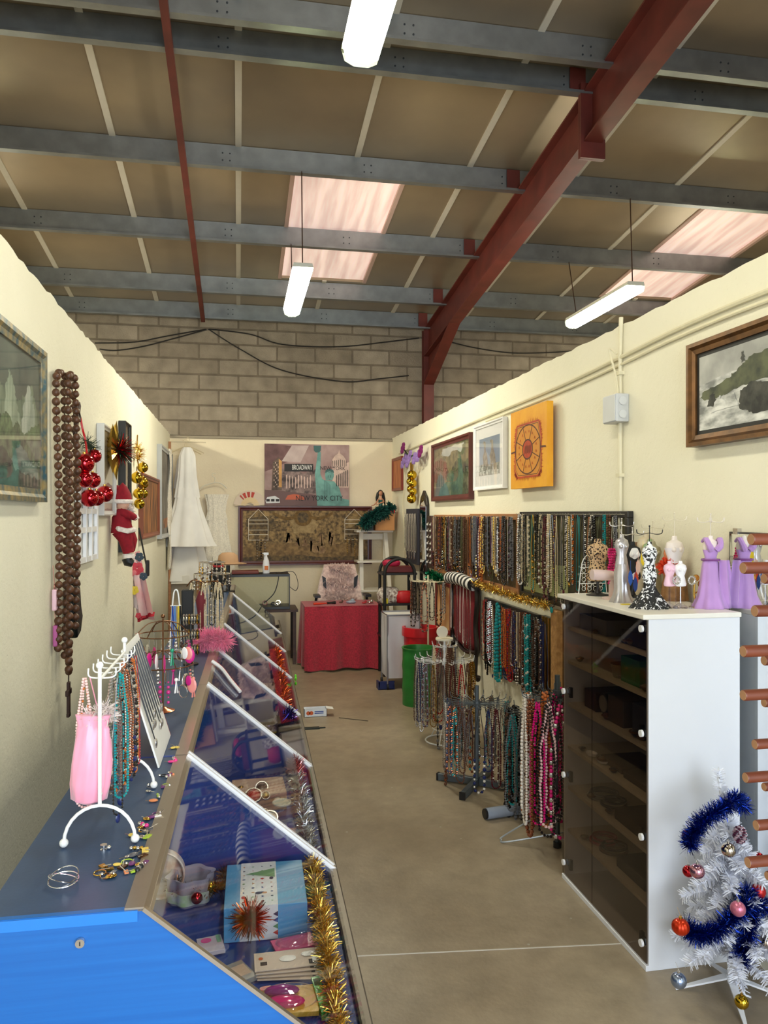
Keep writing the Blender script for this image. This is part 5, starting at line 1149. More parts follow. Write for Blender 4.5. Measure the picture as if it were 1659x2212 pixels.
# earring hanger racks on the tapestry
for i, (u0, lab) in enumerate(((558, 'white wire house shaped earring hanger on the left of the tapestry'), (765, 'white wire house shaped earring hanger on the right of the tapestry'))):
    c = ony(u0, 1100, BWY-.09); t = T('earring_hanger', c, lab, 'earring hanger', 'earring hangers on the tapestry')
    m = MB(); W = .125; m.tube([(c.x-W, c.y, c.z-.13), (c.x, c.y, c.z), (c.x+W, c.y, c.z-.13), (c.x+W, c.y, c.z-.40), (c.x-W, c.y, c.z-.40)], .005, 6, closed=True)
    for z in (-.14, -.19, -.27, -.33, -.40): m.tube([(c.x-W, c.y, c.z+z), (c.x+W, c.y, c.z+z)], .004, 5)
    m.build('wire_frame', F(226, 214, 196), t)
    random.seed(i)
    for k in range(5 if i else 3):
        x = c.x-W+.03+.05*k+(.08 if not i else 0); L = random.uniform(.18, .34) if i else .25
        m = MB(); P = [Vector((x, c.y-.01, c.z-.40)), Vector((x+.004, c.y-.012, c.z-.40-L))]; m.tube(P, .002, 4, 1); beads(m, P, .010 if not i else .008, 0, 1.7, 8, 6, .3)
        o = m.build('drop_earring', [[F(170, 130, 60), BRONZE][k % 2] if i else [SILVER, F(40, 30, 30)][k % 2], F(120, 90, 50)]); center_origin(o, P[0]); tag(o, 'long dangling earring, %s from left under the %s earring hanger' % (ORD[k], ['left', 'right'][i]), 'earring', 'long earrings on the tapestry hangers')
# fan
t = T('hand_fan', ony(535, 1094, BWY-.05), 'open hand fan with red flowers resting on the tapestry frame', 'fan')
c = ony(540, 1094, BWY-.05)
m = MB(); n = 26
for k in range(n):
    a0 = PI*.04+PI*.92*k/n; a1 = PI*.04+PI*.92*(k+1)/n; mi = 1 if 9 < k < 20 and k % 3 else 0
    for r0, r1, mm in ((.05, .12, 2), (.12, .19, mi), (.19, .21, 0)):
        vs = [(c.x+r*math.cos(a), c.y-.004*(k % 2), c.z+r*math.sin(a)) for r, a in ((r0, a0), (r1, a0), (r1, a1), (r0, a1))]; m.add(vs, [(0, 1, 2, 3)], mm)
m.build('fan_leaf', [F(226, 206, 186), F(190, 60, 44), F(232, 206, 160)], t, False, solid=.003)
m = MB(); m.beam((c.x-.2, c.y, c.z+.01), (c.x+.18, c.y, c.z+.05), .01, .01); m.build('guard_stick', F(226, 206, 176), t)
# things on/over the aquarium
p_ = Vector((.33, 9.42, 1.081))
t = T('spray_bottle', p_, 'white trigger spray bottle standing on the aquarium lid', 'bottle')
m = MB(); m.lathe(p_, [(.04, 0), (.042, .02), (.042, .10), (.032, .16), (.014, .2), (.014, .22)], 0, 20, 1, .7); m.build('bottle_body', F(236, 236, 240, .3), t)
m = MB(); m.b2((p_.x-.03, p_.y-.012, p_.z+.22), (p_.x+.03, p_.y+.012, p_.z+.25)); m.b2((p_.x-.045, p_.y-.008, p_.z+.235), (p_.x-.03, p_.y+.008, p_.z+.248)); m.b2((p_.x-.028, p_.y-.006, p_.z+.17), (p_.x-.02, p_.y+.006, p_.z+.22)); m.build('trigger_head', F(230, 234, 240, .3), t, False, bevel=.003)
m = MB(); m.b2((p_.x-.02, p_.y-.033, p_.z+.04), (p_.x+.025, p_.y-.030, p_.z+.09)); m.build('bottle_label', F(214, 120, 60), t, False)
m = MB(); m.b2((-.08, 9.3, 1.081), (.24, 9.5, 1.12)); o = m.build('leather_case', F(112, 44, 32, .5), None, False, bevel=.008); tag(o, 'flat reddish brown leather case lying on the aquarium lid', 'case')
# black shelf rack
t = T('shelf_rack', (1.72, 8.45, 0), 'black plastic shelf rack with two arched ends beside the red desk', 'shelf')
BX0, BX1, BY0, BY1 = 1.56, 1.96, 8.35, 8.65
for z in (.42, .78, 1.12):
    m = MB(); m.b2((BX0, BY0, z), (BX1, BY1, z+.025)); m.build('shelf_tray', BLACK, t, False, bevel=.004)
for y in (BY0, BY1):
    m = MB(); x0, x1 = BX0+.03, BX1-.03
    P = [(x0, y, 0), (x0, y, 1.12)]+[((x0+x1)/2-(x1-x0)/2*math.cos(PI*k/12), y, 1.14+.16*math.sin(PI*k/12)) for k in range(13)]+[(x1, y, 1.12), (x1, y, 0)]
    m.tube(P, .018, 8); m.build('arched_upright', BLACK, t)
def pouch(name, c, d, M_, label, cat='bag', rip=.0):
    m = MB(); c = Vector(c)
    def f(a, s): return .06*math.sin(a*5+rip)*(s)
    m.lathe(c, [(.42, 0), (.5, d[2]*.15), (.52, d[2]*.6), (.40, d[2]*.92), (.3, d[2])], 0, 24, d[0], d[1], f); o = m.build(name, M_); center_origin(o, c); return tag(o, label, cat)
m = MB(); m.b2((1.62, 8.40, 1.146), (1.92, 8.6, 1.21)); o = m.build('storage_box', F(116, 36, 32, .5), None, False, bevel=.004); tag(o, 'flat dark red box on the top tray of the black rack', 'box')
pouch('pouch', (1.7, 8.52, 1.213), (.2, .12, .07), F(180, 30, 70, .5), 'crumpled pink and red pouch on the dark red box')
pouch('handbag', (1.66, 8.48, .806), (.26, .16, .17), mat('spotted_fabric', rgb(236, 228, 216), .8, 0, 40, 0, col2=rgb(120, 90, 80)), 'white speckled handbag on the middle tray of the black rack')
pouch('handbag', (1.83, 8.44, .806), (.2, .12, .13), F(190, 18, 26, .5), 'small bright red handbag on the black rack')
m = MB(); m.b2((1.58, 8.36, .806), (1.63, 8.42, .86)); o = m.build('small_box', F(220, 200, 40), None, False); tag(o, 'small yellow box beside the speckled bag on the black rack', 'box')
# laundry trolley
t = T('laundry_trolley', (1.7, 7.9, 0), 'wheeled metal frame with pale grey fabric bag beside the red bin', 'laundry trolley')
x0, x1, y0, y1 = 1.50, 1.84, 7.72, 8.05
m = MB()
def bagf(a, b):
    per = [(x0, y0), (x1, y0), (x1, y1), (x0, y1), (x0, y0)]; s = a*4; i = min(3, int(s)); p = Vector(per[i]).lerp(Vector(per[i+1]), s-i); n_ = ((0, -1), (1, 0), (0, 1), (-1, 0))[i]; w = .012*math.sin(a*40+b*3)*math.sin(PI*b)
    return (p.x+n_[0]*w, p.y+n_[1]*w, .12+.62*b)
m.sheet(bagf, 64, 10); m.b2((x0, y0, .115), (x1, y1, .125)); m.build('fabric_bag', F(206, 206, 212, .6), t, True)
m = MB()
for x, y in ((x0, y0), (x1, y0), (x1, y1), (x0, y1)): m.cyl((x, y, .05), (x, y, .76), .009, 8)
m.tube([(x0, y0, .76), (x1, y0, .76), (x1, y1, .76), (x0, y1, .76)], .009, 8, closed=True); m.build('metal_frame', F(150, 150, 156, .35, .6), t)
m = MB(); m.b2((x0, y0, .74), (x1, y1, .752)); m.build('bag_lid', F(226, 224, 222, .6), t, False)
for x, y in ((x0, y0), (x1, y0), (x1, y1), (x0, y1)): m = MB(); m.cyl((x-.01, y, .03), (x+.01, y, .03), .03, 14); m.build('wheel', BLACK, t)
# bins
def bin_(name, c, r0, r1, h, M_, label, rings=True, liner=None):
    c = Vector(c); t = T(name, c, label, 'bin')
    prof = [(r0, 0)]+[(r0+(r1-r0)*k/10+(.006 if rings and k in (3, 7) else 0), h*k/10) for k in range(1, 11)]+[(r1+.008, h), (r1+.008, h+.008), (r1-.006, h+.008), (r1-.012, h-.01), (r0-.012, .02), (.01, .02)]
    m = MB(); m.lathe(c, prof, 0, 36); m.build('bin_body', M_, t, ang=30)
    if liner:
        m = MB(); m.lathe(c, [(r1-.01, h-.12), (r1-.004, h+.014), (r1+.014, h+.012), (r1+.016, h-.05), (r1+.014, h-.075)], 0, 48, 1, 1, lambda a, s: .03*s*math.sin(a*7)*math.sin(a*3), False); m.build('bin_liner', liner, t)
        m = MB(); m.torus(c+Vector((0, 0, h*.72)), r1*.97+.008, .003, 0, 32, 5); m.build('wire_hoop', SILVER, t)
    return t
pg = onz(905, 1528, 0)
bin_('drum_bin', (pg.x+.03, pg.y+.13, 0), .155, .155, .53, mat('green_enamel', rgb(44, 124, 52), .4, 0, 12, .15), 'green metal drum bin on the floor in front of the red one', True)
wb = ony(908, 1400, 7.62)
bin_('waste_bin', (wb.x, 7.62, 0), .15, .17, .64, mat('red_plastic', rgb(196, 24, 34), .4), 'round red waste bin behind the green drum', False, mat('red_liner', rgb(206, 34, 42), .35))
m = MB(); p_ = onz(835, 1490, 0); m.prism([(p_.x-.07, p_.y, 0), (p_.x+.07, p_.y, 0), (p_.x+.085, p_.y, .085), (p_.x-.085, p_.y, .085)], (0, .02, 0)); m.b2((p_.x-.07, p_.y, 0), (p_.x+.07, p_.y+.12, .008)); m.b2((p_.x-.085, p_.y, 0), (p_.x-.07, p_.y+.12, .08)); m.b2((p_.x+.07, p_.y, 0), (p_.x+.085, p_.y+.12, .05)); o = m.build('dustpan', F(20, 34, 92, .4), None, False); center_origin(o, p_); tag(o, 'navy blue plastic dustpan on the floor by the laundry trolley', 'dustpan')
# floor litter by the counter
p_ = onz(682, 1549, 0); t = T('paper_box', p_, 'small open white box with two orange discs on the floor by the counter', 'box')
m = MB(); L_, D_, H_ = .20, .09, .07; c = p_+Vector((0, .05, 0)); 
for a, b in (((-L_/2, -D_/2, 0), (L_/2, D_/2, .003)), ((-L_/2, -D_/2, 0), (L_/2, -D_/2+.003, H_)), ((-L_/2, D_/2-.003, 0), (L_/2, D_/2, H_)), ((-L_/2, -D_/2, 0), (-L_/2+.003, D_/2, H_)), ((L_/2-.003, -D_/2, 0), (L_/2, D_/2, H_))): m.b2(c+Vector(a), c+Vector(b))
m.build('box_body', F(236, 238, 240), t, False)
m = MB(); y = c.y-D_/2-.0006
for x in (-.065, -.038): m.cyl((c.x+x, y+.0005, .035), (c.x+x, y, .035), .018, 20)
m.build('disc_print', F(214, 96, 40), t); m = MB()
for z in (.028, .042): m.b2((c.x-.01, y, z), (c.x+.07, y+.0005, z+.008))
m.build('line_print', F(60, 90, 170), t, False)
m = MB(); m.prism([c+Vector((L_/2, -D_/2, H_)), c+Vector((L_/2, D_/2, H_)), c+Vector((L_/2+.06, D_/2, H_-.01)), c+Vector((L_/2+.06, -D_/2, H_-.01))], (0, 0, .002)); m.build('box_flap', F(226, 226, 222), t, False)
m = MB(); p_ = onz(680, 1574, 0); m.b2(p_+Vector((-.12, -.025, 0)), p_+Vector((.04, .025, .012))); m.b2(p_+Vector((.04, -.008, 0)), p_+Vector((.09, .012, .01))); o = m.build('fallen_clip', F(34, 38, 30), None, False, bevel=.003); center_origin(o, p_); tag(o, 'flat dark green and black plastic piece lying on the floor', 'plastic piece')
m = MB(); a = onz(732, 1551, 0); b = onz(795, 1558, 0); m.tube([a+Vector((0, 0, .003)), b+Vector((0, 0, .003))], .003, 5); o = m.build('wire_piece', F(60, 50, 40)); center_origin(o, a); tag(o, 'thin dark wire lying on the floor in the aisle', 'wire')
# small things on the red desk
random.seed(17)
for i, (x, w, c_, lab, kd) in enumerate(((.93, .16, F(210, 60, 30), 'orange and black screwdriver on the red desk', 'screwdriver'), (1.06, .1, BLACK, 'black hair brush on the red desk', 'hair brush'), (1.30, .12, F(150, 160, 176, .2), 'crumpled clear blister pack on the red desk', 'packet'), (1.44, .06, F(170, 30, 40), 'small red trinket on the red desk', 'trinket'), (1.52, .08, SILVER, 'small silver trinket on the red desk', 'trinket'), (1.18, .05, F(90, 60, 50), 'small brown trinket on the red desk', 'trinket'))):
    m = MB(); y = 8.84+.05*(i % 3)
    if i < 2: m.tube([(x-w/2, y, .765), (x, y+.01, .765), (x+w/2, y+.03, .765)], [.014, .012, .006 if i == 0 else .02], 8)
    else: m.sph((x, y, .765), w/2, 0, 10, 6, (1, .6, .35)); m.sph((x+.02, y+.02, .775), w/4, 0, 8, 5)
    o = m.build(kd.replace(' ', '_'), c_); center_origin(o, (x, y, .76)); tag(o, lab, kd)
# flower sprig and gold baubles near the back corner on the right wall
p_ = onx(888, 985, RWX-.05); t = T('flower_sprig', p_, 'purple artificial flower sprig hanging from the conduit near the back corner', 'artificial flowers')
random.seed(2); m = MB()
for k, (u, v) in enumerate(((870, 968), (908, 975), (875, 990), (885, 985), (895, 990), (903, 985), (880, 998), (870, 1000))):
    c = onx(u, v, RWX-.05-.04*random.random())
    for j in range(6):
        a = j*PI/3; m.sph(c+Vector((.01*math.sin(j), .05*math.cos(a), .045*math.sin(a))), .04, 0 if k < 2 else 1, 6, 4, (.4, 1, .8))
m.build('petals', [F(120, 20, 96), F(150, 120, 190)], t, kind='stuff')
m = MB(); m.tube(sag([onx(872, 970, RWX-.04), onx(885, 985, RWX-.05), onx(905, 980, RWX-.05)]), .01, 5); m.build('stem', F(40, 60, 40), t)
bl = []
for u, v, r in ((890, 1026, 10), (886, 1040, 8), (891, 1044, 9), (887, 1056, 8), (892, 1062, 8), (889, 1077, 10)):
    p = onx(u, v, RWX-.08); bl.append((p.y, p.z, r/1660*9.3, -.08))
random.seed(3)
t = T('bauble_cluster', onx(889, 1000, RWX-.05), 'string of gold baubles hanging below the purple flowers', 'christmas decoration')
for (y, z, r, dx) in bl:
    m = MB(); m.sph((RWX-.08, y, z), r, 0, 20, 14); m.build('bauble', GOLDB, t)
m = MB(); m.tube([onx(889, 1000, RWX-.06), onx(890, 1070, RWX-.08)], .02, 6); m.build('ribbon', GOLD, t)
cable('hanging_cable', [onx(u, v, RWX-.02) for u, v in ((872, 978), (874, 1040), (870, 1090), (873, 1150), (872, 1210))], .006, CON, 'thin pale cable hanging down the right wall by the small red picture')
# ================================================================ THINGS ON THE LEFT COUNTER
def oz(u, v, z=ZT): return onz(u, v, z)
UY = CP(0, 1, 0)-CP(0, 0, 0); UX = CP(1, 0, 0)-CP(0, 0, 0)
# white necklace stand
a0 = (oz(142, 1831)+oz(288, 1822))/2; b0 = (oz(186, 1750)+oz(314, 1744))/2+UY*.14
t = T('necklace_stand', a0, 'white wire necklace stand with arched ball feet at the near end of the counter', 'necklace stand')
for q in (a0, b0):
    m = MB(); P = [q+UX*(.082*math.cos(PI*k/14))*-1+Vector((0, 0, .012+.085*math.sin(PI*k/14))) for k in range(15)]; m.tube(P, .0042, 8); f = m.build('arched_foot', WHITEMET, t)
    for s in (0, 14): g = MB(); g.sph(P[s], .0105, 0, 16, 10); g.build('ball_foot', WHITEMET, f)
    m = MB(); m.tube([q+Vector((0, 0, .095)), q+Vector((0, 0, .43))], .0045, 8); m.sph(q+Vector((0, 0, .435)), .009, 0, 12, 8); m.build('post', WHITEMET, t)
m = MB(); m.tube([a0+Vector((0, 0, .40)), b0+Vector((0, 0, .40))], .004, 8)
for z in (.12,): m.tube([a0+Vector((0, 0, z)), b0+Vector((0, 0, z))], .0035, 8)
m.build('crossbar', WHITEMET, t)
m = MB()
for k in range(6):
    q = a0.lerp(b0, (k+.5)/6)+Vector((0, 0, .40)); m.tube(sag([q-UX*.032+Vector((0, 0, .022)), q-UX*.027, q+UX*.027, q+UX*.032+Vector((0, 0, .022))], 4), .0020, 6)
m.build('hooks', WHITEMET, t)
random.seed(41)
cols = ['pale pink', 'black', 'silver', 'turquoise', 'brown', 'copper', 'silver', 'navy', 'amber', 'black', 'silver', 'amber', 'navy', 'red']
for k, c in enumerate(cols):
    q = a0.lerp(b0, (k//2+.5)/7.5)+UX*(.038 if k % 2 else (-.04 if k == 0 else .02))+Vector((0, 0, .398)); necklace(q, random.uniform(-.4, .4)+(.6 if k % 2 else 0), 's' if k == 0 else random.choice('sxdcb'), c, random.choice(['silver', 'amber', 'navy', 'black']), '%s from the near end of the white counter stand' % ORD[k], 'necklaces on the white counter stand', .60+.08*random.random())
# pink satin bag with feather trim
PSAT = mat('pink_satin', rgb(246, 160, 186), .28, 0, 8, .05, sheen=.4)
c = ony(190, 1737, 1.98); t = T('satin_bag', c, 'pink satin drawstring bag hanging left of the white necklace stand', 'bag')
m = MB(); H_ = .21
def rp(a, s): return .08*math.sin(a*3+s*3)+.07*math.sin(a*8+s*5)*(1 if s > .6 else .45)+.04*math.sin(a*13-s*9)
m.lathe(c, [(.012, 0), (.040, .012), (.046, .05), (.046, .10), (.042, .15), (.036, .185), (.032, .195), (.040, .22)], 0, 48, 1, .6, rp, True, Matrix.Rotation(.06, 3, 'Y')); m.build('satin_body', PSAT, t, ang=70)
m = MB(); m.fuzz([c+Vector((.0, 0, .21)), c+Vector((.045, 0, .235)), c+Vector((.05, 0, .2))], .03, 260, .004, 0, .3); m.build('feather_trim', mat('pale_feather', rgb(220, 206, 200), .9), t, kind='stuff')
m = MB(); m.tube(sag([c+Vector((.03, 0, .2)), a0.lerp(b0, .1)+Vector((-.03, 0, .40))]), .0015, 5); m.build('drawstring', F(226, 150, 170), t)
# leaning white board with black cord necklaces
p0, p1 = oz(345, 1660)+Vector((0, 0, .002)), oz(369, 1590)+Vector((0, 0, .002)); d1 = (p1-p0); lean = Vector((-.115, .02, .37))
t = T('jewellery_board', p0, 'leaning white display board carrying black cord necklaces on the counter', 'display board')
nrm = d1.cross(lean).normalized(); nrm = nrm if nrm.x > 0 else -nrm
m = MB(); m.prism([p0, p1, p1+lean, p1.lerp(p0, .9)+lean*1.0, p0+lean*.97][:3]+[p0+lean], nrm*-.006); m.build('board_face', F(238, 238, 236, .45), t, False, bevel=.0015)
m = MB(); m.prism([p0+d1*.2+lean*.9, p0+d1*.8+lean*.9, p0+d1*.8+Vector((-.17, 0, .002)), p0+d1*.2+Vector((-.17, 0, .002))], Vector((-.004, 0, 0))); m.build('easel_leg', F(226, 226, 222, .45), t, False)
m = MB(); m.prism([p1, p1+lean, p1+lean+d1.normalized()*.006, p1+d1.normalized()*.006], nrm*-.01); m.build('red_edge', F(150, 24, 34), t, False)
random.seed(14)
for k in range(8):
    s = (k+.7)/8.6; q0 = p0+d1*s+lean*.95+nrm*.006; q1 = p0+d1*(s-.02)+lean*random.uniform(.2, .4)+nrm*.008
    m = MB(); w = d1.normalized()*.010
    m.tube([q0-w*.4, q0.lerp(q1, .5)-w, q1, q0.lerp(q1, .5)+w, q0+w*.4], .0018, 5, 0); m.sph(q1-lean.normalized()*.014, .011, 1, 10, 6, (.4, .8, 1.4))
    o = m.build('cord_necklace', [BLACK, SILVER]); center_origin(o, q0); tag(o, 'black cord necklace with silver pendant, %s from the near edge of the white board' % ORD[k], 'necklace', 'black cord necklaces on the white board')
# copper earring carousel
c = oz(352, 1536); COP = BRONZE
t = T('earring_carousel', c, 'antique copper two tier earring carousel on the counter', 'earring stand')
m = MB(); m.lathe(c, [(.045, 0), (.047, .003), (.02, .012), (.006, .02)], 0, 28); m.build('base_plate', mat('polished_copper', rgb(190, 112, 70), .25, .9), t)
m = MB(); m.cyl(c, c+Vector((0, 0, .375)), .0035, 8); m.sph(c+Vector((0, 0, .385)), .009, 0, 12, 8); m.build('pole', COP, t)
random.seed(19)
ei = 0
for (z, R_, n) in ((.31, .105, 22), (.19, .12, 24)):
    m = MB(); m.torus(c+Vector((0, 0, z)), R_, .0025, 0, 40, 6)
    for k in range(6):
        a = k*PI/3; d = Vector((math.cos(a), math.sin(a), 0)); m.tube(sag([c+Vector((0, 0, z+.055)), c+d*R_*.55+Vector((0, 0, z+.045)), c+d*R_+Vector((0, 0, z))], 5), .0022, 5)
    m.build('hanging_tier', COP, t)
    for k in range(n):
        a = 2*PI*k/n; d = Vector((math.cos(a), math.sin(a), 0)); q = c+d*R_+Vector((0, 0, z)); L = random.uniform(.07, .13)
        kind = random.randrange(4); cc_ = random.choice([SILVER, SILVER, SILVER, GOLD, F(240, 150, 140, .3), F(20, 150, 110, .3), F(60, 40, 34, .3), F(240, 236, 234, .3), F(206, 30, 130, .3), BRONZE])
        m = MB(); m.tube([q, q-Vector((0, 0, L*.45))], .001, 4, 1)
        if kind == 0: m.sph(q-Vector((0, 0, L*.8)), L*.25, 0, 12, 7, (.75, .16, 1.15), Matrix.Rotation(a, 3, 'Z'))
        elif kind == 1: m.torus(q-Vector((0, 0, L*.75)), L*.2, .0022, 0, 18, 5, 'y', Matrix.Rotation(a, 3, 'Z'))
        elif kind == 2:
            for j in range(5): m.sph(q-Vector((0, 0, L*(.4+.16*j))), .004+.0022*(j % 3), 0, 7, 5)
        else:
            m.sph(q-Vector((0, 0, L*.5)), .008, 0, 8, 5)
            for j in range(5): m.tube([q-Vector((0, 0, L*.5)), q+Vector((.006*math.cos(j), .006*math.sin(j*1.3), -L*1.1))], .0016, 4, 0)
        o = m.build('drop_earring', [cc_, SILVER]); center_origin(o, q); ei += 1
        tag(o, 'dangling earring, %s hung round the %s tier of the copper carousel' % (ORD[k], 'upper' if z > .25 else 'lower'), 'earring', 'earrings on the copper carousel')
# T bar with silver bracelets
c = oz(412, 1436); t = T('bracelet_bar', c, 'black stacked bracelet rolls crowded with silver bangles on the counter', 'bracelet stand')
m = MB(); m.cyl(c, c+Vector((0, 0, .008)), .04, 20); m.cyl(c, c+Vector((0, 0, .26)), .01, 10); m.build('stand_post', BLACK, t)
for k in range(3):
    z = .08+.08*k; m = MB(); m.cyl(c+Vector((-.045, 0, z)), c+Vector((.045, 0, z)), .022, 14); r = m.build('roll', BLACK, t)
    for j in range(6):
        m = MB(); m.torus(c+Vector((-.035+.014*j, 0, z)), .026, .0045, 0, 18, 6, 'x'); o = m.build('bangle', [SILVER, SILVER, GOLD][j % 3]); center_origin(o, c+Vector((-.035+.014*j, 0, z))); tag(o, '%s bangle, %s from left on the %s black roll' % (['silver', 'silver', 'gold'][j % 3], ORD[j], ['lowest', 'middle', 'top'][k]), 'bracelet', 'bangles on the black rolls')
# white wire frame stand with blue cords
c = oz(380, 1428); t = T('earring_stand', c, 'tall white wire frame stand with blue and yellow cords on the counter', 'earring stand')
m = MB(); w = .032
for s in (-1, 1): m.tube(sag([c+Vector((s*w, -.03, 0)), c+Vector((s*w*.8, 0, .2)), c+Vector((s*w*.4, 0, .36)), c+Vector((0, 0, .39))]), .004, 6)
for z in (.06, .14, .22, .30): m.tube([c+Vector((-w*.9, 0, z)), c+Vector((w*.9, 0, z))], .003, 5)
m.tube([c+Vector((w, -.03, .003)), c+Vector((w, .05, .003)), c+Vector((-w, .05, .003)), c+Vector((-w, -.03, .003))], .003, 5); m.build('wire_frame', WHITEMET, t)
for k, (x, cc_, nm) in enumerate(((-.018, F(40, 80, 170), 'blue'), (-.006, F(90, 140, 210), 'light blue'), (.012, F(230, 200, 60), 'yellow'), (.022, F(30, 30, 36), 'black'))):
    m = MB(); q = c+Vector((x, -.006, .30)); m.tube([q, q+Vector((-.004, 0, -.14)), q+Vector((.004, 0, -.24)), q+Vector((.008, 0, -.14)), q+Vector((.002, 0, 0))], .003, 5); o = m.build('cord_bracelet', cc_); center_origin(o, q); tag(o, '%s cord loop hanging on the tall white wire frame' % nm, 'cord', 'cord loops on the white wire frame')
# black box
c = oz(405, 1378); m = MB(); m.box(c+Vector((0, .02, .155)), (.075, .08, .31)); o = m.build('speaker', F(24, 24, 26, .6), None, False, bevel=.008); center_origin(o, c); tag(o, 'upright black speaker box on the counter behind the white wire frame', 'speaker')
# burgundy bust with pearl strands
c = oz(434, 1376); t = T('display_bust', c, 'narrow burgundy velvet bust stand with cream pearl strands', 'display bust')
m = MB(); m.lathe(c, [(.045, 0), (.04, .01), (.022, .04), (.02, .14), (.03, .2), (.035, .24), (.02, .28), (.012, .30)], 0, 20, 1, .7); m.build('bust_body', mat('burgundy_bust', rgb(112, 16, 32), .7, sheen=.4), t)
m = MB(); m.tube(sag([c+Vector((-.09, 0, .33)), c+Vector((-.05, 0, .37)), c+Vector((.02, 0, .355)), c+Vector((.1, 0, .36)), c+Vector((.14, 0, .33))]), .004, 6); m.cyl(c+Vector((.0, 0, .29)), c+Vector((0, 0, .36)), .004, 6); m.build('hanging_bar', BRONZE, t)
for k, x in enumerate((-.06, .015, .04, .07, .095, .12)): necklace(c+Vector((x, -.01, .352)), random.uniform(-.5, .5), 'm' if k != 2 else 's', 'cream' if k != 3 else 'black', 'pearl white', '%s from left on the bar over the burgundy bust' % ORD[k], 'pearl necklaces over the burgundy bust', .55+.06*(k % 3))
# wire carousel behind
c = oz(458, 1330); t = T('earring_carousel', c, 'silver wire three tier earring carousel farther along the counter', 'earring stand')
m = MB(); m.cyl(c, c+Vector((0, 0, .006)), .05, 20); m.cyl(c, c+Vector((0, 0, .46)), .004, 8); m.build('pole', SILVER, t)
random.seed(23); k0 = 0
for z, R_, n in ((.42, .10, 16), (.33, .14, 20)):
    m = MB(); m.torus(c+Vector((0, 0, z)), R_, .003, 0, 32, 5)
    for k in range(4): a = k*PI/4; d = Vector((math.cos(a), math.sin(a), 0))*R_; m.tube([c+d+Vector((0, 0, z)), c-d+Vector((0, 0, z))], .002, 4)
    m.build('hanging_tier', SILVER, t)
    for k in range(n):
        a = 2*PI*k/n; q = c+Vector((math.cos(a), math.sin(a), 0))*R_+Vector((0, 0, z)); m = MB(); L = random.uniform(.06, .13)
        m.tube([q, q-Vector((0, 0, L))], .0016, 4); 
        for j in range(3): m.sph(q-Vector((0, 0, L*(.5+.25*j))), random.uniform(.005, .010), 0, 7, 5)
        o = m.build('drop_earring', random.choice([SILVER, SILVER, BRONZE, F(60, 50, 46, .3), GOLD])); center_origin(o, q); tag(o, 'long earring, %s round the %s tier of the silver wire carousel' % (ORD[k], 'top' if z > .4 else 'middle'), 'earring', 'earrings on the silver wire carousel')
# black bust and hats at the far end
c = CP(-.12, 5.75, ZT); t = T('display_bust', c, 'black velvet neck bust at the far end of the counter', 'display bust')
m = MB(); m.lathe(c, [(.05, 0), (.055, .02), (.05, .12), (.08, .2), (.075, .26), (.035, .30), (.03, .36)], 0, 24, 1, .5); m.build('bust_body', F(18, 18, 20, .8), t)
m = MB(); m.torus(c+Vector((0, 0, .31)), .05, .01, 0, 24, 8, 'z'); m.build('choker', F(150, 20, 34, .5), t)
c = CP(-.05, 6.45, ZT); m = MB(); m.lathe(c+Vector((0, 0, .28)), [(.15, 0), (.16, .01), (.09, .02), (.08, .09), (.05, .12), (.01, .125)], 0, 28, 1.2, .8, lambda a, s: .05*math.sin(a*3)); o = m.build('straw_hat', F(176, 140, 106, .8)); center_origin(o, c); tag(o, 'pale tan felt hat resting on a stand at the far end of the counter', 'hat')
t = T('hat_stand', c, 'plain dark post supporting the tan hat on the counter', 'stand'); m = MB(); m.cyl(c, c+Vector((0, 0, .27)), .02, 12); m.build('post', BLACK, t); m = MB(); m.cyl(c, c+Vector((0, 0, .012)), .07, 20); m.build('base', BLACK, t)
# pink feather brooch and white hair wand
c = oz(455, 1410)+Vector((0, .02, .03)); t = T('feather_boa', c, 'fluffy pink feather puff lying across the edge of the glass cases', 'feather puff')
m = MB(); random.seed(6); m.fuzz([c+Vector((-.07, 0, .03)), c+Vector((0, .0, .05)), c+Vector((.09, .01, .03))], .075, 2200, .005, 0, .1); m.build('feathers', mat('pink_feather', rgb(242, 130, 164), .9, 0, 20, .15, sheen=.3), t, False, kind='stuff')
c = oz(470, 1400); q = [CP(.0, 2.55, 1.02), CP(.05, 2.52, .985), CP(.10, 2.43, .94), CP(.15, 2.36, .895)]
t = T('ribbon_wand', q[0], 'white and red ribbon ends spilling from the pink feathers onto the glass', 'ribbon')
m = MB(); m.tube(sag(q), .009, 6); m.build('white_ribbon', F(240, 238, 240, .4), t)
m = MB(); m.tube([p+Vector((.004, .01, .003)) for p in sag(q)], .005, 6); m.build('red_ribbon', F(170, 20, 50, .4), t)
# wire bangle
c = oz(137, 1912); t = T('wire_bangle', c, 'silver wire bangle of crossed hoops alone on the near counter corner', 'bracelet')
for k, (rx, ry) in enumerate(((.12, 0), (-.2, .25), (.3, -.2))):
    m = MB(); m.torus(c+Vector((0, 0, .012+.003*k)), .031, .0012, 0, 40, 6, 'z', Matrix.Rotation(rx, 3, 'X') @ Matrix.Rotation(ry, 3, 'Y')); m.build('hoop', CHROME, t)
c = oz(224, 1836); m = MB(); m.lathe(c, [(.008, 0), (.008, .002), (.003, .004), (.003, .009), (.008, .011), (.008, .013)], 0, 14); m.sph(c+Vector((.012, 0, .005)), .006, 0, 8, 5); o = m.build('cuff_link', CHROME); center_origin(o, c); tag(o, 'small chrome cuff link on the counter beyond the wire bangle', 'cuff link')
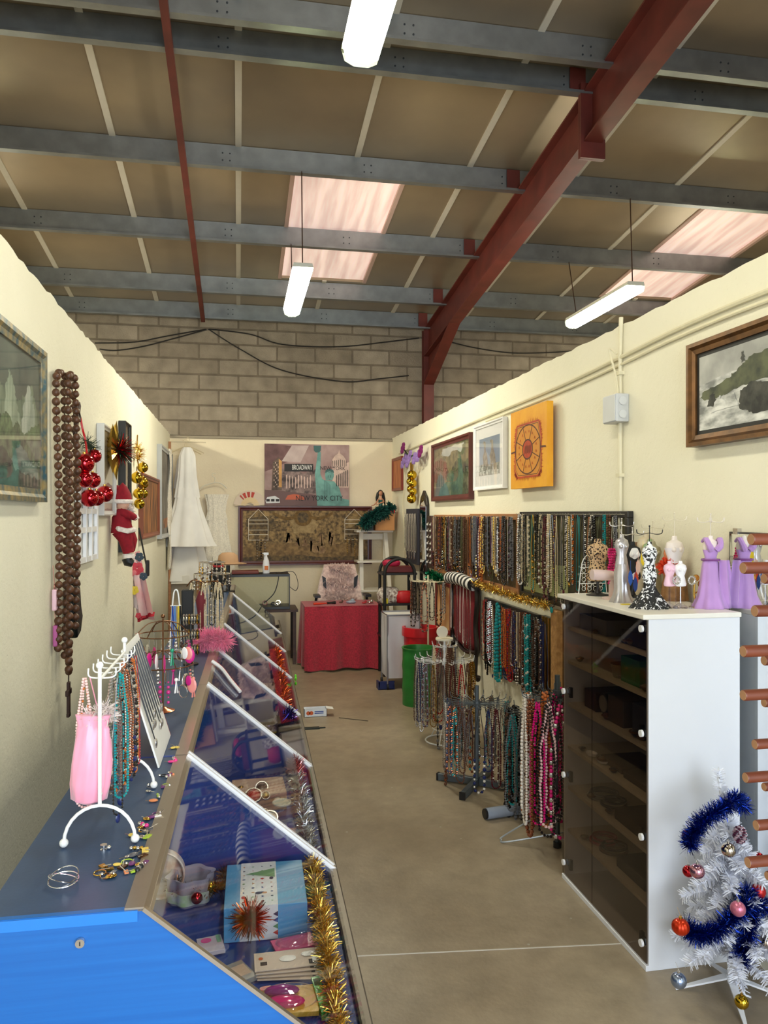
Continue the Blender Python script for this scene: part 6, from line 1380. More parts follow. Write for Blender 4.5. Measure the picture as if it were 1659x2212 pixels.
# scattered earrings
random.seed(77)
trail = [(300, 1880), (285, 1868), (262, 1880), (240, 1882), (225, 1878), (215, 1888), (238, 1893), (255, 1870), (272, 1862), (290, 1850), (305, 1856), (318, 1862), (270, 1886), (285, 1882), (248, 1886), (232, 1896), (300, 1868), (310, 1842), (295, 1838), (278, 1850), (305, 1815), (312, 1802), (318, 1808), (305, 1798), (320, 1790), (310, 1786), (300, 1792), (330, 1765), (338, 1758), (342, 1768), (320, 1770), (335, 1730), (342, 1726), (318, 1708), (330, 1700), (350, 1704), (360, 1698), (365, 1682), (355, 1676), (372, 1672), (370, 1648), (378, 1642), (374, 1618), (380, 1614), (284, 1808)]
EC = [('silver', SILVER), ('gold', GOLD), ('orange', F(226, 140, 90, .4)), ('black', BLACK), ('pink', F(226, 60, 140, .4)), ('white', F(236, 232, 226, .4)), ('green', F(170, 200, 60, .4)), ('bronze', BRONZE), ('yellow', F(236, 206, 100, .4)), ('purple', F(110, 50, 110, .4)), ('silver', SILVER), ('grey', F(90, 90, 96, .3))]
for i, (u, v) in enumerate(trail):
    u += random.uniform(-4, 4); v += random.uniform(-4, 4); c = oz(u, v); nm, mm = random.choice(EC); m = MB(); a = random.random()*6.28; R_ = Matrix.Rotation(a, 3, 'Z'); s = random.uniform(.7, 1.3)
    k = random.randrange(4)
    if k == 0: m.sph(c+Vector((0, 0, .004)), .011*s, 0, 10, 6, (1, .7, .3), R_); m.tube([c+Vector((0, 0, .004)), c+R_ @ Vector((.022, 0, .004))], .0012, 4, 1)
    elif k == 1: m.torus(c+Vector((0, 0, .003)), .010*s, .0016, 0, 16, 5); m.sph(c+R_ @ Vector((.012, 0, .004)), .004, 1, 7, 5)
    elif k == 2:
        for j in range(4): m.sph(c+R_ @ Vector((.008*j-.012, .002*(j % 2), .005)), .0052*s, j % 2, 8, 5)
    else: m.box((0, 0, .004), (.018*s, .012*s, .004), 0, Matrix.Translation(c) @ R_.to_4x4()); m.tube([c+Vector((0, 0, .005)), c+R_ @ Vector((.02, .01, .012))], .0012, 4, 1)
    o = m.build('earring', [mm, SILVER]); center_origin(o, c); tag(o, '%s earring lying on the navy counter, %s along the scattered trail' % (nm, ORD[i]), 'earring', 'loose earrings scattered on the counter')

# ================================================================ INSIDE THE SLOPED CASES
ZF = ZB-.018
def inn(x, y, z=0.): return CP(x, y, ZF+z)
random.seed(51)
SILT = mat('silver_tinsel', rgb(206, 208, 210), .2, 1); BLUT = mat('blue_tinsel', rgb(18, 50, 150), .22, .9); ORT = mat('copper_tinsel', rgb(222, 104, 54), .22, 1); REDT = mat('red_tinsel_b', rgb(180, 24, 40), .2, .95); VIOT = mat('violet_tinsel', rgb(50, 40, 110), .2, .9)
garland('tinsel_garland', [inn(XB-.075, y, .055+.01*math.sin(y*20)) for y in (.05, .25, .45, .65, .85, .97)], .042, 2600, GOLDT, 'thick gold tinsel garland along the front of the nearest glass case', .0035)
garland('tinsel_garland', [inn(XB-.08, y, .055) for y in (1.05, 1.3, 1.6, 1.85)], .045, 1900, SILT, 'silver tinsel garland along the front of the second glass case', .004)
garland('tinsel_garland', [inn(XB-.08, y, .055) for y in (1.88, 1.98, 2.04)], .05, 500, mat('rose_tinsel', rgb(200, 130, 130), .2, 1), 'short rose pink tinsel piece at the far end of the second glass case', .005)
garland('tinsel_garland', [inn(x, y, z) for x, y, z in ((XB-.07, 2.95, .06), (XB-.1, 2.75, .07), (XB-.16, 2.6, .06), (XB-.22, 2.45, .05))], .06, 1300, VIOT, 'dark violet tinsel garland inside the third glass case', .006)
garland('tinsel_garland', [inn(XB-.09, y, .06) for y in (3.1, 3.5, 3.95, 4.3, 4.7, 5.1)], .06, 2200, ORT, 'copper tinsel garland along the front of the middle glass cases', .007)
def cl(u, v, h=0.): q = RC.inverted() @ (onz(u, v, ZF+h)-CO); return q.x, q.y
garland('tinsel_garland', [inn(*cl(u, v), .045) for u, v in ((355, 1915), (385, 1950), (430, 1955), (480, 1940), (482, 1900), (480, 1860))], .035, 900, mat('bronze_tinsel', rgb(150, 92, 50), .25, 1), 'bronze and gold tinsel garland winding through the nearest glass case', .0035)
p_ = inn(*cl(540, 2000, .05), .07); m = MB(); m.fuzz([p_+Vector((-.01, 0, 0)), p_+Vector((.01, 0, 0))], .062, 420, .005, 0, 0); o = m.build('tinsel_star', ORT, smooth=False); center_origin(o, p_); tag(o, 'spiky copper tinsel burst in the middle of the nearest case', 'tinsel')
for i, (x, y) in enumerate((cl(392, 1955), cl(455, 1950), cl(425, 1975))):
    pp = inn(x, y, .05); m = MB(); m.sph(pp, .018, 0, 16, 10); o = m.build('bauble', REDB if i % 2 == 0 else GOLDB); center_origin(o, pp); tag(o, 'small %s bauble in the nearest case, %s from the near end' % (['red', 'gold', 'red'][i], ORD[i]), 'bauble', 'small baubles in the nearest case')
# blue festive gift box
t = T('gift_box', inn(.27, .6), 'light blue and white festive gift box with small figures in the nearest case', 'gift box')
def cbox(m, x0, x1, y0, y1, z0, z1, mi=0):
    vs = [inn(x, y, z) for x in (x0, x1) for y in (y0, y1) for z in (z0, z1)]
    m.add(vs, [(0, 1, 3, 2), (4, 6, 7, 5), (0, 4, 5, 1), (2, 3, 7, 6), (0, 2, 6, 4), (1, 5, 7, 3)], mi)
gx0, gx1, gy0, gy1, gz = .135, .375, .64, .92, .10
m = MB(); cbox(m, gx0, gx1, gy0, gy1, 0, gz); m.build('box_body', F(90, 164, 214, .4), t, False, bevel=.002)
m = MB(); cbox(m, gx0+.045, gx0+.155, gy0-.0008, gy1, .001, gz+.0008); m.build('white_band', F(232, 236, 238, .4), t, False)
m = MB(); random.seed(4)
def spot(x, y, r, mi, k=8, sy=1.): m.add([inn(x+r*math.cos(a*2*PI/k), y+r*sy*math.sin(a*2*PI/k), gz+.0014) for a in range(k)], [tuple(range(k))], mi)
def spotf(x, z, r, mi, k=8): m.add([inn(x+r*math.cos(a*2*PI/k), gy0-.0016, z+r*math.sin(a*2*PI/k)) for a in range(k)], [tuple(range(k))], mi)
for i in range(9):
    for j in range(4): spot(gx0+.055+.028*j, gy0+.025+.028*i, random.uniform(.003, .007), random.randrange(5), random.choice((3, 4, 8)), random.uniform(.6, 1.6))
m.add([inn(gx0+.06, gy0+.2, gz+.0018), inn(gx0+.15, gy0+.17, gz+.0018), inn(gx0+.15, gy0+.23, gz+.0018)], [(0, 1, 2)], 1)
spot(gx0+.10, gy0+.075, .012, 3, 12, .7); spot(gx0+.117, gy0+.075, .008, 4, 10, .8)
for i in range(5): spotf(gx0+.10, .015+.017*i, .003, i)
for i in range(4): m.add([inn(gx0+.14, gy0-.0016, .02+.018*i), inn(gx0+.155, gy0-.0016, .012+.018*i), inn(gx0+.155, gy0-.0016, .028+.018*i)], [(0, 1, 2)], i)
m.build('printed_figures', [F(190, 50, 50), F(110, 160, 110), F(60, 90, 150), F(50, 60, 90), F(206, 150, 110)], t, False, kind='stuff')
# round tin
c = inn(-.075, .955, .078); t = T('round_tin', inn(-.075, .955), 'round white tin with patterned rim standing on edge at the back of the nearest case', 'tin')
m = MB(); m.lathe(c, [(.076, 0), (.076, .03), (.073, .032), (.070, .03), (.070, .005), (.001, .005)], 0, 40, 1, 1, None, True, Matrix.Rotation(PI/2, 3, 'X')); m.build('tin_wall', mat('patterned_tin', rgb(236, 232, 226), .35, 0, 26, 0, col2=rgb(206, 160, 140)), t)
# clear flower shaped dish
c = inn(*cl(412, 1945)); t = T('flower_dish', c, 'clear plastic flower shaped dish with green band in the nearest case', 'dish')
CP1 = glass('clear_plastic', (.93, .93, .96), .10)
m = MB(); m.lathe(c, [(.06, 0), (.066, .02), (.07, .085), (.074, .087), (.06, .083), (.056, .01), (.001, .008)], 0, 72, 1, .85, lambda a, s: .09*math.sin(a*6), False); m.build('dish_body', mat('milky_plastic', rgb(200, 196, 214), .15, 0, 8, .05, alpha=.55, coat=.5), t)
m = MB(); m.lathe(c+Vector((0, 0, .002)), [(.069, .008), (.072, .045)], 0, 60, 1, .85, lambda a, s: .09*math.sin(a*6), False); m.build('green_band', mat('pale_green_print', rgb(196, 222, 160), .4, 0, 30, 0, col2=rgb(236, 236, 230)), t)
for i in range(6):
    pp = c+Vector((.03*math.cos(i), .025*math.sin(i*1.1), .03)); m = MB(); m.sph(pp, .016, 0, 10, 6, (1, .7, .5)); o = m.build('hair_clip', [F(190, 30, 50), F(226, 190, 200), F(240, 236, 230)][i % 3]); center_origin(o, pp); tag(o, '%s trinket, %s inside the flower shaped dish' % (['red', 'pink', 'white'][i % 3], ORD[i]), 'trinket', 'trinkets in the flower dish')
# flat packets and cards near the front
def packet(name, label, cat, x, y, w, d, h, col, marks=(), rz=0., z=0., group=None, tr=None):
    t = T(name, inn(x, y, z), label, cat, group); R_ = Matrix.Rotation(rz, 4, 'Z'); M_ = Matrix.Translation(inn(x, y, z)) @ Matrix.Rotation(CROT, 4, 'Z') @ R_
    m = MB(); m.box((0, 0, h/2), (w, d, h), 0, M_); m.build('packet_body', col, t, False, bevel=.001)
    for j, (nm, mx_, cx, cy, ww, dd, shape) in enumerate(marks):
        m = MB()
        if shape == 'o': m.lathe((0, 0, 0), [(1, 0), (1, .0006)], 0, 24); m.v = [M_ @ Vector((cx+v.x*ww/2, cy+v.y*dd/2, h+.0003*(j+1)+v.z)) for v in m.v]
        elif shape == 'b': m.sph((0, 0, 0), 1, 0, 18, 10, (ww/2, dd/2, .012)); m.v = [M_ @ (v+Vector((cx, cy, h+.006))) for v in m.v]
        else: m.box((cx, cy, h+.0003*(j+1)), (ww, dd, .0005), 0, M_)
        m.build(nm, mx_, t, shape == 'b')
    return t
BEI = F(226, 208, 190, .5)
for k in range(4):
    packet('hair_clip_card', 'beige card of oval hair clips, %s from the bottom of the fanned stack' % ORD[k], 'card', cl(640, 2100)[0]-.004*k, cl(640, 2100)[1]+.008*k, .20, .085, .003, BEI, (('brand_patch', F(60, 46, 40), -.075, -.012, .018, .016, 'r'), ('orange_mark', F(214, 110, 60), -.082, .012, .012, .012, 'o'), ('clip_oval', F(150, 146, 140, .25), -.01, .0, .045, .03, 'o'), ('clip_oval', F(120, 118, 116, .25), .05, .012, .045, .026, 'o'), ('text_block', F(50, 50, 54), .055, -.025, .02, .02, 'r'), ('window', F(206, 212, 210, .2), .07, -.02, .03, .03, 'r')), -.12+.05*k, .004+.006*k, 'hair clip cards in the nearest case')
packet('cellophane_packet', 'pink goods in clear cellophane behind the beige cards', 'packet', *cl(635, 2045), .12, .07, .008, F(232, 96, 140, .25), (('clear_cover', CP1, .01, 0, .13, .07, 'b'),), .25, .005)
packet('toy_packet', 'magenta and purple toy packet with yellow card and red oval label', 'packet', *cl(625, 2170), .15, .11, .012, F(236, 190, 60, .35), (('magenta_bubble', mat('magenta_gloss', rgb(226, 40, 130), .12, coat=.6), -.01, -.02, .10, .045, 'b'), ('purple_bubble', mat('purple_gloss', rgb(150, 30, 140), .12, coat=.6), -.02, .025, .09, .04, 'b'), ('red_oval', F(190, 36, 50, .3), -.055, .045, .045, .022, 'o'), ('clear_cover', CP1, .0, 0, .16, .11, 'b')), -.08, .003)
packet('toy_packet', 'magenta packet with red oval at the very front of the nearest case', 'packet', *cl(640, 2245), .14, .05, .010, F(226, 60, 150, .35), (('red_oval', F(190, 36, 50, .3), -.02, .0, .05, .026, 'o'),), 0, .002)
GRNP = mat('clear_green_plastic', rgb(30, 190, 60), .1, 0, 6, .05, coat=.5)
for k, (x, y) in enumerate((cl(692, 2165), cl(722, 2185))): packet('green_brush', 'bright green plastic brush pack, %s of the two beside the gold tinsel' % ['left', 'right'][k], 'packet', x, y, .022, .15, .02, GRNP, (('dark_print', F(30, 90, 60), 0, .05, .016, .03, 'r'),), .1, .002+.001*k, 'green brush packs in the nearest case')
packet('heart_packet', 'pale packet with a pink heart beside the copper tinsel', 'packet', *cl(455, 2050), .07, .08, .012, F(206, 196, 206, .2), (('pink_patch', F(230, 90, 160), -.01, .02, .03, .025, 'o'), ('green_tab', F(130, 180, 150), .025, .02, .012, .04, 'r')), .2, .003)
packet('grey_packet', 'grey and white clear packet in the middle of the nearest case', 'packet', *cl(520, 2110), .05, .09, .014, F(150, 150, 150, .2), (('pale_card', F(206, 180, 160), 0, 0, .04, .05, 'r'),), .5, .003)
packet('grey_packet', 'small grey boxed packet next to the fanned cards', 'packet', *cl(615, 2010), .08, .06, .03, F(120, 120, 136, .25), (('clear_cover', CP1, 0, 0, .07, .05, 'b'),), .1, .0)
# second case
random.seed(9)
packet('cardboard_box', 'long beige cardboard box lying in the second glass case', 'box', .24, 1.72, .22, .2, .07, F(196, 160, 140, .5), (), .05)
packet('cardboard_box', 'dusty pink flat box near the silver tinsel in the second glass case', 'box', .30, 1.25, .14, .22, .03, F(190, 150, 150, .5), (), -.1)
packet('cardboard_box', 'grey box at the back of the second glass case', 'box', .05, 1.5, .16, .2, .05, F(120, 110, 110, .5), (), .1)
TR = sorted([(random.uniform(1.1, 1.98), random.uniform(.02, .34)) for _ in range(20)])
for i in range(20):
    y, x = TR[i]; r = random.uniform(.014, .03); pp = inn(x, y, .05+r)
    nm, mm = random.choice([('grey', F(110, 104, 104, .25)), ('red', F(190, 30, 40, .25)), ('gold', GOLD), ('silver', SILVER), ('brown', F(96, 70, 60, .3)), ('white', F(232, 226, 216, .3))])
    m = MB(); m.sph(pp, r, 0, 12, 8, (1, 1, .7)); m.torus(pp+Vector((0, 0, .0)), r*1.15, r*.18, 1, 16, 6, 'z', Matrix.Rotation(random.random(), 3, 'X')); o = m.build('trinket', [mm, SILVER]); center_origin(o, pp); tag(o, '%s round trinket in the second glass case, %s from its near end' % (nm, ORD[i]), 'trinket', 'trinkets in the second case')
m = MB(); pp = inn(.33, 1.5, .07); m.cyl(pp, pp+Vector((0, 0, .006)), .035, 24); m.torus(pp+Vector((0, 0, .006)), .035, .004, 0, 24, 6); o = m.build('compact_mirror', F(220, 222, 206, .15)); center_origin(o, pp); tag(o, 'round pale compact beside the silver tinsel in the second case', 'compact')
# third case: coiled cable, sunglasses case, fabric
m = MB(); pp = inn(.08, 2.5, .02)
m.tube([pp+Vector((.11*math.cos(a/6), .15*math.sin(a/6), .012*(a % 7))) for a in range(44)], .012, 8); o = m.build('blue_hoop', F(30, 50, 96, .35)); center_origin(o, pp); tag(o, 'thick dark blue coiled tube inside the third glass case', 'coil')
packet('blue_case', 'long dark blue case inside the third glass case', 'case', .2, 2.6, .09, .3, .04, F(40, 54, 96, .4), (), .5)
packet('magenta_box', 'magenta cloth box inside the third glass case', 'box', .34, 2.35, .1, .2, .05, F(120, 40, 80, .5), (), .1)
m = MB(); pp = inn(.36, 2.75, .05); m.sph(pp, .05, 0, 16, 10, (1, 1.6, .8)); o = m.build('red_pouch', F(130, 16, 40, .4)); center_origin(o, pp); tag(o, 'rounded dark red pouch near the front of the third glass case', 'pouch')
for i, (x, y, w, d, c_) in enumerate(((.1, 3.4, .25, .3, F(60, 52, 50, .6)), (.25, 3.8, .2, .25, F(120, 110, 104, .6)), (.1, 4.5, .25, .4, F(110, 92, 84, .6)), (.2, 5.5, .25, .4, F(90, 76, 64, .6)), (.15, 6.5, .25, .4, F(70, 60, 54, .6)))):
    packet('cloth_tray', '%s flat cloth covered tray in the farther glass cases' % ['black', 'grey', 'taupe', 'brown', 'dark brown'][i], 'tray', x, y, w, d, .03, c_, (), .05*i)
m = MB(); c = CP(XB+.02, 4.0, ZB+.01)
for k in range(5): a = k*1.257; m.sph(c+Vector((.005, .03*math.cos(a), .03*math.sin(a))), .02, 0, 8, 6, (.4, 1, .6))
o = m.build('green_bow', mat('lime_plastic', rgb(110, 230, 50), .4)); center_origin(o, c); tag(o, 'lime green plastic flower clipped to the front rail of the cases', 'flower clip')
# ================================================================ CABINET CONTENTS
random.seed(61)
def cab(x, y, z): return Vector((CX0+x, CY0+y, z))
def cbx(name, label, cat, x, y, z, w, d, h, M_, group=None, bev=.004, kind_='box'):
    m = MB(); m.b2(cab(x, y, z), cab(x+w, y+d, z+h)); o = m.build(name, M_, None, False, bevel=bev); center_origin(o, cab(x+w/2, y+d/2, z)); return tag(o, label, cat, group)
def crate(name, label, x, y, z, w, d, h, M_):
    m = MB()
    for a, b in (((x, y, z), (x+w, y+d, z+.004)), ((x, y, z), (x+w, y+.004, z+h)), ((x, y+d-.004, z), (x+w, y+d, z+h)), ((x, y, z), (x+.004, y+d, z+h)), ((x+w-.004, y, z), (x+w, y+d, z+h))): m.b2(cab(*a), cab(*b))
    o = m.build(name, M_, None, False, bevel=.002); center_origin(o, cab(x, y, z)); return tag(o, label, 'crate')
crate('plastic_tray', 'clear grey plastic tray on the top shelf behind the far smoked door', .05, .45, SHZ[5], .25, .28, .07, F(120, 124, 134, .3))
cbx('dark_box', 'dark brown box of trinkets on the top shelf behind the near door', 'box', .04, .08, SHZ[5], .2, .22, .06, F(50, 38, 28, .5))
crate('green_crate', 'green plastic crate on the second shelf of the cabinet', .04, .14, SHZ[4], .22, .16, .11, mat('green_plastic', rgb(30, 120, 60), .4))
crate('blue_crate', 'blue plastic crate at the near end of the second shelf', .06, .03, SHZ[4], .2, .10, .10, mat('blue_plastic', rgb(60, 90, 160), .4))
m = MB(); c = cab(.08, .36, SHZ[4]); m.lathe(c, [(.04, 0), (.05, .05), (.052, .06), (.048, .058), (.038, .006)], 0, 24); o = m.build('small_bowl', F(120, 124, 104, .4)); center_origin(o, c); tag(o, 'small grey green bowl on the second shelf of the cabinet', 'bowl')
t = T('alarm_clock', cab(.07, .5, SHZ[3]), 'dark metal alarm clock on the third shelf behind the far door', 'clock')
c = cab(.06, .5, SHZ[3]+.06); m = MB(); m.cyl(c, c+Vector((.04, 0, 0)), .048, 24); m.build('clock_case', F(40, 34, 32, .3), t)
m = MB(); m.cyl(c, c-Vector((.003, 0, 0)), .038, 24); m.build('clock_face', F(150, 146, 136, .4), t)
for s in (-1, 1): m = MB(); m.tube([c+Vector((.02, s*.02, -.04)), c+Vector((.02, s*.03, -.06))], .005, 6); m.build('leg', SILVER, t)
IT = [(.05, .30, 3, .18, .14, .12, F(90, 74, 66, .5), 'brown leather box', 'box'), (.06, .08, 3, .2, .16, .13, F(60, 66, 90, .5), 'navy grey carton', 'box'), (.06, .58, 3, .2, .12, .09, F(80, 50, 34, .5), 'chestnut box', 'box'), (.05, .1, 2, .24, .2, .03, F(70, 60, 52, .6), 'folded dark scarf', 'folded scarf'), (.06, .33, 2, .2, .2, .03, F(90, 70, 50, .6), 'folded brown scarf', 'folded scarf'), (.04, .12, 1, .26, .24, .05, F(58, 46, 36, .6), 'coiled brown leather bundle', 'belt'), (.05, .12, 0, .26, .24, .05, F(44, 38, 34, .6), 'coiled black leather bundle', 'belt')]
for (x, y, s, w, d, h, M_, lab, ct) in IT: cbx(lab.split()[-1] if lab.split()[-1] != 'scarf' else 'folded_scarf', lab+' on the %s shelf of the smoked glass cabinet' % ['lowest', 'second lowest', 'third lowest', 'fourth lowest'][s], ct, x, y, SHZ[s], w, d, h, M_)
for i, (u, v) in enumerate(((1281, 1628), (1315, 1651))):  # added white ovals standing for bright spots in the door glass
    c = cab(.05, .60-.11*i, SHZ[2]); m = MB(); m.lathe(c, [(.01, 0), (.024, .004), (.03, .016), (.027, .016), (.02, .006), (.001, .005)], 0, 24, .9, 1.2); m.build; o = m.build('oval_stand_in', mat('white_gloss', rgb(250, 250, 250), .2)); center_origin(o, c); tag(o, 'small white oval stand-in behind the smoked glass, %s one' % ['farther', 'nearer'][i], 'dish', 'white oval stand-ins in the cabinet')
for i, (y, s, R_, c_, nm) in enumerate(((.6, 1, .07, F(110, 110, 112, .3), 'grey'), (.5, 1, .055, F(60, 60, 64, .3), 'dark grey'), (.60, 0, .06, F(160, 30, 34, .4), 'red'), (.5, 0, .06, F(90, 60, 40, .4), 'brown'))):
    c = cab(.11, y, SHZ[s]+.008); m = MB(); m.torus(c, R_, .007, 0, 28, 8); m.torus(c+Vector((.01, .01, .012)), R_*.9, .006, 0, 28, 8); o = m.build('coiled_belt', c_); center_origin(o, c); tag(o, '%s coiled belt on the %s shelf of the cabinet' % (nm, ['lowest', 'second lowest'][s]), 'belt', 'coiled belts in the cabinet')
for i in range(16):
    s = [5, 4, 3, 3, 5, 5, 4, 2, 1, 3, 2, 5, 1, 0, 2, 4][i]; c = cab(random.uniform(.03, .06), .04+.046*i, SHZ[s]); r = random.uniform(.012, .022)
    m = MB(); m.sph(c+Vector((0, 0, r*.8)), r, 0, 10, 6, (1, 1.2, .8)); m.torus(c+Vector((0, 0, r)), r*1.2, r*.2, 1, 14, 5); o = m.build('trinket', [random.choice([F(120, 100, 60, .3), F(90, 40, 40, .3), F(60, 60, 70, .3), F(140, 120, 100, .3)]), BRONZE]); center_origin(o, c); tag(o, 'tiny trinket near the shelf edge, %s from the near side of the cabinet' % ORD[i], 'trinket', 'trinkets along the cabinet shelves')

# ================================================================ DRESS FORMS ON THE CABINET
CT = CH+.0005
TOR = [(.14, 0), (.28, .03), (.31, .12), (.24, .36), (.205, .46), (.29, .66), (.32, .76), (.27, .9), (.11, .97), (.09, 1.06), (.07, 1.08)]
def ctop(u, v):
    p = onz(u, v, CT); p.x = min(max(p.x, CX0+.03), CX1-.03); p.y = min(max(p.y, CY0+.03), CY1-.03); return p
def form(label, c, H_, th, M_, skirt=None, sm=None, base='disc', bm=BLACK, tree=None, treem=SILVER, arms=0, name='dress_form', w=1., straps=False, ex=None):
    # H_: overall height to neck, th: torso height, skirt profile list
    c = Vector(c); t = T(name, c, label, 'jewellery dress form', 'dress form jewellery stands')
    z0 = H_-th*1.06
    m = MB()
    if base == 'disc': m.lathe(c, [(th*.3*w, 0), (th*.3*w, .004), (th*.1, .012), (th*.05, .03)], 0, 24)
    else: m.lathe(c, [(.03, 0), (.028, .006), (.008, .02)], 0, 16)
    m.cyl(c, c+Vector((0, 0, z0+.01)), th*.035, 8); m.build('base', bm, t)
    m = MB(); m.lathe(c+Vector((0, 0, z0)), [(r*th*w, z*th) for r, z in TOR], 0, 28, 1, .62)
    for s in (-1, 1): m.sph(c+Vector((s*.11*th*w, -.14*th*w, z0+.72*th)), .10*th*w, 0, 12, 8)
    m.build('torso', M_, t)
    if skirt:
        m = MB(); m.lathe(c, skirt[0], 0, 56, 1, skirt[1], skirt[2], False); m.build('skirt', sm or M_, t, ang=70)
    if tree:
        m = MB(); zt_ = H_+tree; m.cyl(c+Vector((0, 0, H_-.01)), c+Vector((0, 0, zt_+.015)), .0018, 6); m.sph(c+Vector((0, 0, zt_+.018)), .004, 0, 8, 5)
        for k in range(6):
            a = k*PI/3; d = Vector((math.cos(a), math.sin(a), 0)); m.tube(sag([c+Vector((0, 0, zt_-.01)), c+d*.03+Vector((0, 0, zt_-.016)), c+d*.055+Vector((0, 0, zt_-.012)), c+d*.06+Vector((0, 0, zt_+.004))], 4), .0015, 5)
        m.build('hook_tree', treem, t)
    if ex: ex(t, c, z0, th)
    return t
def fold(k, a_=.10): return lambda a, s: a_*s*math.sin(a*k)
LEO = mat('leopard_cloth', rgb(196, 164, 120), .7)
def spots(M_, sc, c1, c2, thr=.35):
    nt = M_.node_tree; N = nt.nodes; L = nt.links; p = N['Principled BSDF']; tc = N.new('ShaderNodeTexCoord'); w = N.new('ShaderNodeTexVoronoi'); w.inputs['Scale'].default_value = sc; L.new(tc.outputs['Object'], w.inputs['Vector'])
    r = N.new('ShaderNodeValToRGB'); r.color_ramp.interpolation = 'CONSTANT'; r.color_ramp.elements[0].color = (*lin(c1), 1); r.color_ramp.elements[1].position = thr; r.color_ramp.elements[1].color = (*lin(c2), 1)
    L.new(w.outputs['Distance'], r.inputs[0]); L.new(r.outputs[0], p.inputs['Base Color'])
spots(LEO, 95, rgb(44, 26, 18), rgb(206, 172, 130), .42)
FLO = mat('black_white_floral', rgb(240, 240, 240), .6); FLOB = mat('white_floral_on_black', rgb(20, 20, 20), .6)
def blots(M_, sc, c1, c2, thr):
    nt = M_.node_tree; N = nt.nodes; L = nt.links; p = N['Principled BSDF']; tc = N.new('ShaderNodeTexCoord'); w = N.new('ShaderNodeTexNoise'); w.inputs['Scale'].default_value = sc; w.inputs['Detail'].default_value = 3; w.inputs['Distortion'].default_value = 1.5; L.new(tc.outputs['Object'], w.inputs['Vector'])
    r = N.new('ShaderNodeValToRGB'); r.color_ramp.interpolation = 'CONSTANT'; r.color_ramp.elements[0].color = (*lin(c1), 1); r.color_ramp.elements[1].position = thr; r.color_ramp.elements[1].color = (*lin(c2), 1)
    L.new(w.outputs['Fac'], r.inputs[0]); L.new(r.outputs[0], p.inputs['Base Color'])
blots(FLO, 60, rgb(24, 24, 26), rgb(236, 236, 238), .47); blots(FLOB, 55, rgb(20, 20, 22), rgb(236, 236, 238), .56)
LIL = mat('lilac_chiffon', rgb(186, 142, 206), .7, 0, 10, .05, sheen=.4); NACRE = mat('pearl_mannequin', rgb(236, 224, 216), .4)
SLV = mat('silver_satin', rgb(196, 192, 194), .28, .6, 16, .08)
# far to near
form('leopard print bust on black foot at the far end of the cabinet top', ctop(1291, 1286), .27, .19, LEO, tree=None, bm=BLACK, w=.95)
form('silver satin gown form with wire hooks above its neck', ctop(1343, 1300), .30, .15, SLV, ([(.028, .17), (.035, .13), (.034, .06), (.04, .03), (.055, 0)], .9, fold(9, .08)), SLV, tree=.055, treem=SILVER, w=.7)
form('zebra print bust with hanging feather earrings', ctop(1366, 1290), .26, .17, ZEB, bm=BLACK, w=.8, tree=.05, treem=SILVER)
form('brown and cream patterned bust behind the floral gown', ctop(1392, 1280), .25, .16, mat('brown_print', rgb(110, 70, 54), .7, 0, 30, 0, col2=rgb(190, 160, 130)), bm=BLACK, w=.8)
form('black and white floral mermaid gown form with black hook tree', ctop(1403, 1313), .275, .15, FLO, ([(.022, .15), (.027, .125), (.024, .09), (.034, .07), (.062, .03), (.085, .0)], .8, fold(11, .10)), FLOB, tree=.05, treem=BLACKMET, w=.72)
form('pale green bust behind the floral gown', ctop(1418, 1286), .27, .15, mat('pale_green_cloth', rgb(150, 176, 132), .6), bm=BLACK, w=.8)
form('sage ruched satin bust in the second row', ctop(1434, 1287), .26, .16, mat('sage_satin', rgb(168, 160, 130), .45, .1, 30, .15), ([(.04, .10), (.042, .05), (.045, 0)], .8, fold(7, .06)), None, w=.85, tree=.08, treem=F(206, 196, 170, .4))
def tutu(t, c, z0, th):
    m = MB(); m.fuzz([c+Vector((-.02, 0, z0+.03)), c+Vector((.02, 0, z0+.03))], .05, 700, .012, 0, .0); m.build('tutu', mat('orange_tulle', rgb(230, 74, 34), .8), t, False, kind='stuff')
form('tan bust wearing a bright orange tulle tutu', ctop(1447, 1296), .25, .12, F(206, 130, 84, .5), w=.8, ex=tutu)
form('champagne satin bust with white neck in the back row', ctop(1467, 1283), .30, .18, mat('champagne_satin', rgb(206, 190, 160), .4, .1, 24, .1), ([(.045, .12), (.05, .06), (.052, 0)], .8, fold(7, .06)), None, w=.8)
def corsetx(t, c, z0, th):
    m = MB(); m.lathe(c+Vector((0, 0, z0+.36*th)), [(.25*th*.82, 0), (.215*th*.82, .1*th), (.30*th*.82, .3*th), (.335*th*.82, .4*th)], 0, 28, 1.03, .68, None, False); m.build('corset', F(240, 234, 236, .4), t)
form('white corset bust with gold skirt and white hook tree', ctop(1487, 1296), .29, .17, NACRE, ([(.042, .14), (.055, .08), (.062, .0)], .8, fold(9, .08)), mat('gold_brown_cloth', rgb(150, 110, 70), .5, .2, 30, .3), w=.82, tree=.09, treem=F(226, 218, 196, .4), ex=corsetx)
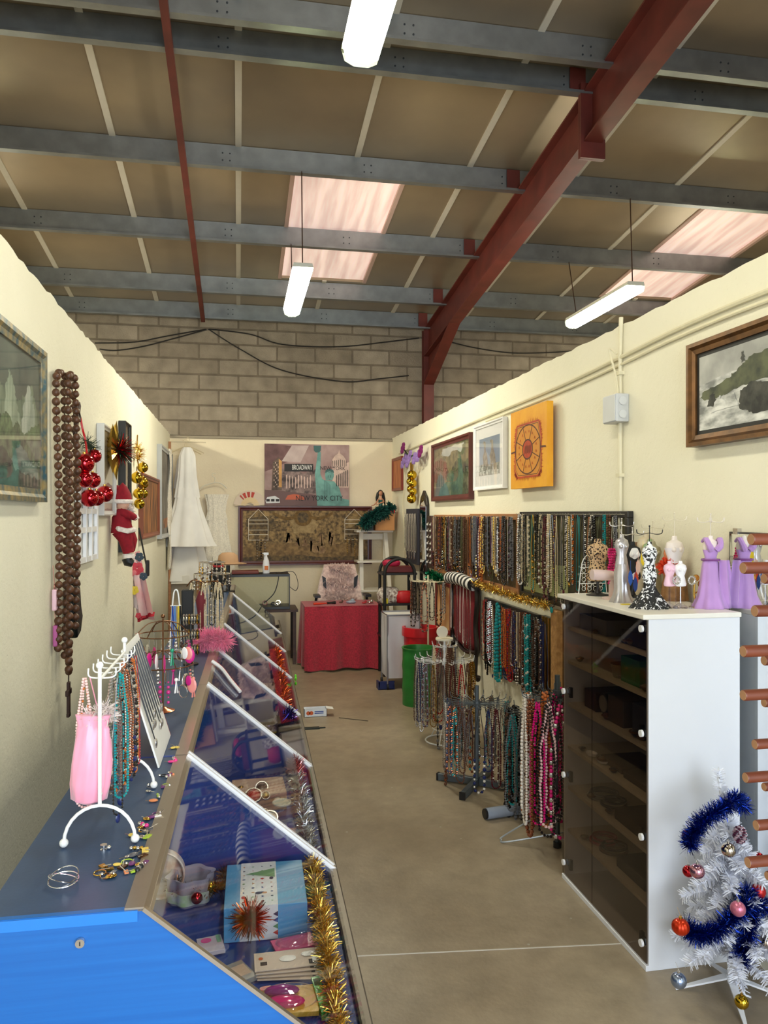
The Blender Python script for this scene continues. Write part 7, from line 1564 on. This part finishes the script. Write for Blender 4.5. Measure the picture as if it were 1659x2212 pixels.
def lilx(t, c, z0, th):
    m = MB(); b = z0
    for s in (-1, 1): m.tube(sag([c+Vector((s*.012, -.022, b+.66*th)), c+Vector((s*.026, -.03, b+.8*th)), c+Vector((s*.033, -.012, b+1.0*th)), c+Vector((s*.032, .012, b+.9*th))], 5), [.014]*5+[.012]*5+[.006]*6, 8)
    m.lathe(c+Vector((0, 0, b+.3*th)), [(.26*th*.8, 0), (.22*th*.8, .14*th), (.30*th*.8, .36*th)], 0, 24, 1.03, .7, None, False); m.build('halter_bodice', LIL, t)
    m = MB(); m.torus(c+Vector((0, 0, b+.36*th)), .034, .005, 0, 24, 6, 'z'); m.build('sash', mat('plum_sash', rgb(130, 70, 140), .5), t)
c = ctop(1535, 1313)
form('long lilac chiffon gown form with halter neck, nearest the mirror', c, .30, .14, NACRE, ([(.030, .205), (.036, .185), (.043, .12), (.055, .05), (.072, .012), (.075, .0)], .75, fold(8, .12)), LIL, bm=F(226, 222, 226, .4), tree=.075, treem=F(226, 218, 206, .4), w=.8, ex=lilx)
m = MB()
m.sheet(lambda a, b: c+Vector((.02+.05*a+.03*b*a, -.03+.01*math.sin(a*9), .20*(1-b)+.001)), 10, 10); o = m.build('chiffon_train', LIL, solid=.001); center_origin(o, c); tag(o, 'loose lilac chiffon drape beside the lilac gown', 'drape')
for i, (u, cc_, nm) in enumerate(((1446, rgb(240, 196, 214), 'pale pink'), (1470, rgb(242, 240, 242), 'white'))):
    c = ctop(u, 1313); form('tiny %s mannequin on a clear stick stand' % nm, c, .195, .10, mat('mini_form_%d' % i, cc_, .35), base='small', bm=glass('acrylic', (.9, .9, .95), .12), w=.85)
for i, u in enumerate((1457, 1490)):
    c = ctop(u, 1314); c.y -= .01; t = T('brooch_stand', c, 'crystal ring brooch on a clear acrylic stick, %s of the two' % ['left', 'right'][i], 'brooch', 'crystal brooches on sticks'); m = MB(); m.cyl(c, c+Vector((0, 0, .01)), .01, 14); m.cyl(c, c+Vector((0, 0, .10)), .002, 6); m.build('stick', glass('acrylic'), t)
    m = MB(); q = c+Vector((0, -.004, .118)); m.torus(q, .014, .003, 0, 20, 6, 'y'); 
    for k in range(14): a = k*2*PI/14; m.sph(q+Vector((.017*math.cos(a), -.002, .017*math.sin(a))), .0035, 0, 6, 4)
    m.build('crystal_ring', SILVER, t)
# gold earring tree
c = ctop(1501, 1312); t = T('earring_tree', c, 'gold twisted stand with round amber and pearl discs before the lilac gown', 'earring stand')
m = MB(); m.tube(sag([c, c+Vector((.004, 0, .03)), c+Vector((-.004, 0, .06)), c+Vector((.002, 0, .13))]), .004, 6); m.cyl(c, c+Vector((0, 0, .004)), .022, 16); m.tube(sag([c+Vector((0, 0, .06)), c+Vector((.03, 0, .07)), c+Vector((.045, 0, .05))]), .003, 6); m.build('twisted_stem', GOLD, t)
for dx, dz, q in ((.0, .125, 0), (.022, .10, 0), (.035, .075, 0), (.045, .035, 1)):
    m = MB(); cc_ = c+Vector((dx, -.006, dz)); m.cyl(cc_, cc_+Vector((0, -.003, 0)), .013, 20, 0); m.torus(cc_+Vector((0, -.003, 0)), .013, .002, 1, 20, 5, 'y'); m.build('disc', [F(240, 222, 214, .2) if q else mat('amber_disc', rgb(206, 150, 60), .2, .7), GOLD], t)
# velvet bracelet roll stand
c = ctop(1322, 1294); t = T('bracelet_roll', c, 'pale pink velvet bracelet roll stand on the cabinet top', 'bracelet stand'); VV = mat('blush_velvet', rgb(216, 190, 184), .9, sheen=.4)
m = MB(); m.cyl(c, c+Vector((0, 0, .008)), .045, 24); m.cyl(c, c+Vector((0, 0, .10)), .015, 12); m.build('post', VV, t)
m = MB(); m.cyl(c+Vector((-.1, .0, .115)), c+Vector((.06, 0, .105)), .024, 20); m.build('roll', VV, t)
q = c+Vector((.0, -.0, .23)); m = MB()
for k in range(5):
    for j in range(14): m.sph(q+Vector((.007*(k-2), .006*math.sin(j+k), -.012*j)), .0062, 0, 7, 5)
m.tube([q+Vector((0, 0, .05)), q], .001, 4); o = m.build('bead_bunch', PALC['magenta']); center_origin(o, q); tag(o, 'thick bunch of magenta bead strands hanging by the silver gown', 'necklace')
# wire arch earring holder
c = ctop(1262, 1278); t = T('earring_arch', c, 'white filigree wire arch earring holder at the far corner of the cabinet top', 'earring holder')
m = MB(); P = [c+Vector((.0-.075, 0, 0)), c+Vector((-.065, 0, .10))]+[c+Vector((-.06*math.cos(a*PI/10), 0, .13+.07*math.sin(a*PI/10))) for a in range(11)]+[c+Vector((.065, 0, .1)), c+Vector((.075, 0, 0))]; m.tube(P, .0025, 6)
for z in (.05, .10, .13): m.tube([c+Vector((-.066, 0, z)), c+Vector((.066, 0, z))], .002, 5)
for k in range(9):
    for s in (0, 1):
        q = c+Vector((-.048+.03*(k % 4), -.001, .025+.045*(k//4)+.02*s)); m.torus(q, .010, .0012, 0, 12, 4, 'y')
m.tube([c+Vector((-.075, .04, 0)), c+Vector((-.075, -.02, 0)), c+Vector((.075, -.02, 0)), c+Vector((.075, .04, 0))], .002, 5); m.build('filigree_wire', WHITEMET, t)
# feather earrings
for i, (u, v, cc_, nm) in enumerate(((1362, 1248, rgb(50, 96, 190), 'blue'), (1374, 1250, rgb(214, 76, 40), 'orange red'), (1378, 1225, rgb(236, 196, 180), 'pale pink'), (1372, 1262, rgb(40, 70, 150), 'dark blue'), (1388, 1205, rgb(230, 200, 40), 'yellow'))):
    b = ctop(1372, 1300); p = ony(u, v, b.y-.05); m = MB()
    vs = []; n = 10
    outl = [(.0, .035), (.008, .02), (.011, 0), (.009, -.02), (.0, -.036), (-.009, -.02), (-.011, 0), (-.008, .02)]
    m.prism([p+Vector((x, -.001*i, z)) for x, z in outl], (0, .0012, 0)); m.tube([p+Vector((0, -.001*i, .035)), p+Vector((0, -.001*i, .075))], .0008, 4, 0); o = m.build('feather_earring', mat('feather_'+nm.replace(' ', '_'), cc_, .8)); center_origin(o, p); tag(o, '%s feather earring hanging among the cabinet top dress forms' % nm, 'earring', 'feather earrings on the cabinet top')
# black strapped card and yellow tag by the floral gown
c = ctop(1352, 1306); m = MB(); m.b2(c+Vector((-.02, -.01, 0)), c+Vector((.02, .012, .003))); o = m.build('yellow_tag', F(226, 200, 40), None, False); center_origin(o, c); tag(o, 'flat yellow tag lying at the front edge of the cabinet top', 'tag')

# ================================================================ WALL MIRROR AND PEG STAND
t = T('wall_mirror', (RWX, 2.3, .1), 'tall frameless mirror on the right wall behind the peg stand', 'mirror')
my0, my1 = 1.55, 2.905
m = MB(); m.b2((RWX-.012, my0, .06), (RWX-.001, my1, 1.725)); m.build('mirror_backing', F(60, 56, 52, .5), t, False)
m = MB(); m.b2((RWX-.0145, my0+.008, .068), (RWX-.0125, my1-.008, 1.717)); m.build('mirror_glass', MIRROR, t, False)
m = MB(); m.b2((RWX-.02, 2.84, 1.715), (RWX-.001, 2.87, 1.74)); m.build('mirror_clip', SILVER, t, False)
PEG = mat('oiled_peg_wood', rgb(124, 60, 34), .45, 0, 8, 0, stretch=(.4, 3, 3), col2=rgb(98, 44, 26)); PEGE = mat('peg_end_grain', rgb(180, 134, 98), .6)
PX = 1.42; t = T('peg_stand', (PX, 1.5, 0), 'wooden stand with many round pegs poking in from the right edge', 'peg stand')
m = MB(); m.b2((PX, 1.42, 0), (PX+.04, 1.46, 1.85)); m.build('post', PEG, t, False, bevel=.003)
m = MB(); m.b2((PX, 1.62, 0), (PX+.04, 1.66, 1.85)); m.build('post', PEG, t, False, bevel=.003)
m = MB(); m.b2((PX-.1, 1.38, 0), (PX+.14, 1.70, .03)); m.build('base', PEG, t, False, bevel=.004)
for (u, v, yy, r) in ((1622, 1165, 1.44, .0125), (1605, 1227, 1.44, .0125), (1630, 1320, 1.44, .0125), (1605, 1407, 1.44, .0125), (1605, 1502, 1.44, .0115), (1630, 1608, 1.44, .0105), (1610, 1680, 1.44, .0110), (1633, 1783, 1.44, .0110), (1615, 1863, 1.44, .0115), (1650, 1250, 1.64, .0125), (1650, 1427, 1.64, .012), (1650, 1518, 1.64, .011), (1650, 1700, 1.64, .010), (1657, 1892, 1.64, .0105)):
    p = ony(u, v, yy); m = MB(); q = Vector((PX+.005, yy, p.z)); a = Vector((p.x, yy, p.z)); m.tube([a+Vector((.002, 0, 0)), q], r, 20); m.tube([a, a+Vector((.002, 0, 0))], [r*.93, r], 20, 0)
    o = m.build('peg', PEG, t, ang=30); m = MB(); m.cyl(a-Vector((.0006, 0, 0)), a, r*.9, 20); m.build('peg_end', PEGE, o)

# ================================================================ WHITE CHRISTMAS TREE
tb = onz(1578, 2145, 0); TB = Vector((tb.x, tb.y, 0))
NEED = mat('white_tinsel_needles', rgb(238, 240, 250), .45); TWHITE = F(236, 238, 244, .35)
t = T('christmas_tree', TB, 'small white artificial christmas tree with blue garland by the mirror', 'christmas tree')
random.seed(101)
for k, a in enumerate((2.85, 4.35, 5.9, 1.4)):
    d = Vector((math.cos(a), math.sin(a), 0)); e = Vector((-d.y, d.x, 0)); m = MB()
    m.prism([TB+Vector((0, 0, .07))-e*.018, TB+Vector((0, 0, .07))+e*.018, TB+d*.20+e*.006+Vector((0, 0, .008)), TB+d*.20-e*.006+Vector((0, 0, .008))], (0, 0, -.007)); m.build('foot', TWHITE, t, False, bevel=.001)
m = MB(); m.tube([TB+Vector((0, 0, .04)), TB+Vector((0, 0, .5)), TB+Vector((-.05, 0, .82))], [.012, .010, .006], 8); m.build('trunk', TWHITE, t)
def branch(p, d, L, droop, n, R_=.032):
    m = MB(); pts = [p]; q = p.copy(); dd = d.normalized()
    for k in range(5): dd = (dd+Vector((0, 0, -droop/5))).normalized(); q = q+dd*L/5; pts.append(q.copy())
    m.tube(pts, .0025, 5)
    for _ in range(n):
        s = random.random()*5; i = min(4, int(s)); b = pts[i].lerp(pts[i+1], s-i); ax = (pts[i+1]-pts[i]).normalized(); o_ = ax.orthogonal(); o_ = Matrix.Rotation(random.random()*6.28, 3, ax) @ o_; nd = (ax*.7+o_).normalized(); e = b+nd*R_*random.uniform(.7, 1.2); w = nd.orthogonal().normalized()*.0022; m.add([b-w, b+w, e+w*.5, e-w*.5], [(0, 1, 2, 3)])
    m.build('branch', NEED, t, False)
for k in range(64):
    s = k/64; z = .14+.50*s; a = k*2.4; L = (.20*(1-s)**.7+.045)*random.uniform(.85, 1.1); cz = TB+Vector((-.03*max(0, s-.4), 0, z))
    d = Vector((math.cos(a), math.sin(a), .35)); L *= .72 if (d.x > .5 or d.y > .4) else 1
    branch(cz, d, L, .75, int(90+1000*L))
branch(TB+Vector((-.02, 0, .60)), Vector((-.12, 0, 1)), .24, -.0, 240, .028)
branch(TB+Vector((.0, -.01, .16)), Vector((.12, -.2, -.6)), .15, .2, 120, .024); branch(TB+Vector((.0, -.01, .16)), Vector((-.05, -.2, -.8)), .10, .1, 90, .024)
def td(u, v, dy): # point on the camera side of the tree
    return ony(u, v, TB.y+dy)
random.seed(5)
garland('tinsel_garland', [td(1488, 1828, -.09), td(1500, 1795, -.10), td(1530, 1765, -.11), td(1565, 1745, -.09), td(1590, 1728, -.05), td(1606, 1745, 0)], .044, 2400, BLUT, 'shiny blue tinsel garland wound round the top of the white tree', .0035)
garland('tinsel_garland', [td(1482, 2000, -.09), td(1505, 2020, -.13), td(1550, 2010, -.15), td(1590, 1975, -.15), td(1625, 1950, -.12), td(1665, 1965, -.08)], .046, 2800, BLUT, 'shiny blue tinsel garland across the lower front of the white tree', .0035)
garland('tinsel_garland', [td(1612, 1925, -.1), td(1622, 1970, -.12), td(1612, 2030, -.12), td(1598, 2078, -.1)], .046, 2000, BLUT, 'shiny blue tinsel garland hanging at the lower right of the white tree', .0035)
for i, (u, v, r, c_, M2, lab, dy) in enumerate(((1487, 1805, 14, 'maroon', mat('maroon_bauble', rgb(96, 14, 40), .15, .7), 'dark maroon bauble at the upper left of the white tree', -.06), (1573, 1836, 16, 'silver', mat('silver_bauble', rgb(206, 196, 186), .08, 1), 'silver bauble in the middle of the white tree', -.13), (1487, 1882, 13, 'red', REDB, 'red bauble tucked behind the pink one on the white tree', -.07), (1506, 1882, 16, 'rose', mat('rose_bauble', rgb(206, 150, 170), .12, .9), 'shiny rose pink bauble on the left of the white tree', -.11), (1638, 1925, 16, 'red', mat('matt_red_bauble', rgb(186, 30, 26), .4, .4), 'textured red bauble on the right of the white tree', -.09), (1594, 1963, 16, 'pink', mat('pink_bauble', rgb(212, 120, 146), .3, .5), 'plain pink bauble on the blue garland', -.19), (1470, 2002, 18, 'orange', mat('orange_bauble', rgb(206, 56, 20), .25, .6), 'ribbed orange red bauble at the lower left of the white tree', -.12), (1466, 2118, 17, 'blue grey', mat('blue_grey_bauble', rgb(150, 166, 196), .2, .85), 'blue grey bauble hanging lowest on the left of the white tree', -.09), (1602, 2164, 15, 'gold', GOLDB, 'gold bauble hanging lowest on the right of the white tree', -.16), (1655, 2035, 16, 'silver', mat('silver_bauble'), 'silver bauble at the right edge of the photo', -.1), (1640, 1850, 9, 'red', REDB, 'tiny dark red bauble at the upper right of the white tree', -.04))):
    p = td(u, v, dy); R_ = r/1660*2.7; tt = T('bauble', p, lab, 'bauble', 'baubles on the white tree')
    m = MB()
    if c_ == 'orange': m.lathe(p, [(R_*math.sin(PI*k/14)+.0001, R_*math.cos(PI*k/14)) for k in range(15)], 0, 48, 1, 1, lambda a, s: .06*abs(math.sin(a*6)))
    else: m.sph(p, R_, 0, 28, 18)
    m.build('bauble_ball', M2, tt)
    m = MB(); m.cyl(p+Vector((0, 0, R_*.95)), p+Vector((0, 0, R_*1.2)), R_*.2, 10); m.torus(p+Vector((0, 0, R_*1.3)), R_*.13, .0008, 0, 10, 4, 'y'); m.tube([p+Vector((0, 0, R_*1.35)), p+Vector((0, .02, R_*2))], .0006, 4); m.build('bauble_cap', GOLD if c_ in ('orange', 'gold') else SILVER, tt)
p = td(1598, 1803, -.1); m = MB(); random.seed(8)
for k in range(60):
    z = -1+2*k/60; a = k*2.4; rr = math.sqrt(max(0, 1-z*z)); q = p+Vector((rr*math.cos(a)*.020, rr*math.sin(a)*.02, z*.030)); m.sph(q, .0065, k % 2, 6, 4, (1, 1, .5))
o = m.build('pine_cone', [mat('plum_cone', rgb(90, 30, 60), .35, .3), F(190, 160, 170, .4)]); center_origin(o, p); tag(o, 'purple frosted pine cone ornament on the right of the white tree', 'ornament')
